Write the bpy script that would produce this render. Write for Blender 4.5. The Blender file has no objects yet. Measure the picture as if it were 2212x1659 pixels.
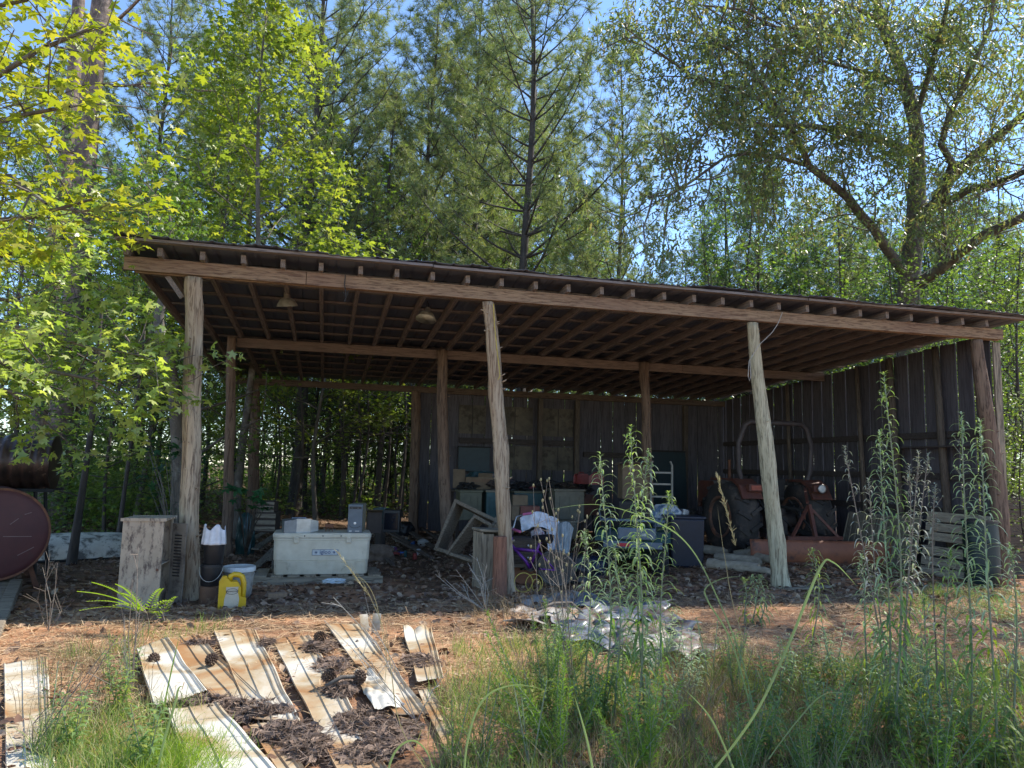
import bpy, math, random
import numpy as np
from mathutils import Vector, Matrix
PI = math.pi; R_ = math.radians
sc = bpy.context.scene
COL = sc.collection

# ---------------- camera, world, sun, exposure ----------------
CAM = Vector((1.7588, -8.2238, 1.4344)); YAW, PITCH, ROLL = .247, .1112, .0232; FPX = 1578.3; CX, CY = 1106., 829.5
_f = Vector((math.sin(YAW)*math.cos(PITCH), math.cos(YAW)*math.cos(PITCH), math.sin(PITCH)))
_r0 = Vector((math.cos(YAW), -math.sin(YAW), 0)); _u0 = _r0.cross(_f)
_r = _r0*math.cos(ROLL)+_u0*math.sin(ROLL); _u = -_r0*math.sin(ROLL)+_u0*math.cos(ROLL)
cd = bpy.data.cameras.new('camera'); cam = bpy.data.objects.new('camera', cd); COL.objects.link(cam)
cam.matrix_world = Matrix(((_r.x, _u.x, -_f.x, CAM.x), (_r.y, _u.y, -_f.y, CAM.y), (_r.z, _u.z, -_f.z, CAM.z), (0, 0, 0, 1)))
cd.sensor_width = 36; cd.lens = 36*FPX/2212; cd.clip_start = .05; cd.clip_end = 900
sc.camera = cam
SUN_AZ, SUN_EL = R_(76), R_(50)        # azimuth clockwise from +Y (behind the shed), from the right
w = bpy.data.worlds.new('World'); sc.world = w; w.use_nodes = True
nt = w.node_tree; bg = nt.nodes['Background']
sky = nt.nodes.new('ShaderNodeTexSky'); sky.sky_type = 'NISHITA'; sky.sun_disc = False
sky.sun_elevation = SUN_EL; sky.sun_rotation = SUN_AZ; sky.air_density = .9; sky.dust_density = .0; sky.ozone_density = 4.5
nt.links.new(sky.outputs[0], bg.inputs[0]); bg.inputs[1].default_value = .112
sl = bpy.data.lights.new('sun', 'SUN'); sl.energy = 3.0; sl.angle = R_(.5); sl.color = (1, .93, .82)
so = bpy.data.objects.new('sun', sl); COL.objects.link(so)
sd = Vector((math.sin(SUN_AZ)*math.cos(SUN_EL), math.cos(SUN_AZ)*math.cos(SUN_EL), math.sin(SUN_EL)))
so.rotation_euler = sd.to_track_quat('Z', 'Y').to_euler(); so.location = (20, 20, 30)
vs = sc.view_settings; vs.view_transform = 'Standard'; vs.look = 'None'; vs.exposure = 1.6; vs.gamma = 1
sc.cycles.max_bounces = 8; sc.cycles.transparent_max_bounces = 8

def ray(px, py):
    return (_f + _r*((px-CX)/FPX) + _u*((CY-py)/FPX))
def onY(px, py, Y):
    d = ray(px, py); return CAM + d*((Y-CAM.y)/d.y)
def onG(px, py, z=0.):
    d = ray(px, py); return CAM + d*((z-CAM.z)/d.z)
def atD(px, py, dep):
    return CAM + ray(px, py)*dep

# ---------------- mesh builder ----------------
class MB:
    def __init__(s): s.v = []; s.f = []; s.m = []; s.mi = 0
    def add(s, V, F):
        o = len(s.v); s.v += [tuple(p) for p in V]; s.f += [tuple(i+o for i in q) for q in F]; s.m += [s.mi]*len(F); return s
    def box(s, c, d, rot=None, taper=1.):
        x, y, z = d[0]/2, d[1]/2, d[2]/2
        V = [Vector((sx*x*(taper if sz > 0 else 1), sy*y*(taper if sz > 0 else 1), sz*z)) for sz in (-1, 1) for sx, sy in ((-1, -1), (1, -1), (1, 1), (-1, 1))]
        if rot is not None:
            m = rot if isinstance(rot, Matrix) else Matrix.Rotation(rot, 3, 'Z'); V = [m @ p for p in V]
        c = Vector(c)
        return s.add([p+c for p in V], [(3, 2, 1, 0), (4, 5, 6, 7), (0, 1, 5, 4), (1, 2, 6, 5), (2, 3, 7, 6), (3, 0, 4, 7)])
    def bar(s, a, b, wd, ht, up=(0, 0, 1)):
        a = Vector(a); b = Vector(b); d = b-a; L = d.length; d.normalize(); up = Vector(up)
        x = d.cross(up)
        if x.length < 1e-4: x = d.cross(Vector((0, 1, 0)))
        x.normalize(); z = x.cross(d)
        return s.box((a+b)/2, (wd, L, ht), Matrix((x, d, z)).transposed())
    def tube(s, P, rad, n=8, cap=True, jit=0., rs=None):
        P = [Vector(p) for p in P]; k = len(P)
        if not hasattr(rad, '__len__'): rad = [rad]*k
        V = []; ref = Vector((.13, .31, 1)).normalized()
        for i, p in enumerate(P):
            t = (P[min(i+1, k-1)]-P[max(i-1, 0)]).normalized()
            a = ref-t*ref.dot(t)
            if a.length < .05: a = Vector((1, 0, 0))-t*t.x
            a.normalize(); b = t.cross(a); ref = a
            for j in range(n):
                q = 2*PI*j/n; r = rad[i]*(1+(rs.uniform(-jit, jit) if jit else 0))
                V.append(p+a*(r*math.cos(q))+b*(r*math.sin(q)))
        F = [(i*n+j, i*n+(j+1) % n, (i+1)*n+(j+1) % n, (i+1)*n+j) for i in range(k-1) for j in range(n)]
        if cap: F += [tuple(range(n-1, -1, -1)), tuple((k-1)*n+j for j in range(n))]
        return s.add(V, F)
    def lathe(s, prof, n=24, c=(0, 0, 0), axis='Z', sq=(1, 1)):
        V = []
        for r, z in prof:
            for j in range(n):
                q = 2*PI*j/n; x, y = r*math.cos(q)*sq[0], r*math.sin(q)*sq[1]
                V.append((c[0]+x, c[1]+y, c[2]+z) if axis == 'Z' else ((c[0]+z, c[1]+x, c[2]+y) if axis == 'X' else (c[0]+y, c[1]+z, c[2]+x)))
        k = len(prof)
        F = [(i*n+j, i*n+(j+1) % n, (i+1)*n+(j+1) % n, (i+1)*n+j) for i in range(k-1) for j in range(n)]
        if prof[0][0] > 1e-6: F.append(tuple(range(n-1, -1, -1)))
        if prof[-1][0] > 1e-6: F.append(tuple((k-1)*n+j for j in range(n)))
        return s.add(V, F)
    def prism(s, pts, y0, y1, axis='Y', c=(0, 0, 0)):
        n = len(pts); V = []
        for y in (y0, y1):
            for a, b in pts:
                V.append((a+c[0], y+c[1], b+c[2]) if axis == 'Y' else ((y+c[0], a+c[1], b+c[2]) if axis == 'X' else (a+c[0], b+c[1], y+c[2])))
        F = [tuple(range(n)), tuple(range(2*n-1, n-1, -1))]+[(i, (i+1) % n, n+(i+1) % n, n+i) for i in range(n)]
        return s.add(V, F)
    def grid(s, fn, nu, nv):
        V = [fn(i/nu, j/nv) for j in range(nv+1) for i in range(nu+1)]
        F = [(j*(nu+1)+i, j*(nu+1)+i+1, (j+1)*(nu+1)+i+1, (j+1)*(nu+1)+i) for j in range(nv) for i in range(nu)]
        return s.add(V, F)
    def mesh(s, name, mats, smooth=False):
        me = bpy.data.meshes.new(name); me.from_pydata(s.v, [], s.f)
        mats = mats if isinstance(mats, (list, tuple)) else [mats]
        for m in mats: me.materials.append(m)
        if len(mats) > 1: me.polygons.foreach_set('material_index', s.m)
        if smooth: me.polygons.foreach_set('use_smooth', [True]*len(me.polygons))
        me.validate(); me.update()
        return me

def npmesh(name, V, F, mat, mi=None):
    """V (n,3) float, F (m,k) int: all faces the same size"""
    me = bpy.data.meshes.new(name); k = F.shape[1]
    me.vertices.add(len(V)); me.vertices.foreach_set('co', np.ascontiguousarray(V, dtype=np.float32).ravel())
    me.loops.add(F.size); me.loops.foreach_set('vertex_index', F.astype(np.int32).ravel())
    me.polygons.add(len(F)); me.polygons.foreach_set('loop_start', np.arange(0, F.size, k, dtype=np.int32))
    for m in (mat if isinstance(mat, (list, tuple)) else [mat]): me.materials.append(m)
    if mi is not None: me.polygons.foreach_set('material_index', mi.astype(np.int32))
    me.update(calc_edges=True); me.validate()
    return me

def scatter(tV, tF, pos, X, Y, Z, size):
    """copies of a template at pos with axes X, Y, Z (n,3) and size (n,)"""
    tV = np.asarray(tV, float); tF = np.asarray(tF)
    size = size[:, None, None]
    V = pos[:, None, :]+size*(tV[None, :, 0, None]*X[:, None, :]+tV[None, :, 1, None]*Y[:, None, :]+tV[None, :, 2, None]*Z[:, None, :])
    n = len(pos); F = tF[None]+(np.arange(n)*len(tV))[:, None, None]
    return V.reshape(-1, 3), F.reshape(-1, tF.shape[1])

def frames(rng, dirs, tilt=.5, roll=None):
    """axes with Y along dirs and Z as near to up as tilt (random) lets it"""
    Y = dirs/np.maximum(np.linalg.norm(dirs, axis=1, keepdims=True), 1e-6)
    up = np.tile(np.array([0, 0, 1.]), (len(Y), 1))+rng.normal(0, tilt, Y.shape)
    X = np.cross(Y, up); X /= np.maximum(np.linalg.norm(X, axis=1, keepdims=True), 1e-6)
    return X, Y, np.cross(X, Y)

def tag(o, label=None, cat=None, group=None, kind=None):
    if label: o['label'] = label
    if cat: o['category'] = cat
    if group: o['group'] = group
    if kind: o['kind'] = kind
    return o
def E(name, label, cat, loc=(0, 0, 0), rz=0., group=None, rot=None):
    o = bpy.data.objects.new(name, None); COL.objects.link(o); o.location = loc; o.rotation_euler = rot if rot else (0, 0, rz); o.empty_display_size = .1
    return tag(o, label, cat, group)
def part(name, mb, mat, parent=None, label=None, smooth=False, bevel=0., loc=None, rot=None, seg=2):
    me = mb if isinstance(mb, bpy.types.Mesh) else mb.mesh(name, mat, smooth)
    o = bpy.data.objects.new(name, me); COL.objects.link(o)
    if parent is not None: o.parent = parent
    if loc is not None: o.location = loc
    if rot is not None: o.rotation_euler = rot
    if label: o['label'] = label
    if bevel:
        b = o.modifiers.new('b', 'BEVEL'); b.width = bevel; b.segments = seg; b.limit_method = 'ANGLE'; b.angle_limit = R_(40)
    return o
def smooth_by(o, ang=40):
    o.data.polygons.foreach_set('use_smooth', [True]*len(o.data.polygons))
    try:
        o.data.set_sharp_from_angle(angle=R_(ang))
    except Exception: pass
    return o
def T(name, mb, mat, label, cat, loc=(0, 0, 0), rz=0., group=None, kind=None, **k):
    rot = k.pop('rot', (0, 0, rz))
    o = part(name, mb, mat, None, loc=loc, rot=rot, **k); return tag(o, label, cat, group, kind)
def copy_tree(o, parent=None):
    c = o.copy(); COL.objects.link(c)
    if parent is not None: c.parent = parent
    for ch in list(o.children): copy_tree(ch, c)
    return c
def text(name, body, size, mat, parent, loc, rot, depth=.001, sx=1.):
    cu = bpy.data.curves.new(name, 'FONT'); cu.body = body; cu.size = size; cu.extrude = depth; cu.align_x = 'CENTER'; cu.align_y = 'CENTER'; cu.resolution_u = 3
    cu.materials.append(mat); tmp = bpy.data.objects.new(name, cu); COL.objects.link(tmp); me = bpy.data.meshes.new_from_object(tmp.evaluated_get(bpy.context.evaluated_depsgraph_get())); bpy.data.objects.remove(tmp)
    o = bpy.data.objects.new(name, me); COL.objects.link(o); o.parent = parent; o.location = loc; o.rotation_euler = rot; o.scale = (sx, 1, 1)
    return o

# ---------------- materials ----------------
def _new(name):
    m = bpy.data.materials.new(name); m.use_nodes = True; return m, m.node_tree, m.node_tree.nodes['Principled BSDF']
def L4(c): return (c[0], c[1], c[2], 1)
def ramp(nt, stops, interp='LINEAR'):
    r = nt.nodes.new('ShaderNodeValToRGB'); e = r.color_ramp.elements; r.color_ramp.interpolation = interp
    while len(e) < len(stops): e.new(.5)
    for i, (p, c) in enumerate(stops): e[i].position = p; e[i].color = L4(c)
    return r
def noise(nt, scale, detail=5, vec=None, rough=.6, stretch=None, coord='Object', dist=0.):
    tc = nt.nodes.new('ShaderNodeTexCoord'); mp = nt.nodes.new('ShaderNodeMapping')
    if stretch: mp.inputs['Scale'].default_value = stretch
    nt.links.new(tc.outputs[coord], mp.inputs[0])
    n = nt.nodes.new('ShaderNodeTexNoise'); n.inputs['Scale'].default_value = scale; n.inputs['Detail'].default_value = detail; n.inputs['Roughness'].default_value = rough; n.inputs['Distortion'].default_value = dist
    nt.links.new(mp.outputs[0], n.inputs[0]); return n
def mixc(nt, fac, a, b):
    m = nt.nodes.new('ShaderNodeMix'); m.data_type = 'RGBA'
    for s, v in ((0, fac), (6, a), (7, b)):
        if hasattr(v, 'node'): nt.links.new(v, m.inputs[s])
        else: m.inputs[s].default_value = v if s == 0 else L4(v)
    return m.outputs[2]
def bumpn(nt, h, strength, dist, b):
    n = nt.nodes.new('ShaderNodeBump'); n.inputs['Strength'].default_value = strength; n.inputs['Distance'].default_value = dist
    nt.links.new(h, n.inputs['Height']); nt.links.new(n.outputs[0], b.inputs['Normal'])
def mat(name, c1, c2=None, scale=8, rough=.8, bump=.2, metal=0., stretch=None, spots=None, spot_scale=6, spot_at=.58, detail=6, bd=.01, lo=.35, hi=.65, spot_w=.06, spot_stretch=None, spec=.5):
    m, nt, b = _new(name); c2 = c2 or tuple(x*.7 for x in c1)
    n = noise(nt, scale, detail, stretch=stretch); r = ramp(nt, [(lo, c1), (hi, c2)]); nt.links.new(n.outputs[0], r.inputs[0]); out = r.outputs[0]
    if spots:
        n2 = noise(nt, spot_scale, 8, stretch=spot_stretch, rough=.7); r2 = ramp(nt, [(spot_at-spot_w, (0, 0, 0)), (spot_at+spot_w, (1, 1, 1))]); nt.links.new(n2.outputs[0], r2.inputs[0])
        out = mixc(nt, r2.outputs[0], out, spots)
    nt.links.new(out, b.inputs['Base Color']); b.inputs['Roughness'].default_value = rough; b.inputs['Metallic'].default_value = metal
    b.inputs['Specular IOR Level'].default_value = spec
    if bump: bumpn(nt, n.outputs[0], bump, bd, b)
    return m
def wood(name, c1, c2, c3, axis='X', fine=60, rough=.85, bump=.5):
    """weathered timber, grain along an object axis"""
    m, nt, b = _new(name); st = {'X': (.075, 1, 1), 'Y': (1, .075, 1), 'Z': (1, 1, .075)}[axis]; st2 = {'X': (.25, 1, 1), 'Y': (1, .25, 1), 'Z': (1, 1, .25)}[axis]
    n = noise(nt, fine, 7, stretch=st, dist=.9, rough=.68); n2 = noise(nt, 3.5, 5, stretch=st2)
    r = ramp(nt, [(.40, c2), (.50, c1), (.68, tuple(min(1, x*1.25) for x in c1))]); nt.links.new(n.outputs[0], r.inputs[0])
    r2 = ramp(nt, [(.42, (0, 0, 0)), (.62, (1, 1, 1))]); nt.links.new(n2.outputs[0], r2.inputs[0])
    g = nt.nodes.new('ShaderNodeNewGeometry'); mm = nt.nodes.new('ShaderNodeHueSaturation'); mr = nt.nodes.new('ShaderNodeMapRange')
    mr.inputs['To Min'].default_value = .7; mr.inputs['To Max'].default_value = 1.25; nt.links.new(g.outputs['Random Per Island'], mr.inputs[0]); nt.links.new(mr.outputs[0], mm.inputs['Value'])
    nt.links.new(mixc(nt, r2.outputs[0], r.outputs[0], c3), mm.inputs['Color']); 
    x = mixc(nt, .55, mm.outputs[0], r.outputs[0]); nt.links.new(x, b.inputs['Base Color'])
    b.inputs['Roughness'].default_value = rough; b.inputs['Specular IOR Level'].default_value = .25; bumpn(nt, n.outputs[0], bump, .012, b)
    return m
def leafmat(name, cols, trans, tw=.45, rough=.5, spec=.4):
    """leaves: reflected and transmitted light, one random tone per leaf"""
    m, nt, b = _new(name); g = nt.nodes.new('ShaderNodeNewGeometry')
    k = len(cols); r = ramp(nt, [((i+.5)/k, c) for i, c in enumerate(cols)]); nt.links.new(g.outputs['Random Per Island'], r.inputs[0])
    nt.links.new(r.outputs[0], b.inputs['Base Color']); b.inputs['Roughness'].default_value = rough; b.inputs['Specular IOR Level'].default_value = spec
    t = nt.nodes.new('ShaderNodeBsdfTranslucent'); mx = nt.nodes.new('ShaderNodeMixShader'); mx.inputs[0].default_value = tw
    mul = nt.nodes.new('ShaderNodeMix'); mul.data_type = 'RGBA'; mul.blend_type = 'MULTIPLY'; mul.inputs[0].default_value = 1
    nt.links.new(r.outputs[0], mul.inputs[6]); mul.inputs[7].default_value = L4(trans); nt.links.new(mul.outputs[2], t.inputs[0])
    nt.links.new(b.outputs[0], mx.inputs[1]); nt.links.new(t.outputs[0], mx.inputs[2]); nt.links.new(mx.outputs[0], nt.nodes['Material Output'].inputs[0])
    return m
def plain(name, c, rough=.6, metal=0., emit=None, var=.25, sc_=12):
    return mat(name, c, tuple(x*(1-var) for x in c), scale=sc_, rough=rough, metal=metal, bump=.05)
# ================= shed =================
ZF, ZM, ZB, DM, DB, SP = 3.349, 3.156, 2.955, 3.578, 7.312, .406
SLP = (ZF-ZB)/DB
XL, XR = -.36, 10.95
W_red = wood('rafter_timber', (.235, .20, .18), (.12, .10, .09), (.175, .15, .14), 'Y')
W_beam = wood('beam_timber', (.30, .21, .135), (.12, .075, .05), (.18, .10, .075), 'X')
W_purl = wood('purlin_timber', (.22, .19, .175), (.115, .10, .095), (.165, .145, .14), 'X')
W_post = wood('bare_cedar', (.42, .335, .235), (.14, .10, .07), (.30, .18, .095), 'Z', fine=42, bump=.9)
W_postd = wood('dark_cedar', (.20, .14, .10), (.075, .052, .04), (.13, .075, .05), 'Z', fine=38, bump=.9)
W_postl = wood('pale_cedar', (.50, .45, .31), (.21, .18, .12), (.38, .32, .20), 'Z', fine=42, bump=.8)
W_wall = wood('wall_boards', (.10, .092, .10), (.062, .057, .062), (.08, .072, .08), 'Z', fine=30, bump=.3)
W_grey = wood('grey_boards', (.27, .23, .17), (.12, .10, .075), (.19, .155, .115), 'X', fine=35)
W_greyz = wood('grey_boards_upright', (.30, .25, .18), (.12, .10, .075), (.20, .155, .11), 'Z', fine=35)
M_roof = mat('old_roof_iron', (.09, .11, .155), (.12, .125, .15), scale=2.5, rough=.7, bump=.1, spots=(.12, .075, .06), spot_scale=3, spot_at=.64, metal=.0)
shed = E('open_shed', 'long open-fronted pole shed with rusty iron roof and cedar posts', 'shed')

# roof sheets with ribs and a wavy front edge
rs = random.Random(3)
def roof_mb():
    mb = MB(); zt = .145+.09+.035
    X0, X1, Y0, Y1 = XL-.05, XR+.22, -.40, DB+.55; nx = 560; ny = 10
    ph = [rs.uniform(0, 6.28) for _ in range(6)]
    def fn(u, v):
        x = X0+(X1-X0)*u; y = Y0+(Y1-Y0)*v
        k = (x % .21)/.21; rib = .018*max(0, 1-abs(k-.5)*7)
        e = max(0, 1-v*9)
        wv = (.010*math.sin(x*1.9+ph[0])+.008*math.sin(x*4.6+ph[1])+.006*math.sin(x*11+ph[2]))*e
        step = .012*((int(x/.84) % 2))
        lap = (.05*math.sin(int(x/.84)*12.9)+.012*math.sin(x*3))*e
        return (x, y+lap, ZF+zt-SLP*y+rib+wv+step)
    mb.grid(fn, nx, ny); return mb
rf = part('roof', roof_mb(), M_roof, shed); s_ = rf.modifiers.new('s', 'SOLIDIFY'); s_.thickness = .004
# purlins
for k in range(13):
    y = -.30+k*.62; z = ZF-SLP*y+.145+.09+.0165
    segs = [XL-.03, 3.4+rs.uniform(-.6, .6), 7.2+rs.uniform(-.6, .6), XR+.15]
    mb = MB()
    for a, b in zip(segs, segs[1:]): mb.box(((a+b)/2, y+rs.uniform(-.015, .015), z), (b-a-.01, .085, .028), Matrix.Rotation(rs.uniform(-.003, .003), 3, 'Z'))
    part('purlin', mb, W_purl, shed)
# rafters, one mesh shared
ang = math.atan(SLP); Lr = 7.72/math.cos(ang)
rmb = MB().box((0, Lr/2, 0), (.048, Lr, .09)); rme = rmb.mesh('rafter', W_red)
for k in range(-1, 28):
    x = k*SP if k >= 0 else XL+.03
    if x > XR: continue
    y0 = -.16-(.0 if k else .0)+rs.uniform(-.02, .02)
    o = part('rafter', rme, None, shed); o.location = (x+rs.uniform(-.01, .01), y0, ZF-SLP*y0+.145+.045-.002); o.rotation_euler = (-ang, 0, rs.uniform(-.002, .002))
# beams
def beam(y, z, segs, h=.145, t=.045, mt=W_beam, sag=None, name='beam'):
    for i, (a, b) in enumerate(segs):
        mb = MB(); n = 8
        for q in range(n):
            pass
        def cs(x): return z+(sag(x) if sag else 0)
        V = []; F = []
        for q in range(n+1):
            x = a+(b-a)*q/n; zz = cs(x)
            V += [(x, y-t/2, zz), (x, y+t/2, zz), (x, y+t/2, zz+h), (x, y-t/2, zz+h)]
        for q in range(n):
            o_ = q*4; F += [(o_+j, o_+(j+1) % 4, o_+4+(j+1) % 4, o_+4+j) for j in range(4)]
        F += [(3, 2, 1, 0), (n*4, n*4+1, n*4+2, n*4+3)]
        mb.add(V, F); part(name, mb, mt, shed, bevel=.004)
sg = lambda x: -.03*math.sin(max(0, min(1, x/10.9))*PI)+.018
beam(-.045, ZF, [(XL, 1.46), (1.465, XR)], sag=lambda x: .012-.02*math.sin(max(0, min(1, x/10.9))*PI))
beam(.008, ZF, [(XL+.1, 4.9), (4.905, XR-.02)], h=.14, t=.04)
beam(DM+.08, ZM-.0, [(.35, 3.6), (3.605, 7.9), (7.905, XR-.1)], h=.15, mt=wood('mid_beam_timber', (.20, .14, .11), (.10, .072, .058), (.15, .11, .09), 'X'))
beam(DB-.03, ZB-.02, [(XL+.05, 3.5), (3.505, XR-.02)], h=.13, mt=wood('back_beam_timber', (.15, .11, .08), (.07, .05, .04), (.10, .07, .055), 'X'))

# posts as knotty trunks
def post(pts, widths, Y, mt, seed, zt=None, name='post', top_flat=True, zbot=-.06, stubs=8):
    q = random.Random(seed); P = []; Rd = []
    wp = [onY(x, y, Y) for x, y in pts]; dep = [(p-CAM).dot(_f) for p in wp]
    rad = [wd/2*d/FPX for wd, d in zip(widths, dep)]
    if zt is not None: wp[0].z = zt
    wp[-1].z = zbot
    mb = MB(); n = 26; N = 46; ph = [q.uniform(0, 6.28) for _ in range(8)]; V = []
    kn = [(q.random(), q.uniform(0, 6.28), q.uniform(.10, .22)) for _ in range(9)]
    for i in range(N+1):
        t = i/N*(len(wp)-1); k = min(int(t), len(wp)-2); fr = t-k
        sm = fr
        c = wp[k].lerp(wp[k+1], sm); r = rad[k]*(1-fr)+rad[k+1]*fr; zz = c.z
        c = c+Vector((.006*math.sin(zz*5+ph[0]), .006*math.sin(zz*4+ph[1]), 0))
        if i > N-3: r *= 1+.10*(i-N+3)
        for j in range(n):
            a = 2*PI*j/n
            rr = r*(1+.05*math.sin(3*a+zz*1.2+ph[2])+.045*math.sin(7*a+zz*.8+ph[3])+.035*math.sin(11*a-zz*.5+ph[4])+q.uniform(-.022, .022))
            for kt, ka, kh in kn:
                da = (a-ka+PI) % (2*PI)-PI; dt = (i/N-kt)*26
                rr += r*kh*math.exp(-(da*da*5+dt*dt*1.2))
            V.append((c.x+rr*math.cos(a), c.y+rr*math.sin(a), c.z))
    F = [(i*n+j, (i+1)*n+j, (i+1)*n+(j+1) % n, i*n+(j+1) % n) for i in range(N) for j in range(n)]
    F += [tuple(range(n)), tuple(N*n+j for j in range(n-1, -1, -1))]
    mb.add(V, F)
    for _ in range(stubs):
        t = q.random()*(len(wp)-1); k = min(int(t), len(wp)-2); c = wp[k].lerp(wp[k+1], t-k); a = q.uniform(-PI, .2); r = rad[k]
        d = Vector((math.cos(a), math.sin(a), q.uniform(.0, .6))); L = q.uniform(.015, .05)
        mb.tube([c+d*r*.8, c+d*(r+L)], [.010, .006], 5)
    o = part(name, mb, mt, shed); o.data.polygons.foreach_set('use_smooth', [True]*len(o.data.polygons))
    return o
post([(421, 604), (416, 783), (414, 945), (410, 1077), (411, 1308)], [32, 36, 37, 38, 40], 0, W_post, 1, zt=ZF-.005, stubs=14)
post([(1055, 654), (1069, 807), (1080, 969), (1088, 1110), (1101, 1283)], [24, 29, 31, 29, 27], 0, W_post, 2, zt=ZF-.02, stubs=26)
post([(1623, 697), (1639, 828), (1648, 913), (1660, 997), (1668, 1082), (1678, 1166), (1689, 1257)], [23, 27, 30, 33, 31, 33, 33], 0, W_postl, 33, zt=ZF-.02, stubs=3)
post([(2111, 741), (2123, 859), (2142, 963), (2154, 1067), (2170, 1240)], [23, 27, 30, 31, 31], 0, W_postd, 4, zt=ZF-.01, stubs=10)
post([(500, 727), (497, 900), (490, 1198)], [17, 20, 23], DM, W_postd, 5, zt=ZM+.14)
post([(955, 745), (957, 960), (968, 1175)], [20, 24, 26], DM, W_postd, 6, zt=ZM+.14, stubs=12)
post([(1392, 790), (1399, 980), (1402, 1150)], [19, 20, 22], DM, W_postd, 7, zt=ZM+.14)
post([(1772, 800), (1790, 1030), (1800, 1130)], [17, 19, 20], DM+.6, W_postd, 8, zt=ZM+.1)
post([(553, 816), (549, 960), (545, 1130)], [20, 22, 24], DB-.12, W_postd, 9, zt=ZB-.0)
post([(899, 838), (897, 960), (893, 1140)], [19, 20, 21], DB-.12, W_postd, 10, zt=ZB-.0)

# back wall of upright boards, from the second back post to the right corner
def board_wall(p0, p1, wd, gap, z0, ztop, off, mt, name, seed, lean=0., dark=None, skip=()):
    q = random.Random(seed); p0 = Vector(p0); p1 = Vector(p1); L = (p1-p0).length; d = (p1-p0)/L; nrm = Vector((-d.y, d.x, 0)); x = 0; mb = MB(); k = 0
    while x < L-.05:
        w_ = wd*q.uniform(.82, 1.12); w_ = min(w_, L-x); g = q.choice(gap)
        c = p0+d*(x+w_/2)+nrm*off*(1 if k % 2 else -1)*.25; a = math.atan2(d.y, d.x)
        zt = ztop(c); zb_ = z0+q.uniform(-.02, .03)
        if not any(s0 < x+w_/2 < s1 for s0, s1 in skip):
            m = Matrix.Rotation(a, 3, 'Z') @ Matrix.Rotation(lean+q.uniform(-.004, .004), 3, 'Y')
            mb.box((c.x, c.y, (zt+zb_)/2), (w_-.001, .02, zt-zb_), m)
        x += w_+g; k += 1
    return part(name, mb, mt, shed)
BX0 = onY(897, 1000, DB).x
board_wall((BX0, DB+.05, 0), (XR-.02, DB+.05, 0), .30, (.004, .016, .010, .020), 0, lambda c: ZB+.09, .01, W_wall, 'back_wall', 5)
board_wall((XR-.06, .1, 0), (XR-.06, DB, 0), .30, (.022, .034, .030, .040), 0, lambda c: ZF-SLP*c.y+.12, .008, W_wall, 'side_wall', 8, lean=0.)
# studs and girts inside the walls
onX = lambda px, py, X: CAM+ray(px, py)*((X-CAM.x)/ray(px, py).x)
W_stud = wood('wall_frame_timber', (.13, .105, .08), (.055, .045, .038), (.08, .062, .05), 'Z')
W_girt = wood('wall_girt_timber', (.07, .058, .052), (.035, .03, .028), (.05, .04, .036), 'X')
for px in (1165, 1245, 1480):
    a = onY(px, 1000, DB-.06).x; part('stud', MB().box((a, DB-.07, ZB/2-.02), (.10, .09, ZB-.04)), W_stud, shed)
for (y0, y1), (a, b), z in (((DB, DB), (985, 1160), 1), ((DB, DB), (1165, 1250), 1), ((DB, DB), (1255, 1400), 0)):
    xa = onY(a, 1000, DB).x; xb = onY(b, 1000, DB).x
    for zz in ((1.95, .78) if z else (1.72,)):
        part('girt', MB().box(((xa+xb)/2, DB-.005, zz), (xb-xa-.11, .05, .12)), W_girt, shed)
for zz in (2.05, 1.42, .9):
    part('girt', MB().box((XR-.11, DB/2, zz), (.045, DB-.1, .10)), W_girt, shed)
for px0, py0, px1, py1, r in ((1920, 772, 1948, 1050, .06), (2020, 762, 2050, 1053, .055), (1850, 800, 1872, 1040, .04), (1700, 850, 1712, 1050, .04)):
    # wall studs stand on the inner face of the side wall
    def onX(px, py, X):
        d = ray(px, py); return CAM+d*((X-CAM.x)/d.x)
    a = onX(px0, py0, XR-.2); a.z = ZF-SLP*a.y+.1; b = onX(px1, py1, XR-.2); b.z = -.03
    part('stud', MB().tube([a, a.lerp(b, .4)+Vector((0, .01, 0)), b], [r*.9, r, r*1.05], 9), W_stud, shed, smooth=True)
# corner boards outside the right front post
a = onY(2140, 760, .12); part('corner_board', MB().box((XR+.0, .06, ZF/2), (.12, .028, ZF-.02)), W_greyz, shed)
# knee brace at left front post, short block
part('brace', MB().bar((.04, .05, ZF-.0), (.20, .06, ZF-.22), .03, .05), W_red, shed)

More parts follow.
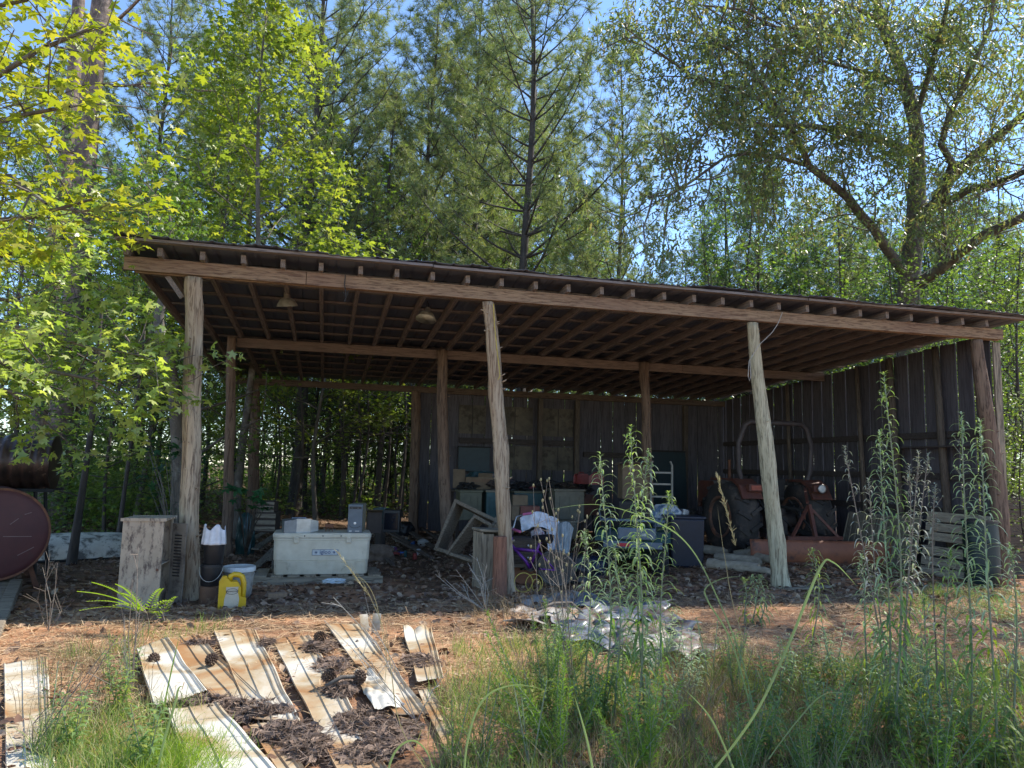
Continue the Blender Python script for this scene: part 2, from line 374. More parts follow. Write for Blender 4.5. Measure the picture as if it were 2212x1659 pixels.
# hanging barn lamps
M_tin = mat('enamel_tin', (.42, .40, .33), (.26, .24, .19), scale=9, rough=.45, metal=.3, spots=(.16, .10, .06), spot_scale=14, spot_at=.64)
M_white_in = plain('lamp_inside_enamel', (.75, .73, .66), .4)
M_cable = plain('cable_rubber', (.03, .03, .03), .7); M_bulb = plain('bulb_glass', (.8, .78, .7), .15)
def barn_lamp(px, py, Y, rot, label):
    p = onY(px, py, Y); t = E('barn_lamp', label, 'lamp', p, 0, 'barn lamps hung from the rafters')
    mb = MB(); mb.lathe([(.022, .13), (.03, .125), (.035, .07), (.055, .06), (.085, .04), (.115, -.01), (.125, -.035), (.13, -.038)], 28)
    s = part('lamp_shade', mb, M_tin, t, rot=rot, smooth=True); m = s.modifiers.new('s', 'SOLIDIFY'); m.thickness = .002
    mb = MB(); mb.lathe([(.03, .06), (.05, .055), (.08, .035), (.11, -.012), (.124, -.036)], 28)
    part('reflector', mb, M_white_in, t, rot=rot, smooth=True)
    mb = MB(); mb.lathe([(0, -.03), (.02, -.026), (.031, -.005), (.028, .02), (.014, .05)], 16); part('bulb', mb, M_bulb, t, rot=rot, smooth=True)
    mb = MB(); up = Matrix.Identity(3)
    from mathutils import Euler
    e = Euler(rot).to_matrix(); top = e @ Vector((0, 0, .13)); zr = ZF-SLP*p.y+.15-p.z
    mb.tube([top, top+Vector((.01, 0, .04)), top+Vector((-.01, .01, .09)), Vector((.0, .02, zr))], .006, 6); part('cord', mb, M_cable, t)
barn_lamp(620, 655, .95, (R_(12), R_(-6), 0), 'dull tin barn lamp under the roof, left of the pair, facing down')
barn_lamp(921, 684, .95, (R_(-16), R_(10), 0), 'tin barn lamp tilted to show its pale inside and bulb')
# cords hanging by the posts
M_yel = plain('yellow_cord', (.55, .42, .08), .6); M_pale = plain('pale_wire', (.4, .38, .33), .6)
T('hanging_cord', MB().tube([onY(x, y, -.10) for x, y in ((1066, 657), (1068, 700), (1074, 760), (1079, 800), (1080, 812), (1076, 820))], .006, 6), M_yel, 'yellow cord hanging down the second front post from the beam', 'cord')
T('hanging_cord', MB().tube([onY(x, y, -.12) for x, y in ((1690, 675), (1680, 700), (1668, 718), (1640, 745), (1618, 780), (1616, 812), (1619, 823), (1622, 812), (1620, 780))], .005, 6), M_pale, 'pale looped wire hanging beside the knotty third front post', 'cord')
T('hanging_cord', MB().tube([onY(x, y, -.09) for x, y in ((746, 594), (744, 615), (748, 640), (744, 652))], .006, 5).tube([onY(x, y, -.10) for x, y in ((741, 630), (748, 645), (752, 628))], .005, 5), M_cable, 'short dark frayed rope tied round the front beam', 'rope')
# ================= ground =================
def gz(x, y):
    """height of the yard"""
    x = np.asarray(x, float); y = np.asarray(y, float)
    a = .035*np.sin(x*.9+1.3)*np.sin(y*.8+.4)+.02*np.sin(x*2.3+y*1.1)+.012*np.sin(x*5.1-y*4.3+2)
    fl = np.clip(np.maximum(np.maximum(-1.2-y, y-8.5), np.maximum(-1.2-x, x-11.5))/1.5, 0, 1)
    return a*(.25+.75*fl)+fl*.01*np.sin(x*9)*np.sin(y*8)+np.clip((y-9)/30, 0, 1)*.5*(.5+.5*np.sin(x*.15))
def G(px, py, dz=0.):
    p = onG(px, py); 
    for _ in range(3): p = onG(px, py, float(gz(p.x, p.y)))
    p.z += dz; return p
def ground_mesh():
    xs = np.concatenate([np.linspace(-120, -14, 30), np.linspace(-13.8, 20, 400), np.linspace(20.3, 130, 30)])
    ys = np.concatenate([np.linspace(-40, -9.3, 12), np.linspace(-9, 14, 300), np.linspace(14.3, 140, 50)])
    X, Y = np.meshgrid(xs, ys); Z = gz(X, Y)
    V = np.stack([X, Y, Z], -1).reshape(-1, 3); nx = len(xs); i, j = np.meshgrid(np.arange(nx-1), np.arange(len(ys)-1)); a = (j*nx+i).ravel()
    return V, np.stack([a, a+1, a+nx+1, a+nx], 1)
def ground_mat():
    m, nt, b = _new('red_clay')
    n = noise(nt, .55, 8, rough=.65); n2 = noise(nt, 7, 8, rough=.7); n3 = noise(nt, 60, 6, rough=.8); n4 = noise(nt, 1.1, 6, stretch=(1, 1.6, 1))
    r = ramp(nt, [(.3, (.30, .14, .085)), (.5, (.54, .29, .165)), (.7, (.62, .40, .25))]); nt.links.new(n2.outputs[0], r.inputs[0])
    r2 = ramp(nt, [(.40, (.085, .055, .04)), (.6, (.25, .165, .105))]); nt.links.new(n3.outputs[0], r2.inputs[0])
    f = ramp(nt, [(.44, (0, 0, 0)), (.58, (1, 1, 1))]); nt.links.new(n4.outputs[0], f.inputs[0])
    c = mixc(nt, f.outputs[0], r.outputs[0], r2.outputs[0])
    # litter-covered forest floor away from the yard: y > 4 or x < -2
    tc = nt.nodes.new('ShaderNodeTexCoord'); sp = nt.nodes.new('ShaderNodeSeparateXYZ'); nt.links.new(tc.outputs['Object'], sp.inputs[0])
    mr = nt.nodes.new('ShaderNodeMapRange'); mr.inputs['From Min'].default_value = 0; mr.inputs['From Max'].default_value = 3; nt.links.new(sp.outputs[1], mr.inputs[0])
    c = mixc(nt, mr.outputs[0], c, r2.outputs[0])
    dk = ramp(nt, [(.35, (.68, .64, .60)), (.6, (1, 1, 1))]); nt.links.new(n3.outputs[0], dk.inputs[0])
    mm = nt.nodes.new('ShaderNodeMix'); mm.data_type = 'RGBA'; mm.blend_type = 'MULTIPLY'; mm.inputs[0].default_value = .75; nt.links.new(c, mm.inputs[6]); nt.links.new(dk.outputs[0], mm.inputs[7])
    nt.links.new(mm.outputs[2], b.inputs['Base Color']); b.inputs['Roughness'].default_value = 1; b.inputs['Specular IOR Level'].default_value = .1
    bumpn(nt, n3.outputs[0], .9, .02, b); return m
V, F = ground_mesh()
g_ = T('ground', npmesh('ground', V, F, ground_mat()), None, 'red clay yard strewn with pine straw and dead leaves', 'ground', kind='structure')
g_.data.polygons.foreach_set('use_smooth', [True]*len(g_.data.polygons))

rng = np.random.default_rng(7)
def zone(n, x0, x1, y0, y1, dens=None):
    x = rng.uniform(x0, x1, n); y = rng.uniform(y0, y1, n)
    if dens is not None:
        k = rng.random(n) < dens(x, y); x, y = x[k], y[k]
    return np.stack([x, y, gz(x, y)], 1)
def patch(x, y, s=1., o=0.):
    return .5+.5*np.sin(x*1.3*s+o)*np.sin(y*1.7*s+o*2)*.6+.25*np.sin(x*3.1*s+y*2.2*s+o)
# dead leaves: curled, lobed
dl_V = [(0, -.5, 0), (.28, -.15, .10), (.22, .2, .13), (0, .5, .05), (-.22, .2, .13), (-.28, -.15, .10), (0, 0, 0)]
dl_F = [(0, 1, 6), (1, 2, 6), (2, 3, 6), (3, 4, 6), (4, 5, 6), (5, 0, 6)]
def litter(name, P, cols, size, tilt, label, mtn):
    n = len(P); d = rng.normal(0, 1, (n, 3)); d[:, 2] *= .25
    X, Y, Z = frames(rng, d, tilt); sz = rng.uniform(size[0], size[1], n); P = P.copy(); P[:, 2] += rng.uniform(.004, .03, n)
    V, F = scatter(dl_V, dl_F, P, X, Y, Z, sz)
    m = leafmat(mtn, cols, (1, .9, .7), .12, .75, .2)
    return T(name, npmesh(name, V, F, m), None, label, 'leaf litter', kind='stuff')
P = np.concatenate([zone(14000, -6, 11, -7, 0), zone(16000, -4, 11, -1.2, 8), zone(9000, -14, -1.5, -2.5, 9), zone(9000, -12, 22, 8, 22)])
dd = np.concatenate([np.full(14000, .55), np.full(16000, 1.), np.full(9000, 1.), np.full(9000, 1.)])
keep = rng.random(len(P)) < np.where(P[:, 1] < -.9, patch(P[:, 0], P[:, 1], 1., .7)**1.5*1.2*dd, dd)
litter('leaf_litter', P[keep], [(.15, .085, .06), (.24, .145, .09), (.10, .065, .05), (.32, .22, .15), (.19, .125, .095), (.42, .31, .21)], (.045, .10), .7, 'dead brown leaves scattered over the yard and forest floor', 'dead_leaves')
# pine straw
def needles(P, L, wd, tilt, mt, name, label, cat, lift=(.0, .03)):
    n = len(P); d = rng.normal(0, 1, (n, 3)); d[:, 2] *= tilt
    X, Y, Z = frames(rng, d, .3); sz = rng.uniform(L[0], L[1], n); P = P.copy(); P[:, 2] += rng.uniform(*lift, n)
    V, F = scatter([(-wd, -.5, 0), (wd, -.5, 0), (wd*.8, .0, .06), (-wd*.8, 0, .06), (0, .5, 0)], [(0, 1, 2), (0, 2, 3), (3, 2, 4)], P, X, Y, Z, sz)
    return T(name, npmesh(name, V, F, mt), None, label, cat, kind='stuff')
M_straw = leafmat('pine_straw', [(.44, .28, .15), (.58, .40, .23), (.30, .18, .11), (.64, .49, .31)], (1, .9, .7), .1, .7, .2)
needles(np.concatenate([zone(60000, -7, 12, -3.2, -.5), zone(34000, -4, 9, -6.5, -2.5, lambda x, y: patch(x, y, 1.2, 2.)), zone(9000, -1, 10, -1, 6)]), (.08, .2), .012, .12, M_straw, 'pine_straw', 'rust-brown pine straw lying over the red yard', 'pine straw')
# heaps of straw and leaves lying on and between the metal sheets
def heap(pts, h, name, label):
    out = []
    for px, py, rx, ry, n in pts:
        c = G(px, py); a = rng.uniform(0, 2*PI, n); r = np.sqrt(rng.random(n)); x = c.x+np.cos(a)*r*rx; y = c.y+np.sin(a)*r*ry
        out.append(np.stack([x, y, gz(x, y)+(1-r**2)*h*rng.random(n)+.03], 1))
    P = np.concatenate(out); n = len(P); d = rng.normal(0, 1, (n, 3)); d[:, 2] *= .35
    X, Y, Z = frames(rng, d, .5)
    V, F = scatter([(-.011, -.5, 0), (.011, -.5, 0), (.01, 0, .08), (-.01, 0, .08), (0, .5, 0)], [(0, 1, 2), (0, 2, 3), (3, 2, 4)], P, X, Y, Z, rng.uniform(.06, .17, n))
    V2, F2 = scatter(dl_V, dl_F, P[::5], X[::5], Y[::5], Z[::5], rng.uniform(.035, .08, len(P[::5])))
    return T(name, npmesh(name, np.concatenate([V, V2]), np.concatenate([F, F2+len(V)]), leafmat(name+'_m', [(.15, .11, .085), (.23, .165, .13), (.10, .075, .06), (.30, .22, .17)], (1, .9, .7), .08, .8, .15)), None, label, 'debris', kind='stuff')
heap([(390, 1545, .15, .05, 500), (440, 1534, .2, .07, 900), (500, 1545, .24, .09, 800), (560, 1556, .18, .07, 700), (615, 1600, .18, .14, 700), (665, 1630, .12, .15, 700)], .05, 'straw_heap', 'dark heap of straw and dead leaves across the near metal sheets')
heap([(690, 1405, .13, .2, 420), (715, 1450, .12, .2, 480), (735, 1500, .10, .14, 420), (775, 1575, .14, .2, 700), (850, 1600, .16, .2, 700), (800, 1640, .2, .14, 700), (910, 1440, .14, .2, 500), (575, 1400, .05, .1, 300), (430, 1400, .12, .05, 300)], .035, 'straw_heap', 'brown straw and leaves lying between the narrow metal sheets')
# grass: bent blades
def blades(P, L, wd, mt, name, label, lean=.45, cat='grass'):
    n = len(P); d = rng.normal(0, lean, (n, 3)); d[:, 2] = 1
    Y = d/np.linalg.norm(d, axis=1, keepdims=True); s = rng.normal(0, 1, (n, 3)); X = np.cross(Y, s); X /= np.linalg.norm(X, axis=1, keepdims=True); Z = np.cross(X, Y)
    t = [(-wd, 0, 0), (wd, 0, 0), (-wd*.9, .4, .05), (wd*.9, .4, .05), (-wd*.6, .75, .2), (wd*.6, .75, .2), (0, .98, .45)]
    V, F = scatter(t, [(0, 1, 3), (0, 3, 2), (2, 3, 5), (2, 5, 4), (4, 5, 6)], P, X, Y, Z, rng.uniform(L[0], L[1], n))
    return T(name, npmesh(name, V, F, mt), None, label, cat, kind='stuff')
M_gr = leafmat('grass_green', [(.14, .22, .055), (.19, .28, .075), (.10, .17, .055), (.28, .31, .11), (.38, .33, .18)], (1.6, 1.8, .8), .4, .5, .3)
M_grdry = leafmat('grass_dry', [(.30, .24, .14), (.20, .15, .09), (.38, .31, .19), (.13, .10, .065)], (1.2, 1.1, .8), .25, .7, .2)
def region(n, quad, jit=0.):
    """points on the ground inside a picture-shaped yard area given by four ground corners"""
    a, b, c, d = [np.array(G(*q)) for q in quad]; u = rng.random((n, 1)); v = rng.random((n, 1))
    p = a*(1-u)*(1-v)+b*u*(1-v)+c*u*v+d*(1-u)*v; p[:, 2] = gz(p[:, 0], p[:, 1]); return p
def clump(P, k, s):
    """gather blades into tussocks"""
    c = P[rng.integers(0, len(P), max(1, len(P)//k))]; i = rng.integers(0, len(c), len(P)); Q = c[i]+np.concatenate([rng.normal(0, s, (len(P), 2)), np.zeros((len(P), 1))], 1)
    Q[:, 2] = gz(Q[:, 0], Q[:, 1]); return Q
gp = np.concatenate([clump(region(3600, [(110, 1560), (400, 1540), (420, 1720), (60, 1740)]), 16, .04),
                     clump(region(13000, [(960, 1500), (2300, 1440), (2500, 1800), (950, 1800)]), 18, .05),
                     clump(region(2600, [(980, 1400), (1250, 1380), (1300, 1540), (960, 1560)]), 16, .05),
                     clump(region(900, [(1550, 1430), (2300, 1430), (2400, 1520), (1550, 1540)]), 18, .06),
                     clump(region(500, [(100, 1400), (500, 1345), (480, 1370), (100, 1450)]), 30, .05),
                     clump(region(1500, [(1900, 1285), (2300, 1280), (2300, 1350), (1880, 1320)]), 30, .05)])
blades(gp, (.05, .19), .011, M_gr, 'grass', 'thin green grass growing through the straw')
gd = np.concatenate([clump(region(5500, [(960, 1480), (2300, 1430), (2500, 1800), (950, 1800)]), 14, .06), region(2200, [(1430, 1440), (1720, 1430), (1760, 1620), (1420, 1620)]),
                     clump(region(700, [(1000, 1300), (1250, 1290), (1250, 1400), (1000, 1400)]), 10, .06), clump(region(900, [(60, 1420), (340, 1400), (340, 1600), (60, 1600)]), 12, .06),
                     region(600, [(1900, 1290), (2300, 1290), (2400, 1500), (1900, 1480)])])
blades(gd, (.06, .28), .006, M_grdry, 'dry_grass', 'dry tan grass stalks among the green', .35)
# bright low moss-green cushion at the lower left
blades(clump(region(3500, [(345, 1640), (425, 1610), (440, 1690), (330, 1700)]), 200, .10), (.05, .16), .012, leafmat('bright_grass', [(.20, .30, .04), (.28, .38, .06), (.13, .22, .04)], (1.8, 1.8, .5), .4, .5, .3), 'bright_grass', 'bright yellow-green fine grass cushion beside the near sheet', .7)
# ================= trees =================
M_bark = mat('pine_bark', (.19, .135, .105), (.07, .052, .045), scale=9, stretch=(1, 1, .35), bump=.9, bd=.03, spots=(.27, .20, .165), spot_scale=7, spot_at=.55)
M_barkd = mat('dark_bark', (.075, .06, .05), (.032, .027, .024), scale=14, stretch=(1, 1, .25), bump=.7, bd=.02, spots=(.12, .11, .09), spot_scale=5, spot_at=.64)
M_barkg = mat('grey_bark', (.15, .125, .10), (.07, .06, .05), scale=12, stretch=(1, 1, .3), bump=.6, bd=.02, spots=(.22, .21, .18), spot_scale=4, spot_at=.6)
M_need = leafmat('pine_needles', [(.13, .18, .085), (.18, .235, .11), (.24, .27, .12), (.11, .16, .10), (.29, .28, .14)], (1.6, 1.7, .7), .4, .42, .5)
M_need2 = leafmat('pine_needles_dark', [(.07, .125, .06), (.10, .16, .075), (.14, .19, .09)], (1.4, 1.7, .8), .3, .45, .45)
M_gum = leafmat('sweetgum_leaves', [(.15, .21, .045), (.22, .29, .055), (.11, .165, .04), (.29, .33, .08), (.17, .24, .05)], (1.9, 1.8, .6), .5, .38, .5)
M_gumd = leafmat('shade_darkened_leaves', [(.085, .14, .045), (.12, .185, .055), (.07, .12, .045), (.16, .22, .06)], (1.8, 2.0, .6), .45, .42, .5)  # darker copy of the gum greens, shade put into the colour
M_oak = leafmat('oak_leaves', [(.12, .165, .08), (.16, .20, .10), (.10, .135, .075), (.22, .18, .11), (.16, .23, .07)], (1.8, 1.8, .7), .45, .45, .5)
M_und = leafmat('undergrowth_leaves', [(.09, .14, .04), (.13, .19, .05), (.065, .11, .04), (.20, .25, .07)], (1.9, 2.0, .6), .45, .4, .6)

def star(lobes=5, inner=.42, L=1., fold=.10):
    V = [(0, 0, 0)]; F = []
    angs = [PI/2+a for a in (-2.2, -1.1, 0, 1.1, 2.2)][:lobes]; ln = [.62, .85, 1., .85, .62]
    out = [(0, -.12*L, 0)]
    for i, (a, l) in enumerate(zip(angs, ln)):
        if i: m = (angs[i-1]+a)/2; out.append((inner*.5*math.cos(m)*L, inner*.5*math.sin(m)*L, fold*.3))
        for da, rr in ((-.28, .62), (0, 1.), (.28, .62)): out.append((l*rr*.55*math.cos(a+da)*L, l*rr*.55*math.sin(a+da)*L, -fold*rr*.6))
    V += out; n = len(out)
    return V, [(0, i+1, (i+1) % n+1) for i in range(n)]
STAR = star()
SIMPLE = ([(0, -.5, 0), (.26, -.05, -.05), (0, .5, -.04), (-.26, -.05, -.05)], [(0, 1, 2), (0, 2, 3)])
LOBED = ([(0, -.5, 0), (.05, -.2, 0), (.24, -.12, -.04), (.09, .02, 0), (.27, .2, -.07), (.07, .22, 0), (0, .55, -.08), (-.07, .22, 0), (-.27, .2, -.07), (-.09, .02, 0), (-.24, -.12, -.04), (-.05, -.2, 0)],
         [(0, 1, 11), (1, 2, 3), (1, 3, 9), (11, 1, 9), (11, 9, 10), (3, 4, 5), (3, 5, 7), (9, 3, 7), (9, 7, 8), (5, 6, 7)])
HANG = ([(0, -.5, 0), (.12, -.2, -.02), (.07, .0, 0), (.17, .16, -.05), (.04, .2, 0), (0, .6, -.06), (-.04, .2, 0), (-.17, .16, -.05), (-.07, 0, 0), (-.12, -.2, -.02)],
        [(0, 1, 9), (1, 2, 8), (9, 1, 8), (2, 3, 4), (2, 4, 6), (8, 2, 6), (8, 6, 7), (4, 5, 6)])

def nvec(v): return v/max(np.linalg.norm(v), 1e-9)
class Grow:
    def __init__(s, seed): s.r = np.random.default_rng(seed); s.mb = MB(); s.tw = []
    def limb(s, P, R, n=7):
        s.mb.tube([tuple(p) for p in P], list(R), n, cap=False)
    def branch(s, p, d, L, r, lvl, kids=5, up=.12, wob=.22, spread=.8, tw_step=.25, minr=.006):
        k = max(3, int(L/.35)); P = [p]; dd = nvec(d)
        for i in range(k):
            dd = nvec(dd+s.r.normal(0, wob, 3)*.6+np.array([0, 0, up*.5])); P.append(P[-1]+dd*L/k)
        R = np.linspace(r, max(r*.35, minr), k+1); s.limb(P, R, 6 if lvl > 1 else 4)
        P = np.array(P)
        if lvl <= 0:
            for t in np.arange(.3, 1.01, tw_step/max(L, .3)): s._tw(P, t)
            s._tw(P, 1.)
        else:
            for c in range(kids):
                t = s.r.uniform(.25, 1.) if c else 1.
                i = min(int(t*k), k-1); q = P[i]+(P[i+1]-P[i])*(t*k-i); ax = nvec(P[i+1]-P[i])
                sd = nvec(np.cross(ax, s.r.normal(0, 1, 3))); nd = nvec(ax*(1-spread*.5)+sd*spread)
                s.branch(q, nd, L*s.r.uniform(.45, .68), max(r*.5*(1-.4*t), minr), lvl-1, kids, up, wob, spread, tw_step, minr)
    def _tw(s, P, t):
        k = len(P)-1; i = min(int(t*k), k-1); q = P[i]+(P[i+1]-P[i])*(t*k-i); s.tw.append((q, nvec(P[i+1]-P[i])))
def leaves_at(rng_, tw, per, size, tmpl, mt, name, spread=.12, droop=0., tilt=.6, flat=0.):
    p = np.array([a for a, b in tw]); d = np.array([b for a, b in tw]); p = np.repeat(p, per, 0); d = np.repeat(d, per, 0); n = len(p)
    off = rng_.normal(0, spread, (n, 3)); off[:, 2] *= (1-flat); p = p+off
    d = d*.4+rng_.normal(0, 1, (n, 3))*.8; d[:, 2] = d[:, 2]*(1-flat)*.6-droop
    X, Y, Z = frames(rng_, d, tilt); V, F = scatter(tmpl[0], tmpl[1], p, X, Y, Z, rng_.uniform(size*.65, size*1.2, n))
    return npmesh(name, V, F, mt)
def trunk_tube(mb, rs_, H, r0, r1, lean=(0, 0), n=12, steps=24, wob=.04, flare=.35):
    P = []; R = []
    a, b, c_ = rs_.uniform(0, 6.28, 3)
    for i in range(steps+1):
        t = i/steps; z = H*t-.15
        P.append((lean[0]*H*t+wob*math.sin(z*.7+a)*min(1, z/2+.1), lean[1]*H*t+wob*math.sin(z*.6+b)*min(1, z/2+.1), z)); R.append((r0*(1-t)+r1*t)*(1+flare*math.exp(-max(z, 0)*2.5)))
    mb.tube(P, R, n, cap=False); return np.array(P), np.array(R)

# ---- pines ----
def tuft_template(n, L, wd, seed):
    q = np.random.default_rng(seed); V = []; F = []
    for i in range(n):
        th = math.acos(1-q.random()*1.25); ph = q.uniform(0, 6.28); d = np.array([math.sin(th)*math.cos(ph), math.cos(th), math.sin(th)*math.sin(ph)])
        s = nvec(np.cross(d, q.normal(0, 1, 3)))*wd; e = d*L*q.uniform(.75, 1.); b = d*.02
        V += [b-s, b+s, e]; F.append((3*i, 3*i+1, 3*i+2))
    return np.array(V), np.array(F)
def pine(seed, H, c0, rmax, r0=.11, needle=.19, nn=34, mt=M_need, bmat=M_barkd, dens=1., lean=(0, 0)):
    g = Grow(seed); q = g.r; P, R = trunk_tube(g.mb, q, H, r0, .018, lean, 10, wob=.06)
    z = H*c0; tw = []
    while z < H-.2:
        t = (z+.15)/H; i = min(int(t*24), 23); c = P[i]+(P[i+1]-P[i])*(t*24-i); f = (z-H*c0)/(H*(1-c0))
        L0 = rmax*(1-.70*f**1.4)*min(1, .55+f*2.)
        a0 = q.uniform(0, 6.28); nb = q.integers(3, 6)
        for b in range(nb):
            a = a0+2*PI*b/nb+q.normal(0, .3); L = L0*q.uniform(.55, 1.15); el = .12+.65*f+q.normal(0, .12)
            d = np.array([math.cos(a)*math.cos(el), math.sin(a)*math.cos(el), math.sin(el)]); k = 6; BP = [c.copy()]; dd = d
            for s in range(k): dd = nvec(dd+np.array([0, 0, .10])+q.normal(0, .06, 3)); BP.append(BP[-1]+dd*L/k)
            br = max(.008, R[i]*.38); g.limb(BP, np.linspace(br, .006, k+1), 5)
            m = max(2, int(L*6.0*dens))
            for s in range(m):
                u = .28+.72*(s+q.random())/m; j = min(int(u*k), k-1); p = BP[j]+(BP[j+1]-BP[j])*(u*k-j); ax = nvec(BP[j+1]-BP[j])
                sd = nvec(np.cross(ax, q.normal(0, 1, 3))+np.array([0, 0, .25])); dv = nvec(ax*.7+sd*.8); l2 = q.uniform(.15, .5)*(1.15-.4*u)*min(1., L)
                e = p+dv*l2; g.limb([p, (p+e)/2+np.array([0, 0, -.02]), e], [.006, .005, .004], 3); tw.append((e, nvec(dv+np.array([0, 0, .35]))))
                if q.random() < .5: tw.append((p+dv*l2*.45, nvec(dv+np.array([0, 0, .2]))))
            tw.append((BP[-1], nvec(dd+np.array([0, 0, .3]))))
        z += q.uniform(.35, .62)*(1.15-.4*f)
    tw.append((P[-1], np.array([0, 0, 1.])))
    p = np.array([a for a, b in tw]); d = np.array([b for a, b in tw]); n = len(p); X, Y, Z = frames(q, d, 1.)
    half = n//2; tv, tf = tuft_template(nn, needle, .0048, seed); tv2, tf2 = tuft_template(nn, needle, .0048, seed+1)
    V1, F1 = scatter(tv, tf, p[:half], X[:half], Y[:half], Z[:half], q.uniform(.75, 1.2, half)); V2, F2 = scatter(tv2, tf2, p[half:], X[half:], Y[half:], Z[half:], q.uniform(.75, 1.2, n-half))
    return g.mb.mesh('trunk', bmat, True), npmesh('crown', np.concatenate([V1, V2]), np.concatenate([F1, F2+len(V1)]), mt)
def tree(name, me, label, group, p, s=1., rz=0., cat='tree', sz=None):
    t = E(name, label, cat, (p[0], p[1], float(gz(p[0], p[1]))), rz, group); t.scale = (s, s, sz or s)
    part('trunk', me[0], None, t)
    if me[1] is not None: part('crown', me[1], None, t)
    return t
def gp_at(px, dep):
    p = atD(px, 1000, dep); return (p.x, p.y)
def htop(px, py, dep): return atD(px, py, dep).z
PV = [pine(11, 16, .20, 4.2, .15, nn=44, needle=.23), pine(12, 14, .18, 3.2, .12, nn=44, needle=.22), pine(13, 12, .18, 2.6, .085, nn=40, dens=1., needle=.21), pine(14, 15, .24, 3.5, .12, mt=M_need, nn=44, needle=.22), pine(15, 9, .10, 2.8, .08, mt=M_need2, nn=40, needle=.21)]
# (px, depth, variant, height, rz, label)
pines = [
    (1127, 18, 1, 17.5, .3, 'tall pine with dark bare trunk rising right behind the middle of the shed roof'),
    (1335, 18, 2, 12.2, 1.3, 'slim young pine standing alone against the sky gap'),
    (1010, 22, 3, 17, 2.2, 'straight pine with grey green needles left of the tall dark trunk'),
    (905, 21, 1, 15.5, 4.2, 'thin-topped pine behind the left half of the shed roof'),
    (820, 19, 2, 11.6, 5.2, 'shorter bushy pine with its top in the sky gap'),
    (640, 19, 0, 18, .9, 'big pine with long rising limbs behind the bright sweetgum'),
    (1085, 25, 3, 17.5, 3.3, 'pine with paired stems beside the tall dark trunk'),
    (1190, 27, 0, 16, 5., 'broad airy pine behind the tall dark trunk'),
    (730, 27, 3, 18, 2.8, 'tall dim pine deep between the big-limbed pine and the bushy one'),
    (960, 30, 0, 18, 1.7, None), (1050, 34, 1, 18, 2.1, None), (880, 34, 3, 19, .4, None), (1270, 31, 3, 13, 3.9, None), (1165, 36, 2, 17, 2, None),
    (500, 26, 3, 18, 3.9, None), (410, 30, 1, 19, .3, None), (640, 33, 1, 20, 5.5, None),
    (1645, 24, 4, 11.3, .6, 'dark green pine behind the right part of the roof, under the oak limbs'),
    (1560, 33, 4, 10.0, 2.6, None), (1755, 30, 2, 11.5, 2.2, None), (2075, 28, 4, 12.8, 3.0, 'rounded pine top seen through the oak fork'), (1850, 34, 3, 13, 1.9, None), (2180, 34, 2, 14, 5.9, None), (90, 26, 3, 17, 1.2, None), (290, 24, 0, 18, 2.2, None), (1960, 33, 2, 12, 4, None),
    (1450, 36, 4, 10, 3, None), (1330, 38, 0, 12.5, 3, None), (1240, 22, 4, 8.5, 4.4, None), (1420, 23, 4, 7.5, 5.4, None), (960, 24, 4, 9, 1.4, None), (1080, 23, 4, 8, 3.4, None), (840, 24, 4, 8.5, .4, None)]
pines += [(1440+44*k, 25+((k*7)%9), (4, 2, 3, 4, 1)[k % 5], (9.6, 10.6, 11.4, 12.3)[(k*5) % 4] if k > 1 else 8.3, k*1.1, None) for k in range(2, 18)]
pines += [(700+72*k, 23+((k*5)%8), (3, 1, 0, 3)[k % 4], (11, 12.5, 10.5)[k % 3], k*1.7+.4, None) for k in range(7)]
HV = [16, 14, 12, 15, 9]
for px, dep, v, H, rz, lb in pines:
    tree('pine_tree', PV[v], lb or 'distant pine closing the wood behind the shed', 'pines behind the shed', gp_at(px, dep), H/HV[v], rz)
# big old pine at the left with plated bark
g = Grow(21); P_, R_t = trunk_tube(g.mb, g.r, 22, .30, .12, (0, 0), 18, 40, .05)
for z, a, L in ((9.6, 2.6, 2.6), (10.4, .2, 3), (8.6, 3.4, 2.4), (11.4, 5.4, 3), (7.6, .4, 2.)):
    i = int(z/22*40); g.branch(P_[i], np.array([math.cos(a), math.sin(a), -.05]), L, .05, 1, 6, .1, .25, .8, .3)
tv, tf = tuft_template(36, .2, .005, 3); p = np.array([a for a, b in g.tw]); d = np.array([b for a, b in g.tw]); X, Y, Z = frames(g.r, d+[0, 0, .3], 1.)
V, F = scatter(tv, tf, p, X, Y, Z, g.r.uniform(.8, 1.2, len(p)))
OP = (g.mb.mesh('trunk', M_bark, True), npmesh('crown', V, F, M_need2))
tree('pine_tree', OP, 'thick old pine with plated bark at the left of the shed', 'pines behind the shed', gp_at(128, 15.5))
tree('pine_tree', (OP[0], None), 'second thick pine trunk, half hidden left of the plated one', 'pines behind the shed', gp_at(78, 18), .85, 2.)

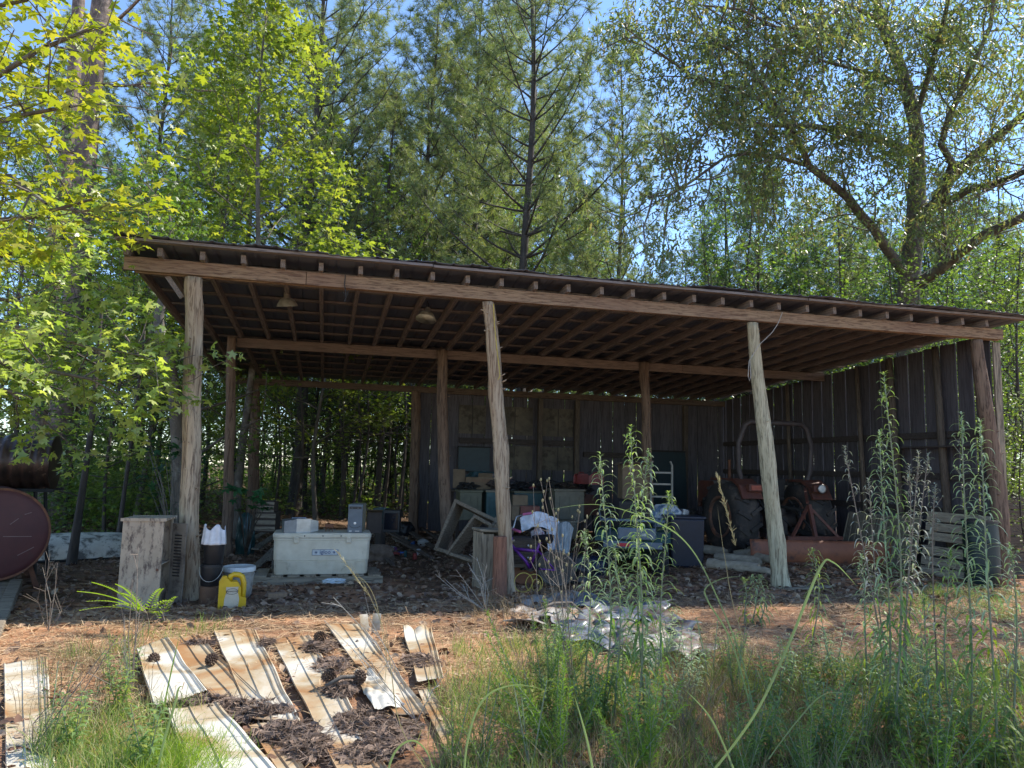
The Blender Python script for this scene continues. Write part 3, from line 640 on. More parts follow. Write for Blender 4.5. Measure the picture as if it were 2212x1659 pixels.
# ---- broadleaf ----
def broadleaf(seed, H, c0, rad, r0, per, leaf, tmpl, mt, bmat=M_barkg, lvl=2, nb=16, up=.15, droop=.15, kids=5, lean=(0, 0), spread=.14, wob=.05, tilt=.6, flat=.3):
    wob = wob*3
    g = Grow(seed); P, R = trunk_tube(g.mb, g.r, H, r0, .012, lean, 9, 24, wob)
    for b in range(nb):
        t = c0+(1-c0)*(b+g.r.random()*.7)/nb; t = min(t, .985); i = min(int(t*24), 23); c = P[i]+(P[i+1]-P[i])*(t*24-i); a = b*2.4+g.r.normal(0, .4); f = (t-c0)/(1-c0)
        L = rad*(1-.75*f**1.3)*g.r.uniform(.7, 1.15); el = .15+.5*f
        g.branch(c, np.array([math.cos(a)*math.cos(el), math.sin(a)*math.cos(el), math.sin(el)]), L, max(.008, R[i]*.45), lvl-1, kids, up, .25, .85, .28)
    g.tw.append((P[-1], np.array([0, 0, 1.])))
    return g.mb.mesh('trunk', bmat, True), leaves_at(g.r, g.tw, per, leaf, tmpl, mt, 'crown', spread, droop, tilt, flat)
GUM = broadleaf(31, 9.6, .30, 1.9, .075, 9, .16, STAR, M_gum, nb=34, kids=6)
tree('sweetgum_tree', GUM, 'bright yellow-green sweetgum with star leaves behind the left end of the roof', 'sweetgums', gp_at(520, 13.5), 1.12, .5)
GUM2 = broadleaf(32, 7, .25, 2.1, .06, 8, .15, STAR, M_gum, nb=24, kids=6)
tree('sweetgum_tree', GUM2, 'lower sweetgum filling the space left of the roof end', 'sweetgums', gp_at(300, 14.5), 1., 1.5)
tree('sweetgum_tree', GUM2, 'small sweetgum peeping over the left part of the roof', 'sweetgums', gp_at(690, 16), .92, 3.5)
tree('sweetgum_tree', GUM, 'tall sweetgum behind the old pine trunk', 'sweetgums', gp_at(430, 17), 1.1, 2.5)
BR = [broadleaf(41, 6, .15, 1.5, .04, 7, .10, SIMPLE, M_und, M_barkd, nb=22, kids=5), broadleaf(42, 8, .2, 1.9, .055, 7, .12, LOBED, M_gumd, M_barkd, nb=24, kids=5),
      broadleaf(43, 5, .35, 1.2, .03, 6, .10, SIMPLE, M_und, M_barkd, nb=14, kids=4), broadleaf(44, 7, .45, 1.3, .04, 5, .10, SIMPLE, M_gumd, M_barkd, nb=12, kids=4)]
q = random.Random(5)
lbl = 'leafy young tree in the shaded wood at the left'
for px, dep, v, s in ((30, 13, 1, 1.), (120, 17, 0, 1.1), (240, 12.5, 0, .8), (350, 16, 1, 1.), (60, 20, 1, 1.2), (200, 21, 1, 1.15), (330, 22, 1, 1.2), (440, 21, 1, 1.15), (-60, 15, 1, 1.1), (420, 13.5, 0, .75), (150, 14.5, 2, 1.), (290, 18, 0, 1.), (520, 24, 1, 1.1), (-30, 24, 1, 1.3), (100, 25, 1, 1.3), (250, 27, 1, 1.3), (390, 27, 1, 1.3)):
    tree('young_tree', BR[v], lbl, 'young trees at the left', gp_at(px, dep), s, q.uniform(0, 6))
lbl = 'slender dark-trunked sapling in the wood seen through the open bay'
for i in range(46):
    px = 560+i*8.2+q.uniform(-6, 6); dep = q.uniform(15.5, 33)
    tree('sapling', BR[q.choice((3, 3, 2, 1))], lbl, 'saplings behind the open bay', gp_at(px, dep), q.uniform(.75, 1.25), q.uniform(0, 6))
lbl = 'green broadleaf tree low behind the shed roof'
for i in range(26):
    px = 560+i*66+q.uniform(-20, 20); dep = q.uniform(19, 30)
    tree('young_tree', BR[q.choice((0, 1, 1))], lbl, 'broadleaf trees behind the roof', gp_at(px, dep), q.uniform(.9, 1.25)*(1 if px < 1400 else .95), q.uniform(0, 6))
for px, dep, v, s in ((2185, 13, 0, .8), (2230, 12, 0, .9), (2165, 17, 1, .95), (2260, 15, 1, .9), (2210, 10.5, 0, .42), (2200, 20, 1, 1)):
    tree('young_tree', BR[v], {13: 'leafy tree right against the right picture edge beyond the shed', 17: 'taller leafy tree behind the board fence at the right', 10.5: 'low bush by the board fence at the right'}.get(dep, 'leafy tree in the thicket beyond the right end of the shed'), 'trees beyond the right end', gp_at(px, dep), s, q.uniform(0, 6))
lbl = 'green broadleaf tree behind the shed roof under the oak'
for i in range(15):
    px = 1530+i*50; dep = 21+(i*5) % 9
    tree('young_tree', BR[1], lbl, 'broadleaf trees behind the roof', gp_at(px, dep), 1.15+.12*((i*3) % 4), i*1.3)
ROUND = broadleaf(45, 9.6, .2, 3.2, .12, 9, .16, HANG, leafmat('olive_leaves', [(.14, .15, .06), (.19, .19, .09), (.10, .11, .05)], (1.6, 1.6, .7), .4, .35, .6), nb=30, kids=6)
tree('oak_tree', ROUND, 'rounded olive-green oak far behind the roof below the sky gap', None, gp_at(1490, 31), 1.12, 1.)
# curved trunk close to the left end of the shed
g = Grow(51); D0 = 11.2
pts = [np.array(atD(x, y, D0)) for x, y in ((388, 1120), (386, 1000), (380, 900), (374, 830), (366, 780), (348, 735), (342, 690), (347, 660), (352, 640))]
pts[0][2] = -.1; base = pts[0].copy(); base[2] = 0; pts = [p-base for p in pts]
g.limb(pts, [.12, .10, .095, .09, .085, .085, .08, .07, .055], 10)
for tgt in ((325, 600), (375, 560), (300, 560)):
    e = np.array(atD(tgt[0], tgt[1], D0))-base; g.branch(pts[-1], e-pts[-1], 1.4, .04, 2, 5, .2)
for k, sgn in ((3, 1), (1, -1), (2, -1)): g.branch(pts[k], np.array([sgn*-.8, .3, .35]), 1.5, .03, 1, 5, .15)
t = E('crooked_tree', 'grey tree with an S-bent trunk beside the left end of the shed', 'tree', base); part('trunk', g.mb.mesh('trunk', M_barkg, True), None, t); part('crown', leaves_at(g.r, g.tw, 7, .12, STAR, M_gumd, 'crown', .13, .15), None, t)
for px, dep, lb in ((172, 9.8, 'thin straight dark trunk rising left of the beige cabinet'), (268, 11.5, 'thin forking stem between the beige cabinet and the trees')):
    g = Grow(px); P, R = trunk_tube(g.mb, g.r, 3.6, .055 if px < 200 else .035, .02, (.03, 0), 8, 14, .05)
    for k in (7, 9, 11, 13): a = g.r.uniform(0, 6.28); g.branch(P[k], np.array([math.cos(a), math.sin(a), .3]), 1.3, .015, 1, 5)
    t = E('thin_tree', lb, 'tree', (*gp_at(px, dep), 0)); part('trunk', g.mb.mesh('trunk', M_barkd, True), None, t); part('crown', leaves_at(g.r, g.tw, 6, .11, STAR, M_gumd, 'crown', .13, .1), None, t)
# near branches reaching in from the left edge: a tree whose trunk stands outside the picture
def edge_tree(seed, root, limbs, leaf, per, mt, label, tmpl=STAR, trunk_r=.12):
    g = Grow(seed); base = np.array([root[0], root[1], 0.]); 
    top = max(l[0][2] for l in limbs)
    P, R = trunk_tube(g.mb, g.r, top+.6, trunk_r, .05, (0, 0), 10, 16, .04)
    for pts_, L in [(l, None) for l in limbs]:
        Q = [np.array(p)-base for p in pts_]; Q[0] = np.array([0, 0, Q[0][2]]); g.limb(Q, np.linspace(.035, .012, len(Q)), 6)
        for k in range(1, len(Q)):
            for _ in range(3):
                a = g.r.uniform(0, 1); p = Q[k-1]*(1-a)+Q[k]*a; ax = nvec(Q[k]-Q[k-1]); sd = g.r.normal(0, 1, 3); sd[2] *= .5
                g.branch(p, ax*.6+nvec(sd)*.8, g.r.uniform(.5, 1.), .010, 1, 4, .05, .25, .8, .2, .004)
    t = E('sweetgum_tree', label, 'tree', base, 0, 'sweetgums'); part('trunk', g.mb.mesh('trunk', M_barkg, True), None, t)
    part('crown', leaves_at(g.r, g.tw, per, leaf, tmpl, mt, 'crown', .10, .25, .55, .5), None, t)
M_gumy = leafmat('sun_tinted_leaves', [(.21, .26, .03), (.28, .32, .045), (.15, .205, .03), (.34, .34, .07)], (1.7, 1.65, .5), .5, .36, .5)  # yellower copy of the gum greens, sunlight put into the colour
A = lambda x, y, d: tuple(atD(x, y, d))
edge_tree(61, (atD(-260, 900, 6.6).x, atD(-260, 900, 6.6).y), [[A(-260, 330, 6.6), A(-60, 200, 6.4), A(80, 110, 6.2), A(200, 60, 6.2)], [A(-260, 360, 6.6), A(-100, 300, 6.4), A(40, 250, 6.2), A(150, 230, 6.)],
                    [A(-260, 420, 6.6), A(-120, 380, 6.2), A(20, 380, 6.2), A(100, 440, 6.)], [A(-260, 100, 6.6), A(-40, 20, 6.2), A(60, 0, 6)], [A(-260, 500, 6.6), A(-60, 480, 6.6), A(60, 470, 6.6), A(200, 430, 6.8)]],
          .15, 4, M_gumy, 'near tree reaching in from the left edge with large sunlit yellow-green leaves')
M_gums = leafmat('sun_brightened_leaves', [(.24, .32, .08), (.32, .39, .12), (.18, .26, .06), (.38, .42, .17)], (1.9, 2.0, .7), .42, .3, .7)  # brightest gum copy: leaf highlights put into the base colour
edge_tree(62, (atD(-220, 900, 7.4).x, atD(-220, 900, 7.4).y), [[A(-220, 700, 7.4), A(-20, 690, 7.2), A(120, 730, 7.), A(230, 760, 7.)], [A(-220, 760, 7.4), A(-40, 770, 7.), A(100, 800, 6.8), A(200, 820, 6.8)],
                    [A(-220, 640, 7.4), A(-40, 640, 7.2), A(90, 660, 7.2)], [A(-220, 800, 7.4), A(-60, 820, 6.8), A(70, 860, 6.8)], [A(-220, 590, 7.4), A(-40, 560, 7.6), A(60, 540, 7.8), A(120, 500, 8)]],
          .14, 7, M_gums, 'near tree with leaves coloured pale for sunlight over the old tanks')

# ---- the large oak at the right ----
g = Grow(71); OD = 17.5
def opts(pts, d0=OD, d1=None):
    d1 = d1 or d0; n = len(pts)
    return [np.array(atD(x, y, d0+(d1-d0)*i/(n-1))) for i, (x, y) in enumerate(pts)]
ob = np.array(atD(1962, 1050, OD)); ob[2] = 0
limbs = [
    (opts([(1962, 1075), (1962, 800), (1963, 609), (1979, 469), (1981, 380), (1979, 273), (1950, 160), (1920, 78), (1893, 0), (1870, -90)]), .30, .07, 0),
    (opts([(1979, 484), (2025, 437), (2053, 383), (2111, 332), (2143, 305), (2209, 250), (2290, 200)], OD, 14), .20, .07, 1),
    (opts([(2045, 390), (2057, 352), (2033, 312), (2049, 254), (2072, 207), (2107, 129), (2139, 59), (2150, -30)], OD-.8, 14.5), .11, .04, 1),
    (opts([(2033, 445), (2092, 410), (2150, 398), (2215, 370), (2280, 350)], OD-.5, 13), .12, .05, 1),
    (opts([(1970, 620), (2025, 586), (2072, 547), (2131, 504), (2212, 469), (2300, 455)], OD, 13.5), .17, .09, 1),
    (opts([(2049, 560), (2040, 500), (2035, 455)], OD-.8), .07, .04, 0),
    (opts([(1963, 600), (1916, 539), (1889, 496), (1857, 461), (1834, 430), (1795, 395), (1748, 359), (1732, 320), (1701, 270), (1662, 207), (1639, 168), (1584, 113), (1520, 70)], OD, 14), .15, .03, 1),
    (opts([(1748, 359), (1682, 340), (1620, 331), (1570, 337), (1494, 392), (1452, 420), (1400, 425)], 16, 13.5), .06, .018, 1),
    (opts([(1979, 330), (1897, 301), (1834, 285), (1760, 273), (1650, 270), (1560, 250)], OD, 14.5), .13, .03, 1),
    (opts([(1940, 150), (1893, 39), (1826, 8), (1740, -30)], OD, 15), .09, .03, 1),
    (opts([(1701, 270), (1640, 215), (1584, 190), (1500, 170), (1420, 110), (1350, 60)], 15.2, 13.5), .05, .015, 1),
    (opts([(1979, 250), (2010, 150), (2040, 40), (2060, -60)], OD, 15), .09, .04, 1),
    (opts([(1826, 8), (1760, 60), (1680, 60), (1600, 20), (1500, 10)], 15, 13.5), .05, .02, 1),
    (opts([(1950, 180), (1850, 150), (1770, 130), (1700, 60)], OD, 15), .07, .02, 1),
    (opts([(2290, 200), (2350, 150), (2500, 50)], 14, 10), .07, .03, 1),
    (opts([(2300, 455), (2450, 300), (2700, 200)], 13.5, 10), .09, .03, 1),
]
for P, r0, r1, lf in limbs:
    P = [p-ob for p in P]; g.limb(P, np.linspace(r0*(.82 if r0 < .28 else 1), r1*.8, len(P)), 12 if r0 > .1 else 7)
    P = np.array(P); L = np.linalg.norm(np.diff(P, axis=0), axis=1).sum()
    for _ in range(int(L*(3.6 if lf else 1.2))):
        t = g.r.uniform(.12 if lf else .5, 1.)*(len(P)-1); k = min(int(t), len(P)-2); p = P[k]+(P[k+1]-P[k])*(t-k); ax = nvec(P[k+1]-P[k]); sd = g.r.normal(0, 1, 3); sd[2] = sd[2]*.7+.25
        g.branch(p, ax*.45+nvec(sd), g.r.uniform(.8, 1.9), .022, 1, 5, .02, .3, .8, .22, .005)
t = E('oak_tree', 'large oak with dark twisting limbs and drooping leaves behind the right end of the shed', 'tree', ob)
part('trunk', g.mb.mesh('trunk', M_barkg, True), None, t); g.tw = [w_ for w_ in g.tw if not (math.hypot(w_[0][0]-.1, w_[0][1]) < 1.5 and w_[0][2] < 9.5) and not (w_[0][1] < -.3 and abs(w_[0][0]) < .9 and w_[0][2] < 9)]
part('crown', leaves_at(g.r, g.tw, 12, .165, HANG, M_oak, 'crown', .17, .9, .8), None, t)
# ivy-like low leaves at the oak's foot, above the roof
tree('young_tree', BR[1], 'bright green young tree in front of the oak trunk above the roof', 'trees beyond the right end', gp_at(1945, 16.2), .80, 1.)
tree('young_tree', BR[1], 'second green young tree right of the oak trunk above the roof', 'trees beyond the right end', gp_at(2050, 16.6), .76, 3.)
# a tree of the yard's edge to the right of the camera: it dapples the foreground
SH = broadleaf(81, 9.5, .5, 3.2, .16, 5, .16, HANG, M_oak, nb=20, kids=5, lvl=3, flat=.2)
tree('oak_tree', SH, 'oak at the yard edge right of the picture, its crown dappling the ground', None, (12.2, -3.6), 1., .5)

# ---- far woods ----
fr = np.random.default_rng(9)
def woods():
    n = 70000; a = fr.uniform(-1.05, 1.2, n); d = fr.uniform(34, 50, n); x = CAM.x+d*np.sin(a+.1); y = CAM.y+d*np.cos(a+.1)
    top = 7.0+1.6*np.sin(a*9)+1.2*np.sin(a*23+1)+2.5*(a < -.1)+(a < -.45)*1.5
    z = top*fr.random(n)**1.35
    k = np.clip((np.sin(x*.9)+np.sin(z*1.7+x)+np.sin(y*1.1+z)), -1, 3) > -.9+fr.normal(0, .4, n)
    k |= (z < 2.2)
    P = np.stack([x, y, z], 1)[k]; n = len(P); X, Y, Z = frames(fr, fr.normal(0, 1, (n, 3)), .7)
    return scatter(LOBED[0], LOBED[1], P, X, Y, Z, fr.uniform(.25, .5, n))
V, F = woods()
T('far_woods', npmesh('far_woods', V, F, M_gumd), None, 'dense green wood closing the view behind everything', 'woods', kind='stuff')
# low undergrowth between the trees
def under():
    out = []
    for (px, dep, r, h, n) in [(q.uniform(-80, 420), q.uniform(12, 24), q.uniform(.7, 1.4), q.uniform(.7, 2.6), 480) for _ in range(60)]+[(q.uniform(-120, 960), q.uniform(24, 34), q.uniform(1.2, 2.2), q.uniform(3, 6.5), 1100) for _ in range(64)]+[(q.uniform(540, 900), q.uniform(18, 30), q.uniform(.6, 1.3), q.uniform(.4, 1.5), 300) for _ in range(26)]+[(q.uniform(2190, 2300), q.uniform(12, 20), 1.2, 2.2, 700) for _ in range(8)]+[(q.uniform(900, 2100), q.uniform(22, 30), 1.2, 3.5, 300) for _ in range(20)]:
        x, y = gp_at(px, dep); a = fr.normal(0, r*.5, (n, 2)); z = fr.random(n)*h; out.append(np.stack([x+a[:, 0], y+a[:, 1], gz(x, y)+z], 1))
    P = np.concatenate(out); n = len(P); X, Y, Z = frames(fr, fr.normal(0, 1, (n, 3))*[1, 1, .4], .5)
    return scatter(LOBED[0], LOBED[1], P, X, Y, Z, fr.uniform(.07, .15, n))
def sprays():
    out = []
    for k in range(46):
        x, y = gp_at(q.uniform(545, 910), q.uniform(15.5, 26)); z0 = q.uniform(.3, 3.2); n = 46; a = q.uniform(0, 6.3); t = fr.random(n)*q.uniform(.6, 1.3); s = fr.normal(0, .13, n)
        out.append(np.stack([x+np.cos(a)*t-np.sin(a)*s, y+np.sin(a)*t+np.cos(a)*s, z0+.15*t+fr.normal(0, .03, n)], 1))
    for k in range(60):
        x, y = gp_at(q.uniform(60, 420), q.uniform(11.5, 20)); z0 = q.uniform(.3, 4.5); n = 46; a = q.uniform(0, 6.3); t = fr.random(n)*q.uniform(.6, 1.3); s = fr.normal(0, .13, n)
        out.append(np.stack([x+np.cos(a)*t-np.sin(a)*s, y+np.sin(a)*t+np.cos(a)*s, z0+.15*t+fr.normal(0, .03, n)], 1))
    P = np.concatenate(out); n = len(P); X, Y, Z = frames(fr, fr.normal(0, 1, (n, 3))*[1, 1, .15], .25)
    return scatter(LOBED[0], LOBED[1], P, X, Y, Z, fr.uniform(.08, .15, n))
V, F = sprays()
T('leaf_sprays', npmesh('leaf_sprays', V, F, leafmat('sun_lightened_spray_leaves', [(.22, .30, .07), (.30, .38, .10), (.16, .24, .06)], (1.9, 2.0, .6), .45, .35, .7)), None, 'flat sprays of understorey leaves coloured pale for sunlight between the dark trunks', 'foliage', kind='stuff')  # pale leaf colour stands in for sunlight the canopy keeps out
V, F = under()
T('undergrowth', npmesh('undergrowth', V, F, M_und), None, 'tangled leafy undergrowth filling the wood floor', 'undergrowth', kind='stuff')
# ================= things in and around the shed =================
def base(px, py, z=0.):
    p = onG(px, py, z); p = Vector((p.x, p.y, z)); return p, (p-CAM).dot(_f)/FPX
def face(p): return -math.atan2(p.x-CAM.x, p.y-CAM.y)     # turns a thing's -Y side to the camera
RX = lambda a: Matrix.Rotation(a, 3, 'X'); RY = lambda a: Matrix.Rotation(a, 3, 'Y'); RZ = lambda a: Matrix.Rotation(a, 3, 'Z')
M_cab = mat('peeling_beige_paint', (.42, .34, .25), (.33, .265, .19), scale=5, rough=.7, bump=.3, spots=(.10, .07, .055), spot_scale=9, spot_at=.56, spot_stretch=(1.6, 1.6, .7))
M_rust = mat('rust', (.20, .085, .045), (.10, .045, .03), scale=12, rough=.9, bump=.4)
M_blk = plain('black_plastic', (.018, .018, .02), .45); M_blks = plain('black_rubber', (.03, .028, .027), .8)
M_dark = plain('dark_grime', (.03, .028, .026), .9)
M_white = mat('weathered_white_plastic', (.66, .60, .47), (.55, .49, .37), scale=6, rough=.5, bump=.05, spots=(.33, .28, .20), spot_scale=7, spot_at=.66, spec=.4)
M_whited = mat('dirty_white_lid', (.62, .64, .62), (.45, .45, .42), scale=9, rough=.5, bump=.05, spots=(.12, .11, .09), spot_scale=16, spot_at=.63)
M_card = mat('cardboard', (.20, .145, .09), (.14, .10, .065), scale=7, rough=.9, bump=.05, spots=(.13, .09, .06), spot_scale=4, spot_at=.62)
M_wg = W_grey; M_wgz = W_greyz
# cabinet with one side open and its door swung out
p, m = base(296, 1318); W_, H_, D_ = 84*m, 190*m, .34
t = E('metal_cabinet', 'beige metal cabinet with peeling paint, its side door hanging open beside the left post', 'cabinet', p, -.06)
mb = MB().box((0, 0, H_/2), (W_, .012, H_)).box((0, D_, H_/2), (W_, .012, H_)).box((-W_/2+.006, D_/2, H_/2), (.012, D_-.013, H_)).box((0, D_/2, .02), (W_-.014, D_-.014, .03)).box((0, D_/2, H_*.5), (W_-.016, D_-.014, .01))
mb.box((W_/2-.012, .012, H_/2), (.024, .010, H_-.02)).box((W_/2-.012, D_-.012, H_/2), (.024, .010, H_-.02)); part('body', mb, M_cab, t, bevel=.004)
mb = MB().prism([(-W_/2-.015, 0), (W_/2+.02, 0), (W_/2+.02, .022), (-W_/2-.015, .022)], -.02, D_+.02, c=(0, 0, H_+.001)); part('lid', mb, M_cab, t, bevel=.004)
mb = MB().box((0, -.008, 0), (.02, .006, .02)); part('latch', mb, M_rust, t, loc=(W_/2-.03, -.004, H_*.45))
dr = E('door', None, None, (0, 0, 0)); bpy.data.objects.remove(dr)
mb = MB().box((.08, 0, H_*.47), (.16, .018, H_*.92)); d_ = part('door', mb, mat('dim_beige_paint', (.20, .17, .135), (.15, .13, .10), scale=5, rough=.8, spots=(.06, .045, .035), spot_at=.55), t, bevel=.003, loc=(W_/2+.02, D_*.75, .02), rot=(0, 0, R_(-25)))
mb = MB()
for k in range(14): mb.box((.08, -.014, H_*.32+k*.03), (.08, .004, .014), RX(.4))
part('louvre', mb, M_dark, d_)
# red tank with its flat end to the camera
M_redt = mat('dull_red_tank', (.085, .026, .026), (.065, .02, .022), scale=4, rough=.55, bump=.05, spots=(.06, .03, .03), spot_scale=7, spot_at=.62, spec=.4)
c = atD(-6, 1155, 7.5)
t = E('fuel_tank', 'dull red round tank end standing at the left edge below the ribbed drum', 'tank', (c.x, c.y, 0), .42)
mb = MB(); mb.lathe([(0, 0), (.40, .0), (.44, .012), (.465, .03), (.47, .05), (.47, 1.5), (.44, 1.56), (0, 1.58)], 56, (0, 0, c.z), 'Y'); part('body', mb, M_redt, t, smooth=False)
smooth_by(t.children[0]); mb = MB().lathe([(.462, .02), (.474, .022), (.474, .045), (.462, .047)], 56, (0, 0, c.z), 'Y'); part('rim', mb, M_rust, t)
for sx in (-1, 1):
    for y in (.25, 1.2): part('leg', MB().bar((sx*.33, y, c.z-.36), (sx*.42, y, -.02), .05, .05), M_rust, t)
# scratched chalk marks on the tank end
M_scr = plain('scratch_grey', (.22, .16, .15), .8)
for a, b in (((.10, .10), (.17, .16)), ((.05, -.02), (.30, -.03)), ((.19, -.22), (.33, -.14)), ((.22, .2), (.28, .22))): part('scratch', MB().bar((a[0], -.002, c.z+a[1]), (b[0], -.002, c.z+b[1]), .006, .002, up=(0, 1, 0)), M_scr, t)
# ribbed drum on a dark frame
c = atD(122, 1001, 8.7)
M_drum = mat('charred_ribbed_metal', (.075, .045, .035), (.03, .022, .02), scale=6, rough=.35, bump=.25, spots=(.30, .20, .15), spot_scale=9, spot_at=.64, metal=.5)
t = E('ribbed_drum', 'black and brown ribbed metal drum lying on a thin frame at the left edge', 'drum', (c.x, c.y, 0), .10)
prof = [(0, 0), (.29, 0), (.325, -.01)]
for k in range(120): u = k/119*1.75; prof.append((.325+.013*math.cos(u*2*PI/.115)-.012*max(0, .08-u)/.08, -.01-u))
prof += [(0, -1.77)]
mb = MB().lathe([(r, z) for r, z in prof], 48, (0, 0, c.z), 'X'); part('body', mb, M_drum, t, smooth=True)
for y in (-.22, .22):
    part('leg', MB().bar((-.14, y, c.z-.3), (-.05, y*1.3, -.02), .03, .03), M_dark, t); part('leg', MB().bar((-1.2, y, c.z-.3), (-1.25, y*1.3, -.02), .03, .03), M_dark, t)
part('frame_rail', MB().box((-.75, -.24, c.z-.31), (1.6, .035, .035)).box((-.75, .24, c.z-.31), (1.6, .035, .035)), M_dark, t)
# pale upturned hull
p, m = base(165, 1203)
t = E('upturned_hull', 'pale upturned boat hull lying in the leaves behind the thin trunk', 'hull', p, .35)
def hull(u, v):
    x = (u-.5)*2*1.25; pr = max(0, 1-abs(u-.5)**2.4*5.2)**.5; a = v*PI
    return (x, -math.cos(a)*.48*pr, math.sin(a)**.6*.34*pr**.8)
part('hull', MB().grid(hull, 40, 20), mat('mottled_white', (.66, .61, .52), (.45, .41, .34), scale=4, rough=.5, spots=(.10, .09, .075), spot_scale=7, spot_at=.54), t, smooth=True)
mb = MB()
mb.tube([(hull(i/20, 0)[0], hull(i/20, 0)[1]-.01, .012) for i in range(1, 20)], .018, 6); part('gunwale', mb, M_dark, t)
# leaning split timbers at the lower left corner
for k, (a, b) in enumerate((((-30, 1340), (12, 1262)), ((0, 1345), (24, 1285)))):
    pa = base(*a)[0]+Vector((0, 0, .02)); pb = base(b[0], b[1])[0]+Vector((0, .1, .10))
    T('split_timber', MB().bar(pa-(pb-pa)*.6, pb, .11, .09), wood('split_timber_wood', (.25, .21, .16), (.10, .08, .06), (.16, .12, .09), 'X'), ('upper grey split timber at the lower left corner', 'lower grey split timber at the lower left corner')[k], 'timber', bevel=.01)
# stack of cans behind the left post
def can(name, px, zb, r0, r1, h, mt, label, dep_off=0., rim=True, y=1309, handle=False):
    p, m = base(px, y); t = E(name, label, 'can' if 'can' in name else 'bucket', (p.x, p.y+dep_off, zb))
    part('body', MB().lathe([(0, 0), (r0-.005, 0), (r0, .006), (r1, h-.004), (r1-.006, h), (r1-.012, h-.01), (r0-.01, .01), (0, .01)], 32), mt, t, smooth=False); smooth_by(t.children[0])
    if rim: part('rim', MB().lathe([(r1, h-.03), (r1+.006, h-.028), (r1+.006, h-.016), (r1, h-.014)], 32), mt, t)
    if handle: part('handle', MB().tube([(math.cos(a)*(r1+.01), -.02-math.sin(a)*.10, h-.03-math.sin(a)*.13) for a in np.linspace(0, PI, 13)], .003, 5), M_pale, t)
    return t, p
can('rusty_can', 446, 0, .085, .085, .185, mat('rusty_can_metal', (.15, .085, .05), (.09, .05, .035), rough=.7, spots=(.30, .22, .14), spot_at=.6), 'rusty brown can at the foot of the left post', .08)
can('black_can', 449, .186, .095, .10, .21, M_blk, 'black pot with a wire handle standing on the rusty can', .08, handle=True)
t, p = can('black_bucket', 452, .397, .09, .105, .24, M_blk, 'tall black bucket on top of the stack behind the left post', .08)
def rag(n, fn, seed):
    q = random.Random(seed); return MB().grid(fn, n, n)
bag = T('white_bag', MB().grid(lambda u, v: ((.098+.008*math.sin(u*31)+.02*(1-v))*math.cos(-PI+u*PI), (.098+.008*math.sin(u*31)+.02*(1-v))*math.sin(-PI+u*PI)*1.0-.01, -.02+v*(.17+.03*math.sin(u*13))), 26, 8), plain('white_bag_plastic', (.68, .68, .70), .5), 'torn white plastic bag draped over the black bucket', 'bag', (p.x, p.y+.08, .61), smooth=True)
bag.modifiers.new('s', 'SOLIDIFY').thickness = .002
# lidded pail and yellow oil jug
p, m = base(513, 1294)
t = E('lidded_pail', 'white five-gallon pail with a stained lid behind the yellow jug', 'pail', p)
o = part('body', MB().lathe([(0, 0), (.128, 0), (.148, .26), (.152, .262), (.152, .275), (.148, .277), (.149, .31), (.0, .31)], 40), mat('grey_pail', (.34, .33, .30), (.22, .21, .18), rough=.6, spots=(.12, .10, .08), spot_at=.58), t); smooth_by(o)
o = part('lid', MB().lathe([(.150, .285), (.163, .288), (.163, .325), (.155, .335), (.145, .328), (0, .325)], 40), M_whited, t); smooth_by(o)
part('handle', MB().tube([(math.cos(a)*.156, -.03-math.sin(a)*.13, .27-math.sin(a)*.07) for a in np.linspace(0, PI, 15)], .0025, 5), M_pale, t)
p, m = base(500, 1315)
M_jug = mat('yellow_plastic', (.62, .40, .012), (.52, .31, .01), scale=5, rough=.35, bump=.0, spots=(.35, .24, .03), spot_scale=9, spot_at=.68)
t = E('oil_jug', 'yellow oil jug with a dirty cream label in front of the lidded pail', 'jug', p, face(p)*.8+.05)
w_, h_ = .115, .325
out = [(-w_, 0), (w_*.98, 0), (w_, .02), (w_, h_*.30), (w_*.55, h_*.36), (w_*.55, h_*.62), (w_*.42, h_*.70), (w_*.25, h_*.78), (-w_*.25, h_*.78), (-w_*.62, h_*.92), (-w_*.80, h_*.90), (-w_, h_*.78), (-w_*1.0, .02)]
part('body', MB().prism(out, -.055, .055), M_jug, t, bevel=.014, seg=3)
hp = [(-w_*.30, 0, h_*.80), (-w_*.22, 0, h_*.95), (w_*.05, 0, h_*1.0), (w_*.45, 0, h_*.98), (w_*.70, 0, h_*.92), (w_*.84, 0, h_*.74), (w_*.86, 0, h_*.45), (w_*.82, 0, h_*.24)]
part('handle', MB().tube(hp, [.028, .026, .026, .027, .028, .028, .026, .028], 10), M_jug, t, smooth=True)
part('cap', MB().lathe([(0, .0), (.022, 0), (.022, .022), (0, .022)], 16, (-w_*.68, 0, h_*.90)), M_jug, t)
M_lab = mat('dirty_cream_label', (.55, .48, .36), (.46, .39, .28), scale=8, rough=.6, bump=0, spots=(.08, .065, .05), spot_scale=12, spot_at=.62)
part('paper_label', MB().prism([(-.075, .015), (.055, .015), (.062, .10), (.045, .17), (.05, .215), (-.062, .215), (-.058, .16), (-.072, .10)], -.0575, -.0562), M_lab, t)
M_ink = plain('black_ink', (.02, .02, .025), .6)
part('emblem_ring', MB().tube([(-.005+.052*math.cos(a), -.058, .172+.026*math.sin(a)) for a in np.linspace(0, 2*PI, 40)], .0022, 5, cap=False), M_ink, t)
text('lettering', 'PENNZOIL', .021, M_ink, t, (-.005, -.0585, .172), (R_(90), 0, 0))
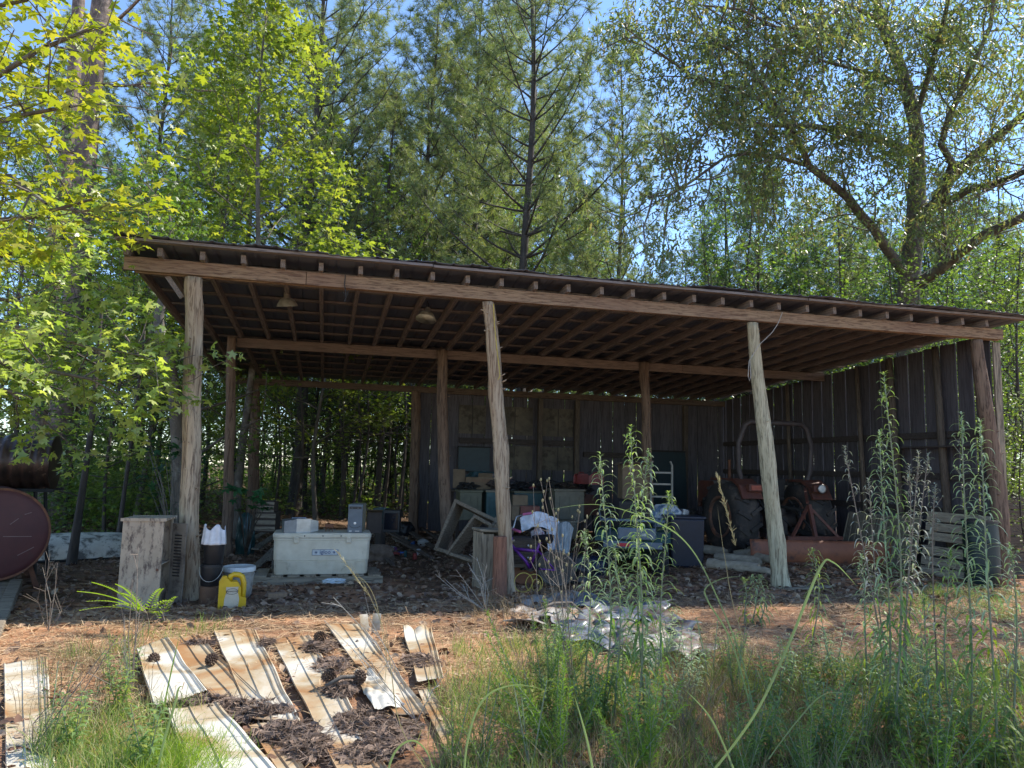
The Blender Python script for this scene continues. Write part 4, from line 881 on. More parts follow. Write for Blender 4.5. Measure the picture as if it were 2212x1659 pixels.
# pallet and cooler
p, m = base(700, 1262); DX = 8.4
cw = 206*m*1.01; t = E('pallet', 'low grey wooden pallet under the white cooler', 'pallet', p, 0)
pl = MB()
for k in range(8): part('slat', MB().box((-.72+k*.185, .32, .094), (.135, .66, .016)), W_greyz if k % 2 else W_grey, t)
for y in (.02, .33, .62): part('runner', MB().box((-.07, y, .043), (1.5, .038, .085)), W_grey, t)
ck = E('ice_chest', 'big white cooler with two latches standing on the pallet', 'cooler', (p.x-.04, p.y+.06, .104), 0)
cd_, ch = .50, .40
def rr(w, d, r, n=6):
    return [(sx*(w/2-r)+r*math.cos(a0+PI/2*i/n), sy*(d/2-r)+r*math.sin(a0+PI/2*i/n)) for sx, sy, a0 in ((1, 1, 0), (-1, 1, PI/2), (-1, -1, PI), (1, -1, 1.5*PI)) for i in range(n+1)]
def loft(levels):
    mb = MB(); n = None
    V = []
    for w, d, z, r in levels:
        o_ = rr(w, d, r); n = len(o_); V += [(x, y+cd_/2, z) for x, y in o_]
    F = [(i*n+j, i*n+(j+1) % n, (i+1)*n+(j+1) % n, (i+1)*n+j) for i in range(len(levels)-1) for j in range(n)]+[tuple(range(n-1, -1, -1)), tuple((len(levels)-1)*n+j for j in range(n))]
    return mb.add(V, F)
o = part('body', loft([(cw*.935, cd_*.9, 0, .05), (cw*.95, cd_*.92, .012, .055), (cw*.965, cd_*.945, .16, .06), (cw*.975, cd_*.965, .165, .06), (cw*.985, cd_*.985, ch-.005, .06), (cw, cd_, ch, .06), (cw, cd_, ch+.02, .06)]), M_white, ck); smooth_by(o, 30)
o = part('lid', loft([(cw+.005, cd_+.005, ch+.024, .06), (cw+.012, cd_+.012, ch+.03, .06), (cw+.012, cd_+.012, ch+.065, .06), (cw-.01, cd_-.01, ch+.078, .06), (cw-.1, cd_-.1, ch+.078, .05)]), M_white, ck); smooth_by(o, 30)
mb = MB()
for k in range(5):
    x = -cw*.40+k*cw*.2
    for s in (-1, 1): mb.bar((x+s*(.062), cd_*.022-.004, .148), (x+s*.045, cd_*.045-.005, .035), .006, .006, up=(0, 1, 0))
    mb.bar((x-.062, cd_*.022-.004, .148), (x+.062, cd_*.022-.004, .148), .005, .005, up=(0, 1, 0))
part('moulding', mb, M_white, ck)
for x in (-.283, .283):
    x *= cw/1.06; part('latch', MB().box((x, -.012, ch+.005), (.058, .016, .078)).box((x, -.022, ch+.022), (.035, .012, .02)), M_white, ck, bevel=.006)
for x in (-.21, 0, .21): part('bolt', MB().lathe([(0, -.005), (.006, -.004), (.008, 0)], 10, (x, -.007, ch+.048), 'Y'), M_dark, ck)
M_blue = plain('blue_ink', (.02, .05, .17), .5)
px0 = .035
part('name_plate', MB().box((px0, .002, ch*.64), (.30, .006, .068)), plain('plate_white', (.55, .58, .58), .4), ck)
part('plate_border', MB().box((px0, -.0022, ch*.64+.0325), (.30, .002, .003)).box((px0, -.0022, ch*.64-.0325), (.30, .002, .003)).box((px0-.1485, -.0022, ch*.64), (.003, .002, .062)).box((px0+.1485, -.0022, ch*.64), (.003, .002, .062)), M_blue, ck)
text('lettering', 'igloo', .062, M_blue, ck, (px0, -.003, ch*.64+.004), (R_(90), 0, 0), sx=1.05)
for s in (-1, 1):
    mb = MB()
    for k in range(4): a = k*PI/4; mb.bar((px0+s*.105-.018*math.cos(a), -.0028, ch*.64-.018*math.sin(a)), (px0+s*.105+.018*math.cos(a), -.0028, ch*.64+.018*math.sin(a)), .003, .001, up=(0, 1, 0))
    part('snowflake', mb, M_blue, ck)
zt = .104+ch+.079
# computer tower
M_pc = plain('grey_pc_front', (.12, .15, .18), .45); M_pct = mat('tan_pc_case', (.30, .27, .19), (.24, .21, .15), rough=.5, metal=.2)
t = E('computer_tower', 'grey computer tower standing on the right end of the cooler', 'computer', (p.x+.33, p.y+.12, zt), -.16)
part('case', MB().box((0, .2, .17), (.17, .38, .335)), M_pct, t, bevel=.004)
part('front_panel', MB().box((0, -.006, .17), (.172, .03, .34)), M_pc, t, bevel=.006)
part('drive_bay', MB().box((0, -.023, .30), (.145, .006, .028)), M_blk, t); part('drive_bay', MB().box((0, -.023, .262), (.145, .005, .03)), M_pc, t)
part('power_button', MB().lathe([(0, -.008), (.014, -.007), (.017, 0)], 20, (0, -.021, .115), 'Y'), plain('silver', (.6, .62, .65), .3, .5), t)
part('indicator', MB().box((-.04, -.023, .298), (.012, .006, .006)).box((.03, -.023, .298), (.012, .006, .006)), plain('led_grey', (.5, .5, .5), .4), t)
part('port_panel', MB().box((-.05, -.023, .022), (.03, .005, .016)).box((.03, -.023, .022), (.05, .005, .012)), plain('port_white', (.5, .5, .48), .5), t)
part('curved_trim', MB().tube([(.07*math.sin(a), -.022, .105-.045*math.cos(a)) for a in np.linspace(-1.2, 1.2, 12)], .003, 5), M_blk, t)
# silver housing and carton
t = E('lamp_housing', 'silver reflector housing lying on the left end of the cooler', 'housing', (p.x-.33, p.y+.14, zt), .3)
M_sil = plain('silver_sheet', (.48, .50, .52), .3, .75)
part('body', MB().prism([(0, 0), (.16, 0), (.16, .155), (0, .155)], 0, .2, c=(-.02, 0, 0)), M_sil, t, bevel=.006)
part('hood', MB().add([(-.02, .0, .0), (-.17, -.02, .0), (-.17, -.02, .14), (-.02, .0, .155), (-.02, .18, 0), (-.15, .16, 0), (-.15, .16, .15), (-.02, .18, .155)], [(0, 1, 2, 3), (4, 7, 6, 5), (3, 2, 6, 7), (1, 5, 6, 2), (0, 4, 5, 1)]), plain('dull_silver', (.25, .26, .27), .4, .5), t)
part('reflector', MB().add([(.14, .0, .0), (.25, .03, .01), (.25, .03, .13), (.14, 0, .155), (.14, .2, 0), (.25, .15, .01), (.25, .15, .13), (.14, .2, .155)], [(0, 1, 2, 3), (4, 7, 6, 5), (3, 2, 6, 7), (1, 5, 6, 2), (0, 4, 5, 1)]), M_sil, t)
T('cardboard_carton', MB().box((0, 0, .15), (.2, .2, .30)).box((0, 0, .302), (.206, .09, .003)), M_card, 'upright cardboard carton behind the silver housing', 'carton', (p.x-.34, p.y+.75, .36), .1, bevel=.003)
T('small_stand', MB().box((0, 0, .07), (.10, .08, .035)).bar((-.03, 0, .05), (-.04, 0, 0), .01, .01).bar((.03, 0, .05), (.04, 0, 0), .01, .01).bar((0, .02, .05), (0, .04, 0), .01, .01), M_rust, 'small brown stand on the middle of the cooler lid', 'stand', (p.x+.03, p.y+.3, zt))
T('crate_table', MB().box((0, 0, .17), (.42, .34, .34)).box((0, 0, .35), (.46, .38, .02)), W_grey, 'grey wooden crate behind the left end of the cooler', 'crate', (p.x-.36, p.y+.80, 0), bevel=.006)
# planks fanned beside the cooler
for k, (a, b) in enumerate((((615, 1236), (602, 1170)), ((575, 1232), (618, 1168)), ((598, 1222), (636, 1165)), ((568, 1200), (622, 1150)), ((560, 1180), (618, 1140)))):
    pa = base(*a)[0]; pb = base(b[0], b[1], .12)[0]; pa.z = .03+.022*k; pb.z = .14+.03*k
    pa.x -= .12
    T('plank', MB().bar(pa, pb, .11, .022), wood('plank_wood', (.24, .21, .16), (.11, .09, .07), (.17, .14, .10), 'Y'), ('grey plank lying flattest beside the pallet', 'lowest slanting plank left of the cooler', 'second slanting plank left of the cooler', 'third slanting plank, nearer the green sack', 'topmost slanting plank by the green sack')[k], 'plank', group='planks heaped left of the cooler', bevel=.003)
# dark green sack
def blob(rx, ry, h, seed, n=22, fold=.12, pinch=.3):
    q = random.Random(seed); ph = [q.uniform(0, 6.3) for _ in range(6)]
    def fn(u, v):
        a = u*2*PI; k = math.sin(min(1, v*1.02)*PI*.5+.0); r = (1-(1-v)**6)*0+1
        prof = (1-max(0, v-.55)**2*3.2*(1-pinch)) if v < 1 else 0.02
        f = 1+fold*math.sin(a*5+ph[0]+v*4)*.6+fold*.6*math.sin(a*9+ph[1]-v*7)+fold*.5*math.sin(v*13+a*2+ph[2])
        return (rx*prof*f*math.cos(a), ry*prof*f*math.sin(a), h*(v+.03*math.sin(a*3+ph[3])*v))
    mb = MB().grid(fn, n*2, n); mb.add([(0, 0, h*1.0)]+[fn(i/(n*2), 1) for i in range(n*2)], [(0, i+1, (i+1) % (n*2)+1) for i in range(n*2)]); return mb
M_gsack = plain('dark_green_plastic', (.012, .05, .05), .35)
T('green_sack', blob(.13, .12, .62, 3), M_gsack, 'tall dark green plastic sack behind the leafy seedling', 'sack', base(528, 1198)[0], smooth=True)
# leafy seedling by the middle-row post
def leafy(name, label, pts, sizes, mt, stem_base, cat='seedling', tm=STAR, n=2, seed=1, sp=.03, flat=.5):
    r_ = np.random.default_rng(seed); b = Vector(stem_base); t = E(name, label, cat, b); mb = MB(); tw = []
    for q_ in pts:
        e = Vector(q_)-b; mb.tube([(0, 0, 0), tuple(e*.5+Vector((0, 0, e.z*.15))), tuple(e)], [.006, .005, .003], 5); tw += [(np.array(e), nvec(np.array([e.x, e.y, .1])))]
    part('stem', mb, M_barkg, t); part('leaves', leaves_at(r_, tw, n, sizes, tm, mt, 'leaves', sp, .15, .35, flat), None, t); return t
b0 = base(530, 1205)[0]; rr_ = random.Random(4)
leafy('leafy_seedling', 'dark green big-leaved seedling beside the middle-row post', [atD(530+rr_.uniform(-42, 48), 1082+rr_.uniform(-30, 25), 9.2+rr_.uniform(-.2, .2)) for _ in range(16)], .19, leafmat('deep_green_leaves', [(.025, .085, .035), (.035, .11, .04)], (1.5, 2, .8), .35, .45), b0)
b0 = base(375, 1260)[0]
leafy('leafy_seedling', 'dark green seedling behind the left post beside the cabinet', [atD(375+rr_.uniform(-60, 55), 1020+rr_.uniform(-80, 90), 9.6+rr_.uniform(-.3, .3)) for _ in range(26)], .18, leafmat('deep_green_leaves2', [(.025, .075, .035), (.035, .10, .04)], (1.5, 2, .8), .35, .45), b0, seed=5, n=3, sp=.08)
# boxes and pots behind the cooler
def crate(name, x0, x1, yt, yb, dep, d, mt, label, cat='box', rz=0., extra=None, bev=.004, zb=0.):
    a = atD(x0, yb, dep); b = atD(x1, yt, dep); w = abs((b-a).dot(_r)); h = abs((b-a).dot(_u)); c = atD((x0+x1)/2, yb, dep)
    t = E(name, label, cat, (c.x, c.y, zb), -YAW*.7+rz); z0 = max(0, c.z-zb)
    if c.z < .25: z0 = 0; h = max(h, b.z-zb)
    part('body', MB().box((0, d/2, z0+h/2), (w, d, h)), mt, t, bevel=bev)
    if extra: extra(t, w, d, z0, h)
    return t
def flaps(t, w, d, z0, h):
    part('flap', MB().box((0, -.05, z0+h+.012), (w*.98, .12, .005), RX(-.35)), M_card, t); part('flap', MB().box((-w/2-.04, d/2, z0+h+.012), (.10, d*.9, .005), RY(-.5)), M_card, t)
def lidded(mt_):
    def f(t, w, d, z0, h):
        part('lid', MB().box((0, d/2, z0+h+.018), (w+.03, d+.03, .032)), mt_, t, bevel=.006)
        for s in (-1, 1): part('rib', MB().box((s*w*.3, -.004, z0+h*.45), (.02, .008, h*.75)), mt_, t)
    return f
def slats(t, w, d, z0, h):
    for k in range(3): part('slat', MB().box((0, -.012, z0+h*(.18+.32*k)), (w+.02, .014, h*.2)), W_grey, t)
M_dbox = plain('dark_brown_box', (.07, .05, .04), .8)
crate('wooden_box', 556, 590, 1083, 1108, 11.2, .3, M_dbox, 'upper dark wooden box left of the cooler', extra=slats, zb=.43)
crate('wooden_box', 552, 592, 1107, 1150, 11.1, .35, M_dbox, 'lower dark wooden box left of the cooler', extra=slats)
def tvx(t, w, d, z0, h):
    part('screen', MB().box((0, -.006, z0+h*.5), (w*.8, .012, h*.75)), plain('dark_glass', (.01, .012, .02), .1), t, bevel=.004); part('back_shell', MB().box((0, d+.06, z0+h*.5), (w*.6, .12, h*.6)), M_blk, t)
crate('old_television', 826, 862, 1103, 1150, 11, .32, M_blk, 'black television set behind the right end of the cooler', 'television', extra=tvx)
crate('cardboard_box', 794, 824, 1106, 1152, 10.9, .3, M_dbox, 'brown box between the computer tower and the television', rz=.2, extra=flaps)
T('black_sack', blob(.18, .15, .30, 8), M_blk, 'black plastic sack right of the television', 'sack', base(874, 1160)[0], smooth=True)
t = E('green_pot', 'dark green flower pot on a post stump behind the television', 'pot', (*gp_at(828, 12), 0)); part('stump', MB().tube([(0, 0, -.05), (0, 0, .45)], [.09, .08], 12), M_barkd, t)
part('pot', MB().lathe([(0, .45), (.08, .45), (.12, .66), (.135, .66), (.135, .70), (.115, .70), (.1, .6), (0, .6)], 24), M_gsack, t)
# rubble to the right of the cooler
M_rock = mat('tan_rock', (.26, .20, .15), (.15, .12, .09), scale=7, rough=.9, bump=.5)
T('tan_sack', blob(.20, .16, .24, 12, pinch=.1), mat('burlap', (.20, .14, .10), (.14, .10, .07), scale=40, rough=.95, bump=.4), 'brown cloth sack slumped right of the cooler', 'sack', base(820, 1212)[0], smooth=True)
T('round_stone', blob(.10, .09, .13, 13, fold=.05, pinch=-.2), mat('pale_stone', (.42, .40, .36), (.3, .28, .25), scale=6, rough=.9), 'pale rounded stone on the ground left of the wooden crates', 'stone', base(914, 1180)[0], smooth=True)
q = random.Random(77)
for k, (a, b, w) in enumerate((((838, 1165), (905, 1190), .09), ((850, 1180), (935, 1210), .07), ((868, 1150), (950, 1196), .10), ((890, 1140), (958, 1172), .08), ((905, 1128), (962, 1150), .09), ((800, 1190), (850, 1225), .05))):
    pa = base(*a)[0]; pb = base(*b)[0]; pa.z = .10-.01*k+.05; pb.z = .03
    T('old_board', MB().bar(pa, pb, w, .03), wood('old_board_wood', (.17, .13, .10), (.08, .06, .05), (.12, .09, .07), 'Y'), 'weathered board in the rubble between the cooler and the wooden crates', 'board', group='boards in the rubble', bevel=.003)
cols = [(.03, .10, .30), (.5, .5, .5), (.10, .03, .10), (.35, .33, .30), (.02, .08, .08), (.3, .05, .04), (.4, .38, .30)]
for k in range(16):
    px, py = 845+q.uniform(0, 60), 1176+q.uniform(-8, 34); c = cols[k % 7]; mt = plain('tin_%s' % 'abcdefg'[k % 7], c, .4, .2); b = base(px, py)[0]; r = q.uniform(.022, .035)
    T('small_tin', MB().lathe([(0, 0), (r, 0), (r, .09), (r*.9, .095), (0, .095)], 14), mt, 'small tin or bottle in the litter right of the cooler', 'tin', (b.x, b.y, r if k % 2 else 0), group='small tins and bottles in the litter', rot=(PI/2*(k % 2), 0, q.uniform(0, 6)), smooth=False)
T('brick', MB().box((0, 0, .03), (.19, .09, .058)), mat('buff_brick', (.30, .20, .12), (.22, .14, .09), scale=30, rough=.9, bump=.4), 'single buff brick on the ground in front of the cooler', 'brick', base(599, 1293)[0], .12, bevel=.005)
T('crumpled_wrapper', blob(.10, .04, .05, 19, fold=.3), plain('wrapper_blue_white', (.5, .58, .62), .3), 'crumpled pale blue wrapper on the pallet edge', 'wrapper', base(722, 1260, .1)[0]+Vector((0, .03, 0)))
# slanted wooden frames, upright box timber and red log
W_crate = wood('crate_boards', (.20, .165, .12), (.085, .07, .052), (.13, .105, .08), 'X')
def frame_thing(pts, dep, w, d, label):
    P = [atD(x, y, dep[i]) for i, (x, y) in enumerate(pts)]; b = min(P, key=lambda v: v.z); bb = Vector((b.x, b.y, 0)); t = E('open_crate', label, 'crate', bb, 0, 'old wooden crates leaning on the second front post')
    for i in range(4):
        a, c = P[i]-bb, P[(i+1) % 4]-bb; n = (P[1]-P[0]).cross(P[2]-P[1]).normalized(); e = (c-a).normalized()*w*.5
        part('side_board', MB().bar(a+(e if i % 2 else -e), c-(e if i % 2 else -e), w, d, up=n), W_crate, t, bevel=.004)
    return t, P
dd_ = [(base(944, 1196)[0]-CAM).dot(_f)]*4
t1, PP = frame_thing([(950, 1190), (992, 1088), (1078, 1130), (1040, 1216)], [9.4, 9.6, 9.3, 9.0], .045, .26, 'larger open grey wooden crate leaning against the second front post')
t1, PP = frame_thing([(975, 1200), (1033, 1121), (1068, 1140), (1030, 1218)], [9.0, 9.1, 8.9, 8.8], .04, .18, 'smaller open grey wooden crate in front of the larger one')
b1 = base(1056, 1272)[0]
t = E('timber_box', 'square weathered grey timber box standing beside the second front post', 'timber', b1, .15)
part('side_board', MB().box((-.15, .0, .33), (.028, .26, .66)), W_greyz, t); part('side_board', MB().box((.13, .01, .33), (.028, .24, .66)), W_greyz, t); part('back_board', MB().box((-.01, .13, .33), (.30, .026, .66)), W_greyz, t)
part('front_board', MB().box((-.07, -.12, .32), (.13, .026, .64)), W_greyz, t); part('top_board', MB().box((0, 0, .676), (.36, .30, .03), RY(.06)), W_grey, t, bevel=.006)
b1 = base(1076, 1284)[0]
T('red_log', MB().tube([(0, 0, -.03), (.0, 0, .3), (-.005, 0, .64), (-.005, 0, .645)], [.085, .078, .076, .06], 16, jit=.05, rs=random.Random(3)), wood('red_cedar_heart', (.26, .12, .075), (.13, .06, .04), (.19, .10, .07), 'Z'), 'reddish cedar log standing upright in front of the timber box', 'log', b1+Vector((0, -.05, 0)), smooth=False)
# drawer box and carton right of the post
b1 = base(1128, 1262)[0]
t = E('cardboard_box', 'orange-brown carton on the ground under the dark drawer unit', 'box', b1, -.1); part('body', MB().box((0, .15, .12), (.36, .32, .24)), mat('orange_card', (.28, .12, .06), (.20, .09, .05), rough=.9), t, bevel=.004); part('flap', MB().box((0, -.03, .235), (.34, .10, .005), RX(.5)), M_card, t)
t = E('drawer_unit', 'dark wooden drawer unit with two pale knobs on the orange-brown carton', 'drawers', b1+Vector((0, 0, .243)), -.1)
part('carcass', MB().box((0, .15, .155), (.38, .32, .31)), M_dbox, t, bevel=.004)
for z in (.08, .225):
    o = part('drawer', MB().box((0, -.018, z), (.35, .02, .13)), wood('drawer_wood', (.11, .085, .065), (.05, .04, .035), (.08, .06, .045), 'X'), t, bevel=.003); part('knob', MB().lathe([(0, -.02), (.010, -.018), (.012, -.008), (.005, 0)], 12, (.06, -.028, z), 'Y'), plain('pale_knob', (.6, .6, .58), .3), o)
# bicycle
b1 = base(1202, 1268)[0]
M_pur = plain('purple_paint', (.16, .03, .28), .3); M_tyre = mat('tyre_rubber', (.035, .032, .03), (.02, .019, .018), scale=20, rough=.85, bump=.2); M_chr = plain('dull_chrome', (.4, .4, .4), .35, .8)
bk = E('bicycle', "child's purple bicycle leaning among the boxes under a white cloth", 'bicycle', b1, 0, rot=(R_(-16), 0, R_(152)))
def wheel(parent, c, r, tw, name='wheel', axis='Y', tyre=M_tyre, rimm=M_chr, sp=16):
    w_ = part(name, MB().lathe([(.018, -.03), (.02, -.03), (.02, .03), (.018, .03)], 12, c, axis), rimm, parent)
    part('tyre', MB().lathe([(r-tw*.8, -tw*.35), (r-tw*.4, -tw*.55), (r-tw*.1, -tw*.4), (r, 0), (r-tw*.1, tw*.4), (r-tw*.4, tw*.55), (r-tw*.8, tw*.35)], 36, c, axis), tyre, w_, smooth=True)
    part('rim', MB().lathe([(r-tw*1.2, -tw*.25), (r-tw*.75, -tw*.38), (r-tw*.75, tw*.38), (r-tw*1.2, tw*.25)], 36, c, axis), rimm, w_)
    mb = MB(); 
    for k in range(sp):
        a = 2*PI*k/sp; v = (math.cos(a), math.sin(a)); e = r-tw*.9
        mb.bar((c[0]+v[0]*.015, c[1]+.02*(-1)**k, c[2]+v[1]*.015), (c[0]+v[0]*e, c[1], c[2]+v[1]*e), .003, .003) if axis == 'Y' else None
    if mb.v: part('spokes', mb, rimm, w_)
    return w_
rb = .235
M_btyre = mat('lightened_tyre', (.13, .115, .10), (.08, .07, .06), scale=20, rough=.9)  # tyre grey lightened so the wheels show in the dark under the roof
wheel(bk, (0, 0, rb), rb, .045, tyre=M_btyre); wheel(bk, (.78, 0, rb), rb, .045, tyre=M_btyre)
part('frame', MB().tube([(.55, 0, .52), (.36, 0, .30), (.32, 0, .22)], .020, 10).tube([(.55, 0, .46), (.20, 0, .44)], .018, 10).tube([(.32, 0, .22), (.16, 0, .60)], .016, 10).tube([(.32, 0, .22), (0, .05, rb)], .010, 8).tube([(.32, 0, .22), (0, -.05, rb)], .010, 8).tube([(.20, 0, .44), (0, .05, rb)], .009, 8).tube([(.20, 0, .44), (0, -.05, rb)], .009, 8).tube([(.56, 0, .42), (.53, 0, .60)], .02, 10), M_pur, bk, smooth=True)
part('fork', MB().tube([(.56, .05, .44), (.63, .055, .38), (.78, .055, rb)], .011, 8).tube([(.56, -.05, .44), (.63, -.055, .38), (.78, -.055, rb)], .011, 8).box((.565, 0, .44), (.04, .13, .03)), M_pur, bk)
part('handlebar', MB().tube([(.52, 0, .62), (.51, .02, .70), (.50, .16, .80), (.42, .28, .80)], .010, 8).tube([(.52, 0, .62), (.51, -.02, .70), (.50, -.16, .80), (.42, -.28, .80)], .010, 8), M_chr, bk, smooth=True)
for s in (-1, 1): part('grip', MB().tube([(.44, s*.255, .80), (.34, s*.32, .80)], .016, 10), plain('pink_grip', (.45, .10, .22), .5), bk)
part('seat', MB().add([(.02, -.09, .62), (.02, .09, .62), (.10, .10, .63), (.25, .025, .63), (.28, 0, .625), (.25, -.025, .63), (.10, -.10, .63), (.06, 0, .66), (.02, -.08, .58), (.02, .08, .58), (.1, .09, .58), (.26, .02, .60), (.26, -.02, .60), (.1, -.09, .58)], [(7, 0, 6), (7, 6, 5), (7, 5, 4), (7, 4, 3), (7, 3, 2), (7, 2, 1), (7, 1, 0), (0, 8, 13, 6), (6, 13, 12, 5), (1, 2, 10, 9), (2, 3, 11, 10), (0, 1, 9, 8), (8, 9, 10, 11, 12, 13), (3, 4, 11), (4, 5, 12), (4, 12, 11)]), M_blk, bk)
part('crank', MB().lathe([(0, -.04), (.06, -.038), (.06, -.032), (0, -.03)], 20, (.32, 0, .22), 'Y').bar((.32, -.05, .22), (.42, -.06, .17), .015, .012).bar((.32, .05, .22), (.22, .06, .27), .015, .012), M_chr, bk)
for s, x, z in ((-1, .42, .17), (1, .22, .27)): part('pedal', MB().box((x, s*.10, z), (.07, .08, .018)), M_blk, bk)
# white cloth draped over the bicycle and the boxes: a sagging sheet
def cloth(corners, label, name='white_cloth', sag=.12, seed=3, mt=None, cat='cloth', n=30, fold=.03):
    P = [atD(x, y, d) for x, y, d in corners]; q = random.Random(seed); ph = [q.uniform(0, 6) for _ in range(6)]
    c = sum(P, Vector())/4
    def fn(u, v):
        p_ = P[0]*(1-u)*(1-v)+P[1]*u*(1-v)+P[2]*u*v+P[3]*(1-u)*v
        f = fold*(math.sin(u*17+ph[0]+v*3)+.6*math.sin(u*29+ph[1]-v*5)+.5*math.sin(v*11+u*6+ph[2])); b = math.sin(u*PI)*.06
        return tuple(p_-c+Vector((0, -f-b*(1-v), b+.5*f*math.sin(v*PI))))
    o = T(name, MB().grid(fn, n, n), mt or plain('white_cotton', (.66, .67, .72), .8), label, cat, c, smooth=True); o.modifiers.new('s', 'SOLIDIFY').thickness = .003; return o
cloth([(1122, 1118, 9.3), (1186, 1112, 9.4), (1190, 1146, 9.2), (1128, 1150, 9.2)], 'white shirt hung over the bicycle handlebar', seed=4, fold=.016)
cloth([(1178, 1116, 9.5), (1214, 1138, 9.6), (1208, 1226, 9.4), (1184, 1206, 9.3)], 'long white cloth falling to the right of the bicycle', seed=6, fold=.016)
cloth([(1205, 1132, 9.5), (1238, 1140, 9.6), (1226, 1212, 9.4), (1204, 1224, 9.2)], 'pale green-grey cloth hanging behind the white cloth', seed=9, mt=plain('grey_cotton', (.30, .34, .36), .8), fold=.014)
cloth([(1146, 1150, 9.1), (1174, 1148, 9.1), (1178, 1172, 9.0), (1150, 1174, 9.0)], 'crumpled white and red garment at the bicycle front', seed=11, mt=mat('patterned_cotton', (.55, .50, .50), (.45, .40, .40), scale=20, rough=.9, spots=(.30, .05, .08), spot_scale=16, spot_at=.56), fold=.02)
T('wire_loop', MB().tube([(math.cos(a)*.11*(1-.1*a/12), 0, .12+math.sin(a)*.11*(1-.12*a/12)) for a in np.linspace(0, 6.1, 24)], .005, 6).tube([(.13+math.cos(a)*.10, .01, .11+math.sin(a)*.10) for a in np.linspace(1.2, 7.6, 26)], .005, 6).tube([(.15+math.cos(a)*.05, -.01, .09+math.sin(a)*.07) for a in np.linspace(1.2, 7.6, 20)], .004, 6), M_yel, 'yellow wire bent into loops on the ground by the second front post', 'wire', base(1130, 1282)[0])
T('black_sack', blob(.22, .2, .34, 21), M_blk, 'black plastic sack right of the bicycle', 'sack', base(1240, 1256)[0], smooth=True)
T('black_sack', blob(.2, .18, .26, 23), plain('navy_plastic', (.012, .018, .04), .35), 'dark blue plastic sack beside the mower wheel', 'sack', base(1276, 1245)[0], smooth=True)
# ---- work table, totes and the clutter on it ----
YT = 4.6
ta, tb = onY(985, 1056, YT), onY(1266, 1056, YT); tw_ = tb.x-ta.x; zt_ = ta.z-.03
t = E('work_table', 'long low work table under the clutter near the back wall', 'table', ((ta.x+tb.x)/2, YT+.35, 0))
part('tabletop', MB().box((0, 0, zt_-.015), (tw_, .75, .03)), M_dbox, t)
for sx in (-1, 1):
    for sy in (-1, 1): part('leg', MB().box((sx*(tw_/2-.05), sy*.32, (zt_-.03)/2), (.05, .05, zt_-.03)), M_dbox, t)
def tote(x0, x1, yt, yb, Y, mt, lmt, label, cat='tote'):
    a = onY(x0, yb, Y); b = onY(x1, yt, Y); w = b.x-a.x; h = b.z-max(a.z, 0); d = .42; t = E('storage_tote', label, cat, ((a.x+b.x)/2, Y, max(a.z, 0) if a.z > .2 else 0), 0); h = b.z-t.location.z
    part('body', MB().box((0, d/2, h/2), (w*.92, d*.92, h)), mt, t, bevel=.01); part('lid', MB().box((0, d/2, h+.002), (w, d, .04)), lmt, t, bevel=.01)
    for k in (-1, 0, 1): part('rib', MB().box((k*w*.3, .012, h*.42), (.018, .012, h*.8)), mt, t)
M_teal = plain('teal_plastic', (.03, .085, .09), .5); M_cream = plain('cream_plastic', (.15, .135, .095), .5); M_gren = plain('olive_plastic', (.10, .10, .06), .5)
tote(1048, 1100, 1062, 1122, 3.9, M_teal, M_cream, 'teal storage tote with a cream lid behind the second front post'); tote(1108, 1176, 1064, 1118, 4.3, M_teal, M_gren, 'teal tote behind the brown cartons')
tote(1196, 1266, 1060, 1128, 3.7, M_cream, M_cream, 'large cream tote at the right end of the work table'); tote(990, 1044, 1062, 1124, 3.9, M_gren, M_gren, 'olive tote at the left end of the work table')
tote(1200, 1250, 1128, 1165, 2.9, M_cream, M_cream, 'low cream tote in front of the large cream one')
crate('cardboard_box', 1108, 1140, 1070, 1096, 11.6, .3, M_card, 'small brown carton in front of the teal tote', zb=.45); crate('cardboard_box', 1124, 1166, 1094, 1122, 11.4, .3, mat('red_brown_card', (.20, .08, .06), (.14, .06, .05), rough=.9), 'red-brown carton under the small brown one', zb=.25)
crate('cardboard_box', 1106, 1122, 1094, 1124, 11.4, .3, M_card, 'narrow carton left of the red-brown one', zb=.25)
t = E('cardboard_box', 'printed cardboard box on the left part of the work table', 'box', onY(1036, 1054, YT+.05)*1., 0); t.location.z = zt_
part('body', MB().box((0, .15, .12), (.50, .3, .24)), M_card, t, bevel=.003); part('hand_hole', MB().box((-.14, -.002, .09), (.05, .006, .03)).box((.17, -.002, .09), (.05, .006, .03)), M_dark, t)
mb = MB()
for r_i in range(3):
    for k in range(9): mb.box((-.11+k*.035, -.002, .20-r_i*.02), (.026, .004, .005))
part('print', mb, plain('red_print', (.28, .10, .06), .8), t); part('flap', MB().box((.1, 0, .27), (.26, .005, .10), RX(.5)), M_card, t)
leanb = E('cardboard_box', 'tilted open carton leaning left of the work table', 'box', base(938, 1130)[0]+Vector((0, 0, 0)), 0, rot=(0, R_(-24), .1)); part('body', MB().box((0, .2, .25), (.30, .3, .45)), M_card, leanb, bevel=.004); part('flap', MB().box((.12, .02, .50), (.12, .3, .005), RY(.5)), M_card, leanb)
crate('cardboard_box', 978, 1004, 1014, 1054, 13, .25, M_card, 'tall yellowish carton at the left end of the work table', zb=zt_)
def on_table(px, label, name, mb, mt, cat, Y=YT+.3, z=None, rz=0., **k): return T(name, mb, mt, label, cat, (onY(px, 1050, Y).x, Y, zt_ if z is None else z), rz, **k)
on_table(1150, 'red and cream cushion lying on the work table', 'cushion', blob(.34, .2, .16, 31, pinch=.0, fold=.04), mat('red_cream_cloth', (.34, .28, .22), (.20, .05, .055), scale=2.5, rough=.9, lo=.48, hi=.5), 'cushion', smooth=True)
